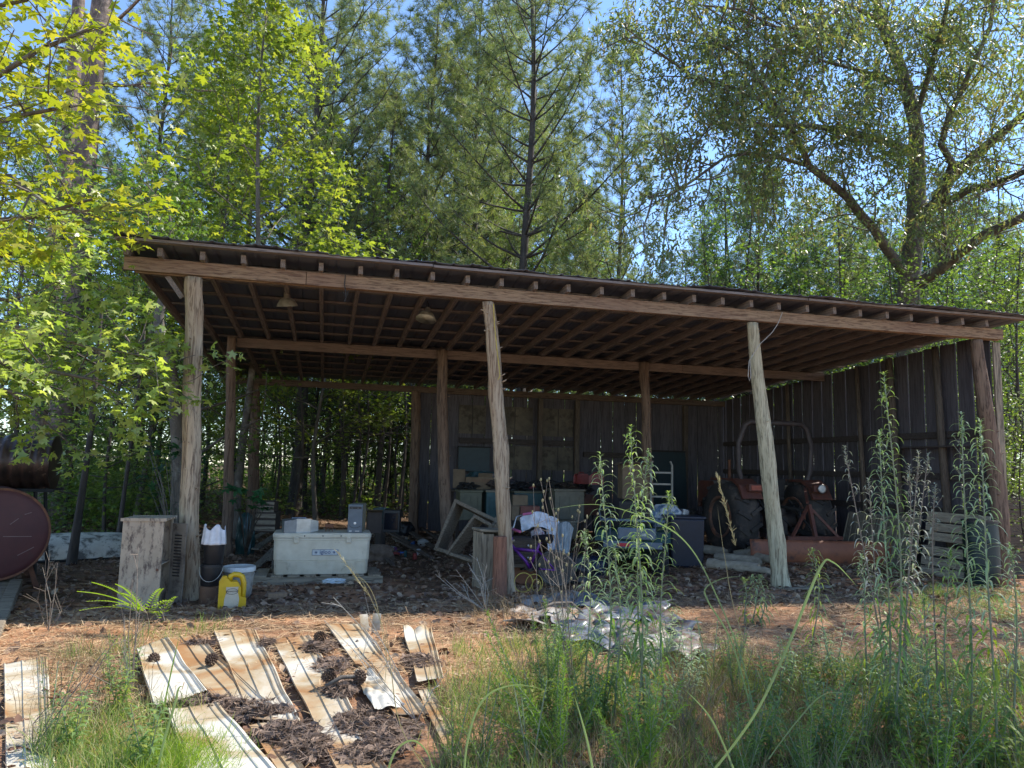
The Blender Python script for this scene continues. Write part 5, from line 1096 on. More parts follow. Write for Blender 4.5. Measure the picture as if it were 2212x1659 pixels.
on_table(1040, 'dark teal basin of cloths on the work table', 'basin', blob(.30, .2, .34, 33, pinch=.6, fold=.06), M_teal, 'basin', Y=YT+.55)
on_table(1096, 'dark bundle of rags on the work table', 'rag_bundle', blob(.2, .2, .22, 35, fold=.2), plain('dark_rags', (.05, .04, .05), .9), 'rags')
on_table(1200, 'grey bundle of rags on the right of the work table', 'rag_bundle', blob(.28, .2, .17, 37, fold=.2), plain('grey_rags', (.075, .065, .07), .9), 'rags')
for k_, (px_, s_2) in enumerate(((1010, .7), (1070, .9), (1120, .8), (1176, 1.), (1222, .8), (1256, .7))): on_table(px_, 'dark heap of cloth and odds and ends on the work table', 'rag_bundle', blob(.24*s_2, .2, .22*s_2, 60+k_, fold=.3), (M_dark, M_dbox, M_blk)[k_ % 3], 'rags', Y=YT+.15, group='dark heaps on the work table')
on_table(1238, 'dark coil of rope and rags beside the red petrol can', 'rag_bundle', blob(.18, .2, .2, 38, fold=.25), plain('brown_rags', (.06, .045, .035), .9), 'rags')
t = E('magazine_stack', 'slanting stack of pale magazines on the work table', 'magazines', (onY(1052, 1050, YT+.2).x, YT+.2, zt_+.245), .2)
for k in range(4): part('magazine', MB().box((k*.02, 0, .01+.014*k), (.24, .18, .012), RY(-.12)@RZ(.2*k)), plain('page_%s' % 'abcd'[k], ((.35, .30, .28), (.30, .12, .10), (.4, .38, .36), (.20, .18, .2))[k], .6), t)
M_red = plain('red_plastic', (.22, .03, .025), .45); M_or = mat('shade_dark_orange_paint', (.16, .052, .032), (.095, .036, .026), scale=6, rough=.6, spots=(.10, .05, .035), spot_scale=8, spot_at=.58)  # orange darkened to carry the shade in the shed; spots are dirt
def gascan(px, py, dep, label, z=None, rz=0.):
    c = atD(px, py, dep); t = E('petrol_can', label, 'petrol can', (c.x, c.y, c.z if z is None else z), rz, 'red petrol cans'); t.scale = (.72, .72, .72)
    part('body', MB().prism([(-.15, 0), (.15, 0), (.15, .17), (.10, .21), (-.10, .21), (-.15, .17)], -.09, .09), M_red, t, bevel=.02); part('handle', MB().tube([(-.08, 0, .20), (-.07, 0, .26), (.06, 0, .26), (.08, 0, .20)], .014, 8), M_red, t); part('spout', MB().tube([(.12, 0, .19), (.17, 0, .25), (.24, 0, .29)], [.02, .016, .010], 8), M_blk, t)
gascan(1256, 1020, 13.0, 'upper red petrol can on the clutter at the right end of the table', zt_+.18, .2); gascan(1288, 1045, 12.6, 'lower red petrol can hanging beside the work table end', None, -.3)
t = E('orange_blower', 'orange machine casing standing under the red petrol can', 'machine', base(1290, 1158)[0]+Vector((0, .6, 0))); part('casing', MB().prism([(-.13, .42), (.16, .42), (.20, .60), (.10, .82), (-.05, .82), (-.14, .66)], -.10, .10), M_or, t, bevel=.02); part('leg', MB().bar((-.08, 0, .42), (-.10, 0, 0), .03, .03), M_dark, t); part('leg', MB().bar((.12, 0, .42), (.14, 0, 0), .03, .03), M_dark, t)
# clutter along the shelf line of the back wall
shx0, shx1 = onY(994, 960, DB-.3).x, onY(1062, 960, DB-.3).x
t = E('wall_board', 'dark teal panel standing in for the dark opening in the back wall above the work table', 'board', ((shx0+shx1)/2, DB-.13, 1.55)); part('panel', MB().box((0, 0, 0), (shx1-shx0, .03, .50)), plain('dark_teal', (.012, .035, .042), .5), t); part('edge', MB().box((0, -.02, .262), (shx1-shx0+.04, .03, .03)).box((0, -.02, -.262), (shx1-shx0+.04, .03, .03)), M_dark, t)  # added panel, its dark colour stands in for an opening
a, b = onY(1406, 985, DB-.25).x, onY(1480, 985, DB-.25).x
t = E('dark_sheet', 'dark teal sheet propped against the back wall right of the middle-row post', 'sheet', ((a+b)/2, DB-.35, 0), 0, rot=(R_(-3), 0, 0)); part('panel', MB().box((0, 0, .95), (b-a, .02, 1.8)), plain('dark_teal2', (.012, .03, .036), .5), t, bevel=.004); part('edge', MB().box((0, -.014, 1.84), (b-a, .012, .04)), M_dark, t)
# back wall panels of lighter board between the studs
for k, (x0, x1, z0, z1) in enumerate(((990, 1050, 2.1, 2.72), (1072, 1152, 2.1, 2.72), (1072, 1152, 1.35, 1.86), (1172, 1240, 2.1, 2.72), (1172, 1240, 1.35, 1.86))):
    a, b = onY(x0, 950, DB-.02).x, onY(x1, 950, DB-.02).x; n_ = 2
    mb = MB()
    for j in range(n_): w1 = (b-a)/n_; mb.box((a+w1*(j+.5), DB+.022, (z0+z1)/2), (w1-.015, .012, z1-z0))
    part('wall_panel', mb, mat('stained_ply', (.15, .13, .095), (.085, .075, .06), scale=3, rough=.9, bump=.1, spots=(.06, .05, .04), spot_scale=5, spot_at=.55), shed)
# carton and ladder
crate('cardboard_box', 1344, 1402, 1004, 1078, 11.8, .35, M_card, 'tall brown cardboard box standing behind the green mower', extra=flaps, zb=.55)
c = atD(1429, 1098, 11.6); zz = lambda y: atD(1429, y, 11.6).z
t = E('stepladder', 'short pale aluminium ladder end beside the tall cardboard box', 'ladder', (c.x, c.y, 0), -.25); M_al = plain('dull_aluminium', (.24, .235, .20), .5, .3); wl = 46*11.6/FPX
for s in (-1, 1): part('rail', MB().tube([(s*wl/2, 0, 0), (s*wl/2, 0, zz(1005)), (s*(wl/2-.03), 0, zz(996))], .018, 8), M_al, t)
for y in (1021, 1046, 1073, 1105): part('rung', MB().box((0, 0, zz(y)), (wl-.03, .03, .028)), M_al, t)
t = E('parcel_bundle', 'white and blue bundle of bags heaped right of the ladder', 'bundle', (*gp_at(1440, 11.5), .55), 0); part('bag', blob(.24, .16, .34, 41, fold=.12), mat('blue_white_bag', (.50, .52, .55), (.10, .16, .24), scale=9, rough=.5, lo=.5, hi=.56), t, smooth=True)
part('bag', MB().box((.26, 0, .12), (.14, .2, .30), RY(.15)), mat('striped_bag', (.45, .45, .42), (.06, .06, .08), scale=14, stretch=(1, 1, .1), rough=.5, lo=.49, hi=.52), t, bevel=.02)
T('tool_chest', MB().box((0, .2, .27), (.75, .4, .54)).box((0, -.004, .40), (.70, .012, .008)).box((0, -.004, .2), (.70, .012, .008)), M_dark, 'dark chest under the white and blue bundle', 'chest', (*gp_at(1430, 11.4), 0), -.15, bevel=.01)
t = E('blue_bin', 'large dark blue bin between the mower and the tractor wheel', 'bin', (*gp_at(1484, 10.9), 0), -.2); part('body', MB().box((0, .2, .36), (.48, .42, .72), taper=1.08), plain('navy_bin', (.014, .018, .035), .4), t, bevel=.03); part('rim', MB().box((0, .2, .73), (.55, .49, .035)), plain('navy_rim', (.02, .025, .045), .4), t, bevel=.01)
# ---- green riding mower ----
b1 = base(1378, 1243)[0]
M_gn = mat('dark_green_paint', (.018, .055, .045), (.012, .035, .03), scale=5, rough=.35, bump=0, spots=(.05, .05, .04), spot_scale=10, spot_at=.62); M_gy = plain('grey_plastic_trim', (.12, .15, .19), .45)
mw = E('riding_mower', 'dark green riding mower with a rack and knobbly tyres beside the blue bin', 'mower', b1+Vector((0, .15, 0)), -.45)
def fat_wheel(parent, x, y, r, w, mt=M_tyre, rim=M_gy, lug=18, lh=.018, name='wheel'):
    wl_ = part(name, MB().lathe([(0, -w*.36), (r*.16, -w*.36), (r*.18, -w*.28), (r*.46, -w*.30), (r*.50, -w*.5), (r*.56, -w*.515), (r*.56, w*.515), (r*.50, w*.5), (r*.46, w*.30), (0, w*.28)], 28, (x, y, r), 'X'), rim, parent)
    part('tyre', MB().lathe([(r*.50, -w*.42), (r*.62, -w*.5), (r*.86, -w*.5), (r*.965, -w*.38), (r*.98, 0), (r*.965, w*.38), (r*.86, w*.5), (r*.62, w*.5), (r*.50, w*.42)], 40, (x, y, r), 'X'), mt, wl_, smooth=True)
    mb = MB()
    for k in range(lug*2):
        a = 2*PI*(k+.5*(k % 2))/(lug*2)*1.0; s = 1 if k % 2 else -1
        a1 = a; a2 = a+.30*min(1, 10/lug); P0 = (x+s*w*.48, y+r*.955*math.cos(a1), r+r*.955*math.sin(a1)); P1 = (x+s*w*.02, y+r*.995*math.cos(a2), r+r*.995*math.sin(a2))
        up = (0, math.cos((a1+a2)/2), math.sin((a1+a2)/2)); mb.bar(P0, P1, w*.13, lh*2, up=up)
    part('tread', mb, mt, wl_); return wl_
fat_wheel(mw, -.36, .0, .25, .22); fat_wheel(mw, .36, .0, .25, .22); fat_wheel(mw, -.36, 1.15, .19, .15); fat_wheel(mw, .36, 1.15, .19, .15)
part('body', MB().box((0, .25, .48), (.52, .62, .22)).box((0, 1.1, .52), (.44, .7, .32)), M_gn, mw, bevel=.04, seg=3)
part('rear_fender', MB().prism([(-.34, .46), (-.26, .60), (0, .64), (.26, .60), (.34, .46), (.30, .46), (.24, .56), (0, .60), (-.24, .56), (-.30, .46)], -.50, .50, axis='X', c=(0, .0, 0)), M_gn, mw, bevel=.008)
part('bumper', MB().box((0, -.33, .42), (.78, .05, .09)), M_gy, mw, bevel=.012); part('reflector', MB().box((-.12, -.358, .42), (.16, .01, .045)), plain('red_reflector', (.5, .03, .05), .2), mw, bevel=.003)
part('seat', MB().box((0, .1, .70), (.42, .40, .09)).box((0, -.10, .84), (.40, .08, .30), RX(.15)), M_blks, mw, bevel=.03); part('steering_wheel', MB().lathe([(.15, -.01), (.165, 0), (.15, .01), (.135, 0), (.15, -.01)], 28, (0, .70, .92)).box((0, .70, .92), (.28, .02, .01)), M_blk, mw)
part('steering_column', MB().tube([(0, .70, .92), (0, .82, .58)], .02, 8), M_blk, mw)
part('rack', MB().tube([(-.42, -.40, .74), (.42, -.40, .74), (.42, .0, .74)], .010, 6).tube([(-.42, -.40, .74), (-.42, .0, .74)], .010, 6).tube([(-.42, -.2, .74), (.42, -.2, .74)], .010, 6).tube([(-.3, -.36, .74), (-.3, -.3, .5)], .010, 6).tube([(.3, -.36, .74), (.3, -.3, .5)], .010, 6).tube([(-.42, -.4, .74), (-.46, -.2, .86), (-.30, .2, .90)], .010, 6), M_gy, mw)
part('white_label', MB().box((.15, -.372, .56), (.06, .004, .03)), plain('label_white', (.5, .5, .5), .5), mw); part('rear_panel', MB().box((.05, -.35, .57), (.5, .04, .16)), M_gy, mw, bevel=.02)
part('cutting_deck', MB().box((0, .6, .20), (.95, .62, .12)), M_gn, mw, bevel=.03)
# ---- orange tractor seen from its rear left ----
b1 = base(1680, 1200)[0]
tr = E('tractor', 'old orange tractor with a roll bar and rear blade parked facing the back wall', 'tractor', b1+Vector((-.06, .2, 0)), 0)
M_tt = mat('tractor_tyre', (.055, .048, .043), (.03, .027, .025), scale=8, rough=.9, bump=.3, spots=(.10, .08, .065), spot_scale=4, spot_at=.55); M_rim = mat('orange_brown_rim', (.34, .14, .075), (.22, .10, .06), scale=6, rough=.7, spots=(.15, .09, .065), spot_at=.5)
rt = .64
for s in (-1, 1): fat_wheel(tr, s*.72, 0, rt, .44, M_tt, M_rim, 15, .030, 'rear_wheel')
for s in (-1, 1): fat_wheel(tr, s*.56, 1.75, .34, .18, M_tt, M_rim, 18, .010, 'front_wheel')
part('transmission', MB().box((0, .15, .60), (.34, .9, .42)).lathe([(0, -.52), (.12, -.52), (.14, 0), (.12, .52), (0, .52)], 20, (0, 0, .60), 'X'), mat('greasy_iron', (.07, .05, .04), (.035, .03, .028), rough=.6), tr, bevel=.02)
part('hood', MB().box((0, 1.45, 1.02), (.46, 1.15, .42)).box((0, 2.05, .95), (.44, .06, .50)), M_or, tr, bevel=.05, seg=3); part('engine', MB().box((0, 1.4, .68), (.34, 1.2, .36)), M_dark, tr, bevel=.02)
for s in (-1, 1):
    f = part('fender', MB().prism([(-.62, .98), (-.50, 1.20), (-.30, 1.30), (.42, 1.30), (.42, 1.27), (-.28, 1.27), (-.47, 1.17), (-.59, .97)], s*.48, s*.86, axis='X'), M_or, tr, bevel=.006)
    part('lamp_box', MB().box((s*.62, -.60, 1.16), (.26, .08, .12)), M_or, tr, bevel=.01)
hl = part('work_light', MB().lathe([(0, .05), (.05, .04), (.075, 0), (.078, -.02), (.072, -.022)], 24, (.62, -.66, 1.16), 'Y'), M_chr, tr, smooth=True); part('lens', MB().lathe([(0, -.03), (.05, -.026), (.072, -.02)], 24, (.62, -.66, 1.16), 'Y'), plain('lamp_lens', (.8, .78, .72), .1), hl, smooth=True)
part('tail_plate', MB().box((-.62, -.645, 1.16), (.18, .01, .075)), plain('tail_lens', (.42, .09, .05), .4), tr)
part('roll_bar', MB().tube([(-.50, -.20, .62), (-.56, -.22, 1.0), (-.70, -.25, 1.45), (-.72, -.27, 1.9), (-.60, -.28, 2.22), (-.50, -.28, 2.28), (.50, -.28, 2.28), (.62, -.28, 2.20), (.72, -.27, 1.9), (.70, -.25, 1.45), (.56, -.22, 1.0), (.50, -.20, .62)], .046, 10), mat('roll_bar_iron', (.075, .06, .055), (.045, .035, .035), rough=.6), tr, smooth=True)
part('seat', MB().box((0, .0, .98), (.44, .42, .09)).box((0, -.20, 1.16), (.42, .08, .32), RX(.2)), M_blks, tr, bevel=.03); part('steering_wheel', MB().lathe([(.19, -.012), (.205, 0), (.19, .012), (.175, 0), (.19, -.012)], 30, (0, .55, 1.36)).box((0, .55, 1.36), (.37, .025, .012)).box((0, .55, 1.36), (.025, .37, .012)), M_blk, tr); part('steering_column', MB().tube([(0, .55, 1.35), (0, .75, .9)], .025, 8), M_dark, tr)
part('three_point_arm', MB().bar((-.30, -.25, .45), (-.36, -1.15, .40), .05, .07).bar((.30, -.25, .45), (.36, -1.15, .40), .05, .07).bar((0, -.30, .85), (0, -1.10, .82), .04, .04).bar((-.30, -.2, .95), (-.34, -.8, .43), .03, .03).bar((.30, -.2, .95), (.34, -.8, .43), .03, .03), M_dark, tr)
bl = part('rear_blade', MB().grid(lambda u, v: ((u-.5)*2.35, -.05*math.sin(v*PI), .02+.36*v), 20, 8), mat('orange_blade_paint', (.32, .115, .055), (.21, .075, .04), scale=3, rough=.6, spots=(.12, .06, .045), spot_scale=5, spot_at=.62), tr, smooth=True, loc=(.05, -1.45, 0), rot=(0, 0, -.24)); bl.modifiers.new('s', 'SOLIDIFY').thickness = .012
part('edge', MB().box((0, -.01, .012), (2.35, .02, .06)), M_rust, bl)
part('a_frame', MB().bar((0, -1.14, .90), (-.42, -1.30, .42), .04, .04).bar((0, -1.14, .90), (.42, -1.30, .42), .04, .04).bar((0, -1.16, .92), (0, -1.30, .42), .055, .055).bar((-.5, -1.28, .40), (.5, -1.28, .40), .07, .06).bar((0, -1.12, .95), (.30, -.65, 1.16), .045, .045), M_or, tr)
part('hose', MB().tube([(-.2, -.25, .82), (-.35, -.5, .95), (-.30, -.75, .75), (-.15, -.9, .55)], .014, 7).tube([(.1, -.28, .8), (.2, -.6, .92), (.1, -.8, .7)], .012, 7), M_blk, tr, smooth=True)
part('lever', MB().tube([(.30, -.05, 1.0), (.34, -.15, 1.35)], .010, 6).tube([(.22, .35, 1.0), (.20, .25, 1.3)], .010, 6), M_dark, tr)
part('hitch_plate', MB().box((0, -.34, .52), (.30, .06, .30)).box((0, -.36, .78), (.12, .08, .16)), mat('oily_steel', (.09, .07, .06), (.045, .038, .034), rough=.5), tr, bevel=.01)
part('exhaust', MB().tube([(.16, 1.5, 1.2), (.16, 1.5, 1.65)], .03, 10), M_rust, tr)
t = E('basket', 'pale woven basket resting on the tractor seat', 'basket', b1+Vector((.12, .18, 1.03)), .3); part('body', MB().lathe([(0, 0), (.10, 0), (.17, .15), (.175, .16), (.16, .16), (.095, .015)], 24), mat('wicker', (.26, .22, .15), (.12, .10, .07), scale=60, rough=.9, bump=.5), t); part('rim', MB().lathe([(.165, .155), (.18, .15), (.18, .17), (.165, .17)], 24), M_wg, t)
part('handle', MB().tube([(.17*math.cos(a), 0, .16+.13*math.sin(a)) for a in np.linspace(0, PI, 14)], .008, 6), M_wg, t)
# logs
M_log = mat('grey_log_bark', (.54, .45, .33), (.30, .245, .175), scale=8, stretch=(.3, 1, 1), rough=.95, bump=.7, bd=.01)
M_cut = mat('cut_wood', (.40, .32, .22), (.28, .21, .14), scale=20, rough=.9)
ends = (((1520, 1196), (1640, 1206), .075, .07), ((1545, 1212), (1650, 1222), .07, .065), ((1530, 1228), (1640, 1240), .075, .07), ((1580, 1198), (1680, 1212), .07, .2), ((1620, 1215), (1690, 1232), .065, .12), ((1600, 1236), (1684, 1247), .05, .06))
for k, (a, b, r, z) in enumerate(ends):
    pa, pb = base(*a)[0], base(*b)[0]; pa.z = pb.z = z; c = (pa+pb)/2; rr_ = random.Random(k)
    P = [pa.lerp(pb, i/8)-c+Vector((0, 0, rr_.uniform(-.006, .006))) for i in range(9)]
    mb = MB(); mb.tube(P, [r*rr_.uniform(.92, 1.08) for _ in P], 14, jit=.05, rs=rr_); fs = len(mb.f); mb.m[-1] = 1; mb.m[-2] = 1
    T('split_log', mb, [M_log, M_cut], ('longest grey log at the back of the log pile', 'grey log in the middle of the log pile', 'front grey log of the log pile', 'log resting on top of the log pile', 'short log at the right end of the pile beside the third post', 'thin pale log in front of the third post')[k], 'log', c, group='logs piled by the third front post', smooth=False)
# ---- things along the side wall ----
def wall_lean(px, y_top, y_bot, X, label, name, n, w, mt, lean, horiz=False, cat='boards'): pass
M_tan = mat('tan_panelling', (.22, .19, .135), (.16, .135, .10), scale=3, rough=.8, bump=.1, spots=(.11, .09, .07), spot_scale=5, spot_at=.6)
def onX(px, py, X): d = ray(px, py); return CAM+d*((X-CAM.x)/d.x)
pa, pb = onX(1815, 1130, XR-.65), onX(1962, 1150, XR-.65)
t = E('leaning_panels', 'tan ribbed panels leaning against the side wall behind the tractor blade', 'panels', (XR-.62, (pa.y+pb.y)/2, 0), 0, rot=(0, R_(16), 0)); Lp = abs(pa.y-pb.y)
for k in range(5): part('panel', MB().box((-.03*k+.04, (k-2)*Lp*.13, .42), (.012, Lp*.46, .84-.03*k), RX(.03*(k-2))), M_tan, t)
mb = MB()
for k in range(12): mb.box((-.125, -Lp*.48+k*Lp*.085, .40), (.012, .018, .74))
part('batten', mb, W_greyz, t)
pa, pb = onX(1968, 1150, XR-.75), onX(2100, 1150, XR-.75)
t = E('plank_gate', 'grey gate of horizontal planks leaning against the side wall by the fourth front post', 'gate', (XR-.62, (pa.y+pb.y)/2, 0), 0, rot=(0, R_(12), 0)); Lp = abs(pa.y-pb.y)
for k, (z0, z1) in enumerate(((.0, .12), (.14, .26), (.29, .42), (.50, .62), (.64, .76), (.78, .92))): part('plank', MB().box((0, 0, (z0+z1)/2), (.025, Lp, z1-z0)), wood('gate_plank_%s' % 'abcdef'[k], (.38, .32, .23), (.18, .15, .11), (.27, .22, .16), 'Y'), t, bevel=.003)
for s in (-1, 1): part('upright', MB().box((.03, s*Lp*.4, .46), (.03, .09, .92)), W_greyz, t)
M_dkb = plain('dark_barrel', (.012, .03, .03), .5)
t = E('dark_drum', 'dark green barrel standing between the plank gate and the fourth front post', 'barrel', onX(2118, 1150, XR-.55)*1.); t.location.z = 0
o = part('body', MB().lathe([(0, 0), (.20, 0), (.21, .02), (.215, .25), (.225, .26), (.215, .27), (.215, .55), (.225, .56), (.215, .57), (.205, .82), (0, .82)], 32), M_dkb, t); smooth_by(o); part('lid', MB().lathe([(.20, .822), (.225, .822), (.225, .85), (.19, .855), (0, .85)], 32), M_blk, t)
t = E('wall_shelf', 'narrow dark board shelf fixed to the side wall', 'shelf', (XR-.22, onX(2000, 965, XR-.2).y, onX(2000, 966, XR-.2).z)); part('board', MB().box((0, 0, 0), (.16, 1.5, .025)), W_girt, t); [part('bracket', MB().box((.05, y_, -.08), (.03, .03, .14)), W_girt, t) for y_ in (-.5, .5)]
# board stack outside the right end
p0 = onY(2196, 1240, .35); t = E('board_fence', 'dark horizontal boards stacked like a fence outside the right end', 'fence', (p0.x, .6, 0), -.1)
for k in range(6): part('board', MB().box((.95, 0, .10+.19*k), (1.9, .04, .175)), wood('fence_board_%s' % 'abcdef'[k], (.16, .125, .095), (.07, .055, .045), (.11, .085, .065), 'X'), t, bevel=.004)
for x in (.04, 1.85): part('post', MB().box((x, .05, .60), (.09, .055, 1.2)), W_postd, t)
b1 = base(2172, 1272)[0]
t = E('tan_pail', 'small orange-brown pail at the foot of the fourth front post', 'pail', b1); part('body', MB().lathe([(0, 0), (.07, 0), (.085, .13), (.078, .13), (.065, .01)], 20), M_rim, t); part('handle', MB().tube([(.085*math.cos(a), -.02, .12+.08*math.sin(a)) for a in np.linspace(0, PI, 10)], .003, 5), M_pale, t)
pa, pb = base(1700, 1278)[0], base(1790, 1272)[0]; T('old_board', MB().bar(pa+Vector((0, 0, .03)), pb+Vector((0, 0, .03)), .09, .02), W_grey, 'thin grey board flat on the ground right of the third front post', 'board')
q = random.Random(15)
for k in range(14):
    px, py = q.uniform(560, 1900), q.uniform(1235, 1300); b = base(px, py)[0]; a = q.uniform(0, 3); L = q.uniform(.15, .45); e = Vector((math.cos(a)*L, math.sin(a)*L, 0))
    T('fallen_twig', MB().tube([b+Vector((0, 0, .012)), b+e*.5+Vector((0, 0, .03)), b+e+Vector((0, 0, .012))], [.007, .006, .003], 6), M_barkg, 'short twig lying on the litter at the shed front', 'twig', group='twigs on the shed floor')
# ================= foreground: metal sheets, tarpaulin, weeds =================
M_pan = None
def panel_mat(name, seed, rust):
    m, nt, b = _new(name)
    n = noise(nt, 1.6, 7, rough=.6, stretch=(1, 1, 1)); n.inputs['Distortion'].default_value = .6
    mp = [x for x in nt.nodes if x.type == 'MAPPING'][0]; mp.inputs['Location'].default_value = (seed*3.1, seed*1.7, 0)
    r = ramp(nt, [(.5-rust*.20, (.52, .50, .44)), (.60-rust*.14, (.37, .295, .19)), (.70-rust*.12, (.30, .165, .075)), (.85, (.26, .12, .06))]); nt.links.new(n.outputs[0], r.inputs[0])
    n2 = noise(nt, 14, 8, rough=.75); r2 = ramp(nt, [(.60, (0, 0, 0)), (.72, (.8, .8, .8))]); nt.links.new(n2.outputs[0], r2.inputs[0])
    nt.links.new(mixc(nt, r2.outputs[0], r.outputs[0], (.22, .17, .12)), b.inputs['Base Color']); b.inputs['Roughness'].default_value = .5; b.inputs['Specular IOR Level'].default_value = .4
    return m
PM = [panel_mat('painted_sheet_%s' % 'abc'[i], i+1, (.12, .6, .95)[i]) for i in range(3)]
def sheet(quad, mi, label, ribs=(.02, .40, .76, .80, .90, .96), z=.02, dz=0., seed=1, curl=0., n=60):
    """a narrow profiled metal sheet: quad = far left, far right, near right, near left corners on the ground"""
    a, b_, c, d = [G(*p_) for p_ in quad]; o0 = (a+b_+c+d)/4; o0.z = 0; q = random.Random(seed); ph = [q.uniform(0, 6) for _ in range(4)]; nu = 72
    def fn(u, v):
        p_ = a*(1-u)*(1-v)+b_*u*(1-v)+c*u*v+d*(1-u)*v
        h = sum(.011*max(0, 1-abs(u-r)/.016) for r in ribs)
        z_ = float(gz(p_.x, p_.y))*.6+z+dz*v+h+.005*math.sin(v*5+ph[0]+u)+.002*math.sin(u*5+v*9+ph[1])+curl*max(0, .12-v)**1*abs(math.sin(u*6+ph[2]))*3
        return (p_.x-o0.x, p_.y-o0.y, z_)
    o = T('metal_sheet', MB().grid(fn, nu, n), PM[mi], label, 'metal sheet', o0, group='old metal sheets on the ground'); o.modifiers.new('s', 'SOLIDIFY').thickness = .0015
    smooth_by(o, 25); return o
sheet([(7, 1447), (101, 1431), (122, 1700), (12, 1700)], 1, 'leftmost rust-stained metal sheet at the picture edge', seed=1)
sheet([(293, 1420), (362, 1393), (446, 1513), (330, 1548)], 0, 'whitest metal sheet with a pine cone on it', seed=2, z=.05)
sheet([(360, 1560), (470, 1546), (660, 1760), (420, 1760)], 0, 'nearest white metal sheet at the bottom edge', seed=3, z=.05, ribs=(.02, .06, .42, .80, .93))
sheet([(359, 1389), (430, 1383), (590, 1536), (455, 1520)], 2, 'orange rust-stained metal sheet between two white ones', seed=4, z=.03)
sheet([(460, 1368), (552, 1367), (652, 1580), (545, 1570)], 1, 'cream metal sheet with ribbed edge, left of the straw heap', seed=5, z=.03)
sheet([(584, 1387), (669, 1380), (852, 1700), (738, 1700)], 1, 'long cream metal sheet running to the bottom edge, beside the pine cones', seed=6, z=.03)
sheet([(702, 1361), (781, 1358), (928, 1560), (850, 1560)], 1, 'cream metal sheet right of the pine cones', seed=7, z=.04)
sheet([(535, 1580), (590, 1570), (720, 1740), (650, 1745)], 2, 'rusty metal sheet end showing under the near straw heap', seed=8, z=.02)
sheet([(870, 1376), (932, 1373), (958, 1480), (900, 1490)], 1, 'short metal sheet half buried in straw at the right', seed=9, z=.05, curl=.12)
sheet([(902, 1500), (930, 1490), (1020, 1680), (980, 1690)], 2, 'narrow rusty metal strip in the weeds', seed=10, z=.03)
sheet([(676, 1700), (704, 1700), (730, 1780), (690, 1780)], 0, 'small white metal strip at the bottom edge', seed=13, z=.05)
# crumpled piece and curled tabs
def crumple(quad, label, amp, seed, mt, name='crumpled_sheet', cat='metal sheet', n=40, z=.06, freq=1., edge=0.):
    P = [G(*p_) for p_ in quad]; o0 = sum(P, Vector())/4; o0.z = 0; q = random.Random(seed); ph = [q.uniform(0, 6) for _ in range(12)]
    def fn(u, v):
        uu = u+edge*.05*math.sin(v*14+ph[8])*(2*u-1)+edge*.03*math.sin(v*31+ph[9]); vv = v+edge*.06*math.sin(u*12+ph[10])*(2*v-1)
        p_ = P[0]*(1-uu)*(1-vv)+P[1]*uu*(1-vv)+P[2]*uu*vv+P[3]*(1-uu)*vv
        h = abs(math.sin(u*5*freq+ph[0]+v*3))*.5+abs(math.sin(v*7*freq+ph[1]-u*4))*.4+math.sin((u+v)*13*freq+ph[2]+2*math.sin(u*6+ph[5]))*.22+abs(math.sin((u-v*1.3)*19*freq+ph[3]+1.5*math.sin(v*7+ph[6])))*.13+math.sin(u*37*freq+v*17+ph[4]+2*math.sin(v*9))*.05
        return (p_.x-o0.x, p_.y-o0.y, float(gz(p_.x, p_.y))+z+amp*(h-.5))
    o = T(name, MB().grid(fn, n, n), mt, label, cat, o0); o.modifiers.new('s', 'SOLIDIFY').thickness = .002; return o
crumple([(762, 1468), (796, 1463), (874, 1540), (808, 1560)], 'bent white metal piece buckled upward by the pine cones', .05, 3, PM[0], freq=.4, z=.05)
for k, (x, y) in enumerate(((788, 1372), (811, 1370))):
    c = G(x, y); T('metal_offcut', MB().grid(lambda u, v: ((u-.5)*.07, .05*v*v, .16*v), 3, 8), PM[0], ('left of two bent white metal tabs standing up', 'right of two bent white metal tabs standing up')[k], 'metal offcut', c, .3-.5*k).modifiers.new('s', 'SOLIDIFY').thickness = .002
# tarpaulin
M_tarp = mat('crumpled_pale_tarp', (.36, .345, .32), (.20, .20, .20), scale=2.2, rough=.5, bump=.2, spots=(.17, .11, .075), spot_scale=5, spot_at=.52)
M_tarpb = mat('blue_grey_tarp', (.09, .12, .17), (.22, .23, .25), scale=3, rough=.35, bump=.2, spots=(.10, .07, .055), spot_scale=5, spot_at=.53)
tp = [([(1118, 1300), (1260, 1290), (1330, 1352), (1112, 1362)], .10, 3, M_tarp, 'pale crumpled plastic sheet nearest the log post, left end of the heap'), ([(1240, 1300), (1420, 1305), (1520, 1372), (1300, 1368)], .09, 5, M_tarpb, 'dark blue-grey crumpled plastic sheet at the back of the heap'),
      ([(1180, 1348), (1330, 1345), (1400, 1430), (1220, 1410)], .09, 7, M_tarpb, 'bluish crumpled plastic sheet in the middle of the heap'), ([(1310, 1362), (1490, 1372), (1550, 1440), (1370, 1438)], .07, 9, M_tarp, 'pale crumpled plastic sheet at the right end of the heap')]
for k, (qd, am, sd_, mt, lb) in enumerate(tp): crumple(qd, lb, am*1.3, sd_, mt, 'plastic_sheet', 'plastic sheet', 70, .02+.012*k, .7, 1.6).data.polygons.foreach_set('use_smooth', [True]*4900)
T('fallen_branch', MB().tube([G(1160, 1352, .14), G(1195, 1342, .16), G(1235, 1338, .15), G(1260, 1350, .10)], [.012, .016, .013, .008], 7), M_barkg, 'curved bare branch lying on the pale plastic sheet', 'branch', smooth=True)
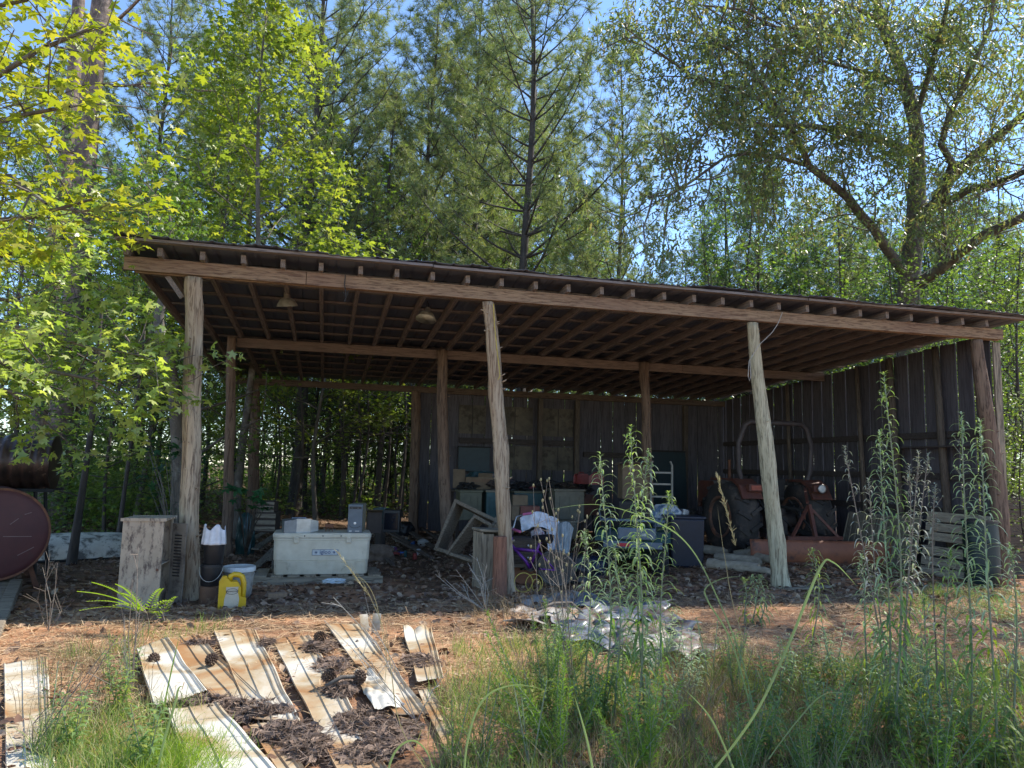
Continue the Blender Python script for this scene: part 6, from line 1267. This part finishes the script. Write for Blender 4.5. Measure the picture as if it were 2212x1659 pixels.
# pine cones
def cone_me():
    mb = MB(); 
    for k in range(70):
        t = k/69; z = (t-.5)*.085; r = .034*math.sin(PI*(.12+.80*t))**.8; a = k*2.4; c = Vector((r*math.cos(a), r*math.sin(a), z)); o_ = Vector((math.cos(a), math.sin(a), .5)).normalized(); s_2 = Vector((-math.sin(a), math.cos(a), 0))
        mb.add([c*.3+Vector((0, 0, z*.7)), c+s_2*.009, c+o_*.011, c-s_2*.009, c+o_*.004+Vector((0, 0, -.005))], [(0, 1, 2), (0, 2, 3), (1, 4, 2), (2, 4, 3), (0, 4, 1), (0, 3, 4)])
    return mb.mesh('pine_cone', mat('cone_scales', (.11, .065, .04), (.05, .032, .024), scale=40, rough=.85, bump=0))
CM = cone_me()
for px, py, lb in ((456, 1445+73, None), (455, 1452, 'pine cone lying on the whitest metal sheet'), (709, 1494, 'pine cone beside the short stick, left of a pair'), (776, 1493, 'pine cone at the right end of the short stick'), (690, 1400, 'pine cone in the straw between two cream sheets'), (330, 1451, 'pine cone on the far end of the whitest sheet')):
    if lb is None: continue
    c = G(px, py, .085); T('pine_cone', CM, None, lb, 'pine cone', c, rot=(1.3, .3, px), group='pine cones').scale = (1.05,)*3
T('short_stick', MB().tube([G(702, 1512, .08), G(735, 1500, .10), G(765, 1494, .09), G(776, 1497, .08)], [.010, .013, .012, .008], 7), M_barkg, 'short curved stick lying between two pine cones', 'stick', smooth=True)

# ---- weeds ----
M_sil = leafmat('silver_green_leaves', [(.25, .34, .18), (.32, .41, .23), (.20, .29, .15), (.38, .45, .28)], (1.5, 1.7, .9), .35, .5, .4)
M_wsg = leafmat('soft_green_leaves', [(.20, .29, .12), (.25, .34, .15), (.30, .36, .14)], (1.6, 1.8, .7), .4, .5, .3)
M_silp = leafmat('pale_weed_leaves', [(.36, .37, .30), (.29, .31, .25), (.42, .41, .34)], (1.4, 1.5, 1.), .35, .6, .3)
M_wgrn = leafmat('weed_green_leaves', [(.15, .23, .09), (.19, .28, .11), (.12, .19, .08), (.30, .34, .09)], (1.7, 2.0, .6), .42, .45, .4)
M_wyel = leafmat('weed_yellow_leaves', [(.28, .34, .05), (.22, .30, .05), (.34, .37, .08)], (1.6, 1.6, .5), .45, .45, .4)
M_stem = mat('weed_stem', (.24, .27, .18), (.17, .19, .12), scale=30, rough=.7, bump=0); M_stemd = mat('dry_stem', (.24, .20, .16), (.16, .13, .10), scale=30, rough=.8, bump=0)
def curl_leaf(P, d, L, w, bend, V, F, r_):
    """a narrow leaf that arches over and curls down"""
    k = 6; s = nvec(np.cross(d, [0, 0, 1.])); p = np.array(P, float); dd = np.array(d, float); o = len(V)
    for i in range(k+1):
        t = i/k; ww = w*math.sin(PI*(.12+.86*t)); V.append(p-s*ww); V.append(p+np.array([0, 0, -ww*.25])); V.append(p+s*ww)
        dd = nvec(dd+np.array([0, 0, -bend*(.4+t)])); p = p+dd*L/k
    for i in range(k):
        a = o+3*i; F += [(a, a+1, a+4, a+3), (a+1, a+2, a+5, a+4)]
def horseweed(name, label, top, bot, group, seed, d_top=None, leaf=.085, dens=62, mt=M_sil, low=M_wgrn, head=True, dead=.0, stemr=.005, wl=.0056):
    r_ = np.random.default_rng(seed); b = G(*bot); dep = (b-CAM).dot(_f); e = atD(top[0], top[1], d_top or dep); b_ = np.array(b); v = np.array(e)-b_; H = v[2]
    sw = r_.uniform(-.05, .05); P = [np.array([v[0]*t+.014*math.sin(t*6+seed)+sw*math.sin(PI*t), v[1]*t+.012*math.cos(t*5+seed), v[2]*t]) for t in np.linspace(0, 1, 14)]; leaf = leaf*r_.uniform(.8, 1.25); wl = wl*r_.uniform(.75, 1.2)
    t_ = E(name, label, 'weed', b, 0, group); mb = MB(); mb.tube([tuple(p) for p in P], list(np.linspace(stemr*1.3, stemr*.5, 14)), 6)
    V, F, V2, F2 = [], [], [], []
    n = int(dens*H)
    for i in range(n):
        t = .04+.95*(i+r_.random())/n; k = min(int(t*13), 12); p = P[k]+(P[k+1]-P[k])*(t*13-k); a = i*2.4+r_.normal(0, .3); el = .5+.4*t
        L = leaf*(1.55-1.05*t)*r_.uniform(.7, 1.25); d = np.array([math.cos(a)*math.cos(el), math.sin(a)*math.cos(el), math.sin(el)])
        if t < .42:
            if i % 4: curl_leaf(p, d*[1, 1, .4], L*r_.uniform(.7, 1.05), wl*1.35, r_.uniform(.3, .7), V2, F2, r_)
        elif r_.random() > dead*.35: curl_leaf(p, d, L, wl*(1.3-.5*t), .38+.35*r_.random(), V, F, r_)
    if head:
        for i in range(46):
            t = r_.uniform(.93, 1.01); p = P[-1]*t+P[-2]*0; a = r_.uniform(0, 6.3); d = np.array([math.cos(a)*.7, math.sin(a)*.7, 1.]); curl_leaf(p+d*.004, nvec(d), .020*r_.uniform(.7, 1.5), .0035, .3, V, F, r_)
        for i in range(7):
            t = r_.uniform(.80, .95); p = P[-1]*t; a = r_.uniform(0, 6.3); d = nvec(np.array([math.cos(a)*.5, math.sin(a)*.5, .8])); L = r_.uniform(.03, .07); mb.tube([tuple(p), tuple(p+d*L)], [.002, .0015], 4, cap=False)
            for j in range(8): curl_leaf(p+d*L, nvec(d+r_.normal(0, .6, 3)), .012, .003, .2, V, F, r_)
    part('stem', mb, M_stemd if dead else M_stem, t_, smooth=True)
    def lf(nm, V_, F_, m_):
        if V_: part(nm, npmesh(nm, np.array(V_), np.array(F_), m_), None, t_)
    lf('upper_leaves', V, F, M_silp if dead else mt); lf('lower_leaves', V2, F2, low); return t_
cg = 'silvery weeds in front of the second bay'; rg = 'tall weeds at the right foreground'
W = [((1300, 985), (1306, 1560), cg, 'silvery weed with a nodding bud head, left of the three tallest in the middle', 4.2, 0), ((1362, 927), (1374, 1580), cg, 'tallest silvery weed in the middle, its tip against the shed dark', 4.1, 0), ((1397, 978), (1388, 1565), cg, 'silvery weed close right of the tallest middle one', 4.2, 0),
     ((1441, 1068), (1434, 1570), cg, 'shorter silvery weed right of the middle pair', 4.1, 0), ((1262, 1150), (1262, 1540), cg, 'low leafy weed at the left of the middle group', 4.4, 0), ((1330, 1180), (1332, 1570), cg, 'low bushy weed between the two leading middle stems', 4.1, 0),
     ((1912, 816), (1938, 1620), rg, 'tallest weed of all with a pale seed head', 4., 0), ((1902, 940), (1920, 1600), rg, 'green-tipped weed just left of the tallest one', 4.1, 0), ((1824, 970), (1912, 1520), rg, 'leaning pale weed with hook-like curled leaves, farthest left of the right group', 4.7, 1),
     ((1874, 1036), (1915, 1480), rg, 'second leaning pale weed, beside the farthest left one', 5., 1), ((1962, 1008), (1945, 1480), rg, 'bare pale weed leaning left behind the tallest weed', 4.8, 1), ((1984, 980), (1962, 1500), rg, 'straight grey-green weed over the plank gate', 4.7, 1),
     ((2007, 985), (1958, 1480), rg, 'weed with curled leaves leaning right over the plank gate', 4.8, 1), ((2022, 1050), (2034, 1590), rg, 'pale weed rising alone between the gate and the barrel', 4.2, 1), ((2078, 900), (2092, 1640), rg, 'tall green weed in front of the dark green barrel', 3.95, 0),
     ((2116, 914), (2148, 1660), rg, 'sunlit tall weed in front of the fourth front post', 3.85, 0), ((2050, 1190), (2060, 1620), rg, 'shorter bushy weed between the two rightmost tall ones', 4., 0), ((2180, 1180), (2190, 1640), rg, 'bushy weed at the right edge', 3.9, 0),
     ((1757, 1188), (1757, 1400), rg, 'small weed standing alone right of the knotty third post', 5.4, 0), ((1895, 1358), (1897, 1560), rg, 'short silvery weed with a star top in front of the right group', 4.1, 0), ((2000, 1447), (2003, 1640), rg, 'small drooping silvery weed at the front of the right group', 3.8, 0),
     ((1996, 1290), (2004, 1560), rg, 'green weed with a yellowing foot below the leaning weeds', 4.2, 0), ((1858, 1200), (1868, 1480), rg, 'slim leafy weed at the foot of the leaning pale weeds', 4.9, 0), ((1606, 1250), (1610, 1352), cg, 'left of three small pale weeds at the third post', 6.2, 0), ((1626, 1246), (1628, 1350), cg, 'middle of three small pale weeds at the third post', 6.2, 0), ((1643, 1244), (1644, 1348), cg, 'right of three small pale weeds at the third post', 6.2, 0)]
for k, (tp_, bt, gp_, lb, dp, dd3) in enumerate(W):
    horseweed('tall_weed', lb, tp_, bt, gp_, 100+k, dens=84 if not dd3 else 48, dead=.5*dd3, leaf=.150 if not dd3 else .115, mt=(M_sil, M_wsg, M_sil, M_wsg, M_sil)[k % 5], low=M_wgrn if k not in (15, 21) else M_wyel)
# feathery plumes (built below)
def plume(mbst, V, F, base_, d, L, r_, lf=.05, bend=.12, n=None, wd=.0016):
    k = 14; p = np.array(base_, float); dd = nvec(np.array(d, float)); P = [p.copy()]; s0 = r_.normal(0, 1, 3)*.05
    for i in range(k): dd = nvec(dd+s0*.3+np.array([0, 0, bend*.1])); p = p+dd*L/k; P.append(p.copy())
    mbst.tube([tuple(a) for a in P], list(np.linspace(.0035, .0012, k+1)), 4, cap=False); n = n or int(L*420)
    for i in range(n):
        t = .12+.88*i/n; j = min(int(t*k), k-1); q_ = P[j]+(P[j+1]-P[j])*(t*k-j); ax = nvec(P[j+1]-P[j]); sd = nvec(np.cross(ax, r_.normal(0, 1, 3))); e = nvec(ax*.75+sd)*lf*(1.15-.65*t)*r_.uniform(.6, 1.2); s = nvec(np.cross(e, r_.normal(0, 1, 3)))*wd; o = len(V)
        V += [q_-s, q_+s, q_+e*.6+s*.8+np.array([0, 0, .002]), q_+e]; F += [(o, o+1, o+2, o+3)]
M_fea = leafmat('feathery_leaves', [(.13, .22, .04), (.17, .28, .05), (.22, .33, .06), (.10, .18, .04)], (1.7, 1.9, .5), .42, .5, .3)
M_fead = leafmat('feathery_leaves_dim', [(.11, .18, .06), (.15, .23, .07), (.085, .15, .055)], (1.7, 1.9, .6), .4, .5, .3)
def feather(label, root, tips, seed, mt=M_fea, lf=.05, cat='weed'):
    r_ = np.random.default_rng(seed); b = G(*root); t_ = E('feathery_weed', label, cat, b, 0, 'feathery weeds'); mb = MB(); V, F = [], []
    for x, y, dz in tips:
        e = np.array(atD(x, y, (b-CAM).dot(_f)+dz)-b); L = np.linalg.norm(e); s = r_.normal(0, .03, 3); s[2] = 0; plume(mb, V, F, s, e, L, r_, lf)
    part('stem', mb, M_stem, t_); part('foliage', npmesh('foliage', np.array(V), np.array(F), mt), None, t_); return t_
feather('large bright feathery weed in the middle foreground', (1215, 1650), [(1035, 1330, .1), (1120, 1405, 0), (1060, 1480, -.1), (1035, 1495, .2), (1090, 1445, .1), (1180, 1380, 0), (1055, 1560, -.1), (1215, 1350, .2), (1255, 1420, 0), (1150, 1500, -.1), (1100, 1590, 0), (1290, 1460, .1), (1040, 1375, .3), (1240, 1500, -.2)], 5, lf=.045)
feather('bright feathery weed right of the large one, below the silvery weeds', (1370, 1690), [(1330, 1450, 0), (1380, 1420, .1), (1420, 1470, 0), (1290, 1520, -.1), (1450, 1540, 0), (1355, 1530, -.1), (1400, 1510, .1), (1470, 1490, .1)], 6)
feather('dim feathery weed near the bottom middle', (1060, 1700), [(960, 1600, 0), (1010, 1560, 0), (1100, 1610, 0), (1070, 1570, .1), (930, 1640, 0)], 7, M_fead)
feather('feathery green weed at the lower right', (1770, 1720), [(1700, 1500, 0), (1750, 1480, .1), (1800, 1520, 0), (1660, 1560, 0), (1850, 1560, .1), (1720, 1590, -.1), (1810, 1440, .3), (1650, 1470, .2)], 8, M_fead)
feather('fine feathery green weed in the lower right corner', (2020, 1730), [(1950, 1580, 0), (2000, 1560, 0), (2060, 1590, .1), (2100, 1570, 0), (1920, 1630, 0), (2150, 1600, 0), (2190, 1560, .2)], 9, M_fea)
feather('feathery green weed at the foot of the silvery weeds', (1190, 1540), [(1150, 1330, 0), (1180, 1290, .1), (1220, 1310, 0), (1130, 1390, 0), (1250, 1360, .1), (1205, 1400, 0)], 10, M_fead)
feather('small feathery weed in the right foreground gap', (1580, 1720), [(1540, 1560, 0), (1590, 1530, .1), (1630, 1570, 0), (1500, 1600, 0), (1560, 1490, .2), (1640, 1510, .1)], 13, M_fead)
# bright fern-like seedlings by the cabinet
def fern(label, root, tips, seed, dep=None, lf=.045):
    r_ = np.random.default_rng(seed); b = G(*root); d0 = (b-CAM).dot(_f); t_ = E('fern_seedling', label, 'seedling', b); mb = MB(); V, F = [], []
    hub = np.array(atD(tips[0][0], tips[0][1], d0)-b); mb.tube([(0, 0, 0), tuple(hub*.5+np.array([.01, 0, 0])), tuple(hub)], [.005, .004, .003], 5)
    for x, y, dz in tips[1:]:
        e = np.array(atD(x, y, d0+dz)-b)-hub; L = np.linalg.norm(e); k = 10; P = [hub+e*i/k+np.array([0, 0, .04*math.sin(PI*i/k)]) for i in range(k+1)]; mb.tube([tuple(p) for p in P], list(np.linspace(.003, .001, k+1)), 4)
        for i in range(int(L*40)):
            t = .1+.9*i/int(L*40); j = min(int(t*k), k-1); p = P[j]+(P[j+1]-P[j])*(t*k-j); ax = nvec(e); sd = nvec(np.cross(ax, [0, 0.25, 1.])); g_2 = lf*(1.1-.75*t)
            for s in (-1, 1):
                dv = nvec(ax*.55+sd*s+np.array([0, 0, .15])); w2 = nvec(np.cross(dv, [0, .6, .8]))*.0085; o = len(V); V += [p, p+dv*g_2*.5-w2, p+dv*g_2, p+dv*g_2*.5+w2]; F += [(o, o+1, o+2, o+3)]
    part('stem', mb, M_stemd, t_); part('fronds', npmesh('fronds', np.array(V), np.array(F), leafmat('fern_'+str(seed), [(.16, .26, .04), (.22, .32, .05)], (1.8, 1.9, .5), .45, .45, .4)), None, t_)
fern('bright ferny seedling in front of the beige cabinet', (320, 1372), [(318, 1325), (198, 1258, .2), (165, 1278, 0), (185, 1300, 0), (258, 1282, .1), (250, 1262, .2), (350, 1272, -.1), (375, 1300, 0), (170, 1320, 0), (240, 1310, -.1), (345, 1340, -.1)], 1, lf=.062)
fern('small bright ferny sprig at the foot of the left post', (354, 1350), [(352, 1330), (383, 1290, 0), (360, 1300, .1), (342, 1320, 0)], 2, lf=.05)
# long arching grass blades and seed stems
M_bl = leafmat('long_blades', [(.17, .24, .14), (.20, .27, .16), (.14, .20, .11)], (1.6, 1.8, .8), .35, .4, .4); M_seed = leafmat('seed_heads', [(.36, .33, .20), (.30, .28, .16)], (1.3, 1.2, .9), .3, .7, .2)
def arch(pts, dep, wd, label, mt=M_bl, name='long_grass_blade'):
    P = [np.array(atD(x, y, dep if not isinstance(dep, (list, tuple)) else dep[0]+(dep[1]-dep[0])*i/(len(pts)-1))) for i, (x, y) in enumerate(pts)]
    Q = []
    for i in range(len(P)-1):
        p0, p1, p2, p3 = P[max(i-1, 0)], P[i], P[i+1], P[min(i+2, len(P)-1)]
        for j in range(8):
            t = j/8; Q.append(.5*((2*p1)+(-p0+p2)*t+(2*p0-5*p1+4*p2-p3)*t*t+(-p0+3*p1-3*p2+p3)*t**3))
    Q.append(P[-1]); n = len(Q); V = []; F = []; o0 = Q[0].copy()
    for i, p in enumerate(Q):
        d = nvec(Q[min(i+1, n-1)]-Q[max(i-1, 0)]); s = nvec(np.cross(d, nvec(np.array(_f)+np.array([0, 0, .3])))); w2 = .55*wd*min(1, (1-i/(n-1))*2.2+.05)
        V += [p-s*w2-o0, p+np.array(_f)*w2*.5-o0, p+s*w2-o0]
    for i in range(n-1): a = 3*i; F += [(a, a+1, a+4, a+3), (a+1, a+2, a+5, a+4)]
    T(name, npmesh(name, np.array(V), np.array(F), mt), None, label, 'grass blade', o0)
arch([(335, 1690), (352, 1610), (375, 1530), (386, 1487), (396, 1484)], 3.2, .010, 'broad grass blade standing at the edge of the nearest white sheet')
arch([(347, 1560), (370, 1450), (387, 1375)], 4.0, .007, 'thin dark grass blade crossing the whitest sheet', M_wgrn)
arch([(1000, 1720), (1010, 1600), (1045, 1510), (1110, 1480), (1180, 1490)], 2.9, .008, 'pale grass blade arching over the large feathery weed')
arch([(825, 1720), (850, 1630), (890, 1600), (925, 1630), (940, 1700)], 2.8, .008, 'grass blade bent over at the bottom middle')
arch([(960, 1720), (870, 1580), (845, 1450), (830, 1320)], 3.0, .004, 'straight thin grass stalk leaning left over the cream sheets', M_seed)
arch([(1480, 1740), (1620, 1560), (1700, 1400), (1770, 1230), (1800, 1215), (1850, 1265)], 2.9, .011, 'longest pale green grass blade rising from the bottom and bending right')
arch([(1640, 1640), (1610, 1450), (1540, 1270), (1480, 1170), (1400, 1120), (1290, 1090), (1190, 1100)], 3.6, .006, 'long thin grass blade arching left across the silvery weeds')
arch([(1650, 1640), (1585, 1400), (1530, 1300), (1525, 1270), (1560, 1250), (1600, 1245)], 3.7, .007, 'grass blade bent like a hook before the log pile')
arch([(1720, 1640), (1600, 1360), (1565, 1200), (1550, 1095)], 3.7, .003, 'thin upright grass stem with a narrow seed head before the tractor wheel', M_seed)
arch([(1600, 1700), (1540, 1560), (1480, 1490)], 2.8, .007, 'short pale blade pointing left at the bottom right')
arch([(1660, 1640), (1720, 1560), (1780, 1500), (1850, 1500)], 3.1, .006, 'pale blade curving right in the lower right')
arch([(1290, 1720), (1268, 1600), (1240, 1500)], 2.7, .008, 'blue-green blade at the bottom right of the middle')
arch([(800, 1700), (835, 1420), (800, 1290), (745, 1200)], 4.4, .003, 'thin seed stem nodding left before the white cooler', M_seed)
arch([(835, 1420), (812, 1300), (782, 1250), (760, 1255)], 4.4, .003, 'second seed stem curving left before the cooler', M_seed)
def seedhead(x, y, x2, y2, dep, label, k=26):
    a, b = np.array(atD(x, y, dep)), np.array(atD(x2, y2, dep)); r_ = np.random.default_rng(int(x)); V = []; F = []
    for i in range(k*3):
        t = r_.random(); p = a+(b-a)*t-a; d = nvec(nvec(b-a)*1.6+r_.normal(0, .5, 3))*.03; s = nvec(np.cross(d, r_.normal(0, 1, 3)))*.0022; o = len(V); V += [p-s, p+s, p+d+s*.3, p+d-s*.3]; F += [(o, o+1, o+2, o+3)]
    T('seed_head', npmesh('seed_head', np.array(V), np.array(F), M_seed), None, label, 'seed head', a)
seedhead(800, 1290, 728, 1192, 4.4, 'straw-coloured grass seed head nodding in front of the cooler'); seedhead(1590, 1180, 1550, 1030, 3.7, 'narrow yellow seed head in front of the tractor wheel', 34)
# bare dry stalks
def dry_bush(label, root, tips, seed, mt=M_stemd, buds=False, r=.003):
    r_ = np.random.default_rng(seed); b = G(*root); d0 = (b-CAM).dot(_f); t_ = E('dry_weed', label, 'dry weed', b, 0, 'bare dry weeds'); mb = MB(); bm_ = MB()
    for x, y in tips:
        e = np.array(atD(x, y, d0+r_.normal(0, .1))-b); m = e*.5+r_.normal(0, .04, 3); mb.tube([(0, 0, 0), tuple(m), tuple(e)], [r, r*.8, r*.5], 5, cap=False)
        for _ in range(4):
            t = r_.uniform(.45, .95); p = (m*(1-(t-.5)*2)+e*(t-.5)*2) if t > .5 else m*t*2; q_ = p+nvec(e)*.08+r_.normal(0, .05, 3); mb.tube([tuple(p), tuple(q_)], [r*.5, r*.35], 4, cap=False)
            if buds: bm_.lathe([(0, 0), (.006, .004), (.007, .014), (.003, .022), (0, .022)], 7, tuple(q_))
        if buds: bm_.lathe([(0, 0), (.006, .004), (.007, .014), (.003, .022), (0, .022)], 7, tuple(e))
    part('stalks', mb, mt, t_)
    if buds: part('buds', bm_, M_seed, t_); t_.children[-1]['kind'] = 'stuff'
dry_bush('bare dry stalk with pale buds rising before the cream totes', (1240, 1500), [(1152, 1052), (1168, 1040), (1186, 1038), (1172, 1085), (1206, 1105), (1150, 1110), (1215, 1160)], 3, buds=True)
dry_bush('thin weed with drooping buds left of the silvery weeds', (1225, 1440), [(1252, 1110), (1236, 1120), (1268, 1118), (1246, 1180), (1262, 1200)], 4, buds=True, r=.0022)
dry_bush('pale bare weed in front of the red cedar log', (1050, 1320), [(960, 1250), (985, 1230), (1010, 1215), (1030, 1205), (1052, 1215), (940, 1240), (1000, 1262), (1025, 1240), (1044, 1232)], 5, M_pale, r=.0035)
dry_bush('bare weed at the foot of the left timber stack', (105, 1365), [(92, 1225), (108, 1195), (118, 1275), (124, 1215), (80, 1290)], 6, r=.003)
dry_bush('tall bare stalk crossing the beige cabinet', (284, 1500), [(298, 1180), (286, 1250), (306, 1290), (268, 1330), (300, 1330), (276, 1400)], 7, r=.0035)
dry_bush('dry stalks leaning left over the left metal sheet', (70, 1620), [(150, 1470), (230, 1400), (90, 1560), (180, 1450), (250, 1380)], 8, r=.003)
dry_bush('long fallen dry stems across the cream metal sheets', (900, 1560), [(700, 1340), (720, 1290), (790, 1320), (950, 1480), (760, 1400)], 9, M_pale, r=.003)
dry_bush('brown dry weed among the grass right of the middle', (1480, 1600), [(1450, 1440), (1480, 1420), (1500, 1450), (1520, 1430), (1460, 1480), (1540, 1470), (1430, 1470)], 10, r=.002)
dry_bush('brown dry weed before the pale plastic sheet', (1130, 1460), [(1100, 1290), (1120, 1270), (1080, 1300), (1150, 1290), (1060, 1320), (1140, 1330)], 11, r=.002)
dry_bush('dry stems at the right edge', (2190, 1600), [(2150, 1440), (2190, 1400), (2205, 1330), (2175, 1380)], 12, r=.0025)
# broader-leaved low weeds scattered through the grass
q = random.Random(44); r_ = np.random.default_rng(44)
def low_weed_me(seed, mt, n=26, h=.28, L=.08, w=.007):
    r2 = np.random.default_rng(seed); V, F = [], []; mb = MB()
    for s in range(3):
        a = r2.uniform(0, 6.3); e = np.array([math.cos(a)*.07, math.sin(a)*.07, h*r2.uniform(.6, 1.)]); mb.tube([(0, 0, 0), tuple(e)], [.003, .0015], 4, cap=False)
        for i in range(n): t = .1+.9*i/n; a = i*2.4; curl_leaf(e*t, nvec(np.array([math.cos(a), math.sin(a), .7])), L*(1.2-.6*t)*r2.uniform(.7, 1.2), w, .3, V, F, r2)
    return mb.mesh('stem', M_stem), npmesh('leaves', np.array(V), np.array(F), mt)
LW = [low_weed_me(1, M_wgrn), low_weed_me(2, M_sil, 30, .34, .07, .005), low_weed_me(3, M_wyel, 14, .2, .07, .008), low_weed_me(4, M_fead, 40, .38, .05, .002), low_weed_me(5, M_fea, 46, .32, .05, .002)]
names = ['low green weed', 'low silvery weed', 'low yellow-green weed', 'low fine-leaved dim weed', 'low fine-leaved bright weed']
for k in range(140):
    if k < 56: px, py = q.uniform(970, 2230), q.uniform(1430, 1690)
    elif k < 66: px, py = q.uniform(100, 330), q.uniform(1450, 1680)
    elif k < 86: px, py = q.uniform(1180, 1500), q.uniform(1420, 1600)
    else: px, py = q.uniform(1550, 2240), q.uniform(1440, 1680)
    if px < 1100 and py < 1480: continue
    v = q.choice((0, 1, 3, 4, 0, 3, 2) if k < 66 else (0, 1, 0, 3) if k < 86 else (0, 2, 4, 0, 4)); b = G(px, py); t_ = E('low_weed', names[v]+(' in the grass at the right foreground' if px > 1600 else ' in the grass of the middle foreground' if k < 56 or k > 65 else ' in the grass at the lower left'), 'weed', b, q.uniform(0, 6), names[v]+'s'); s = q.uniform(.7, 1.4); t_.scale = (s, s, s)
    part('stem', LW[v][0], None, t_); part('leaves', LW[v][1], None, t_)
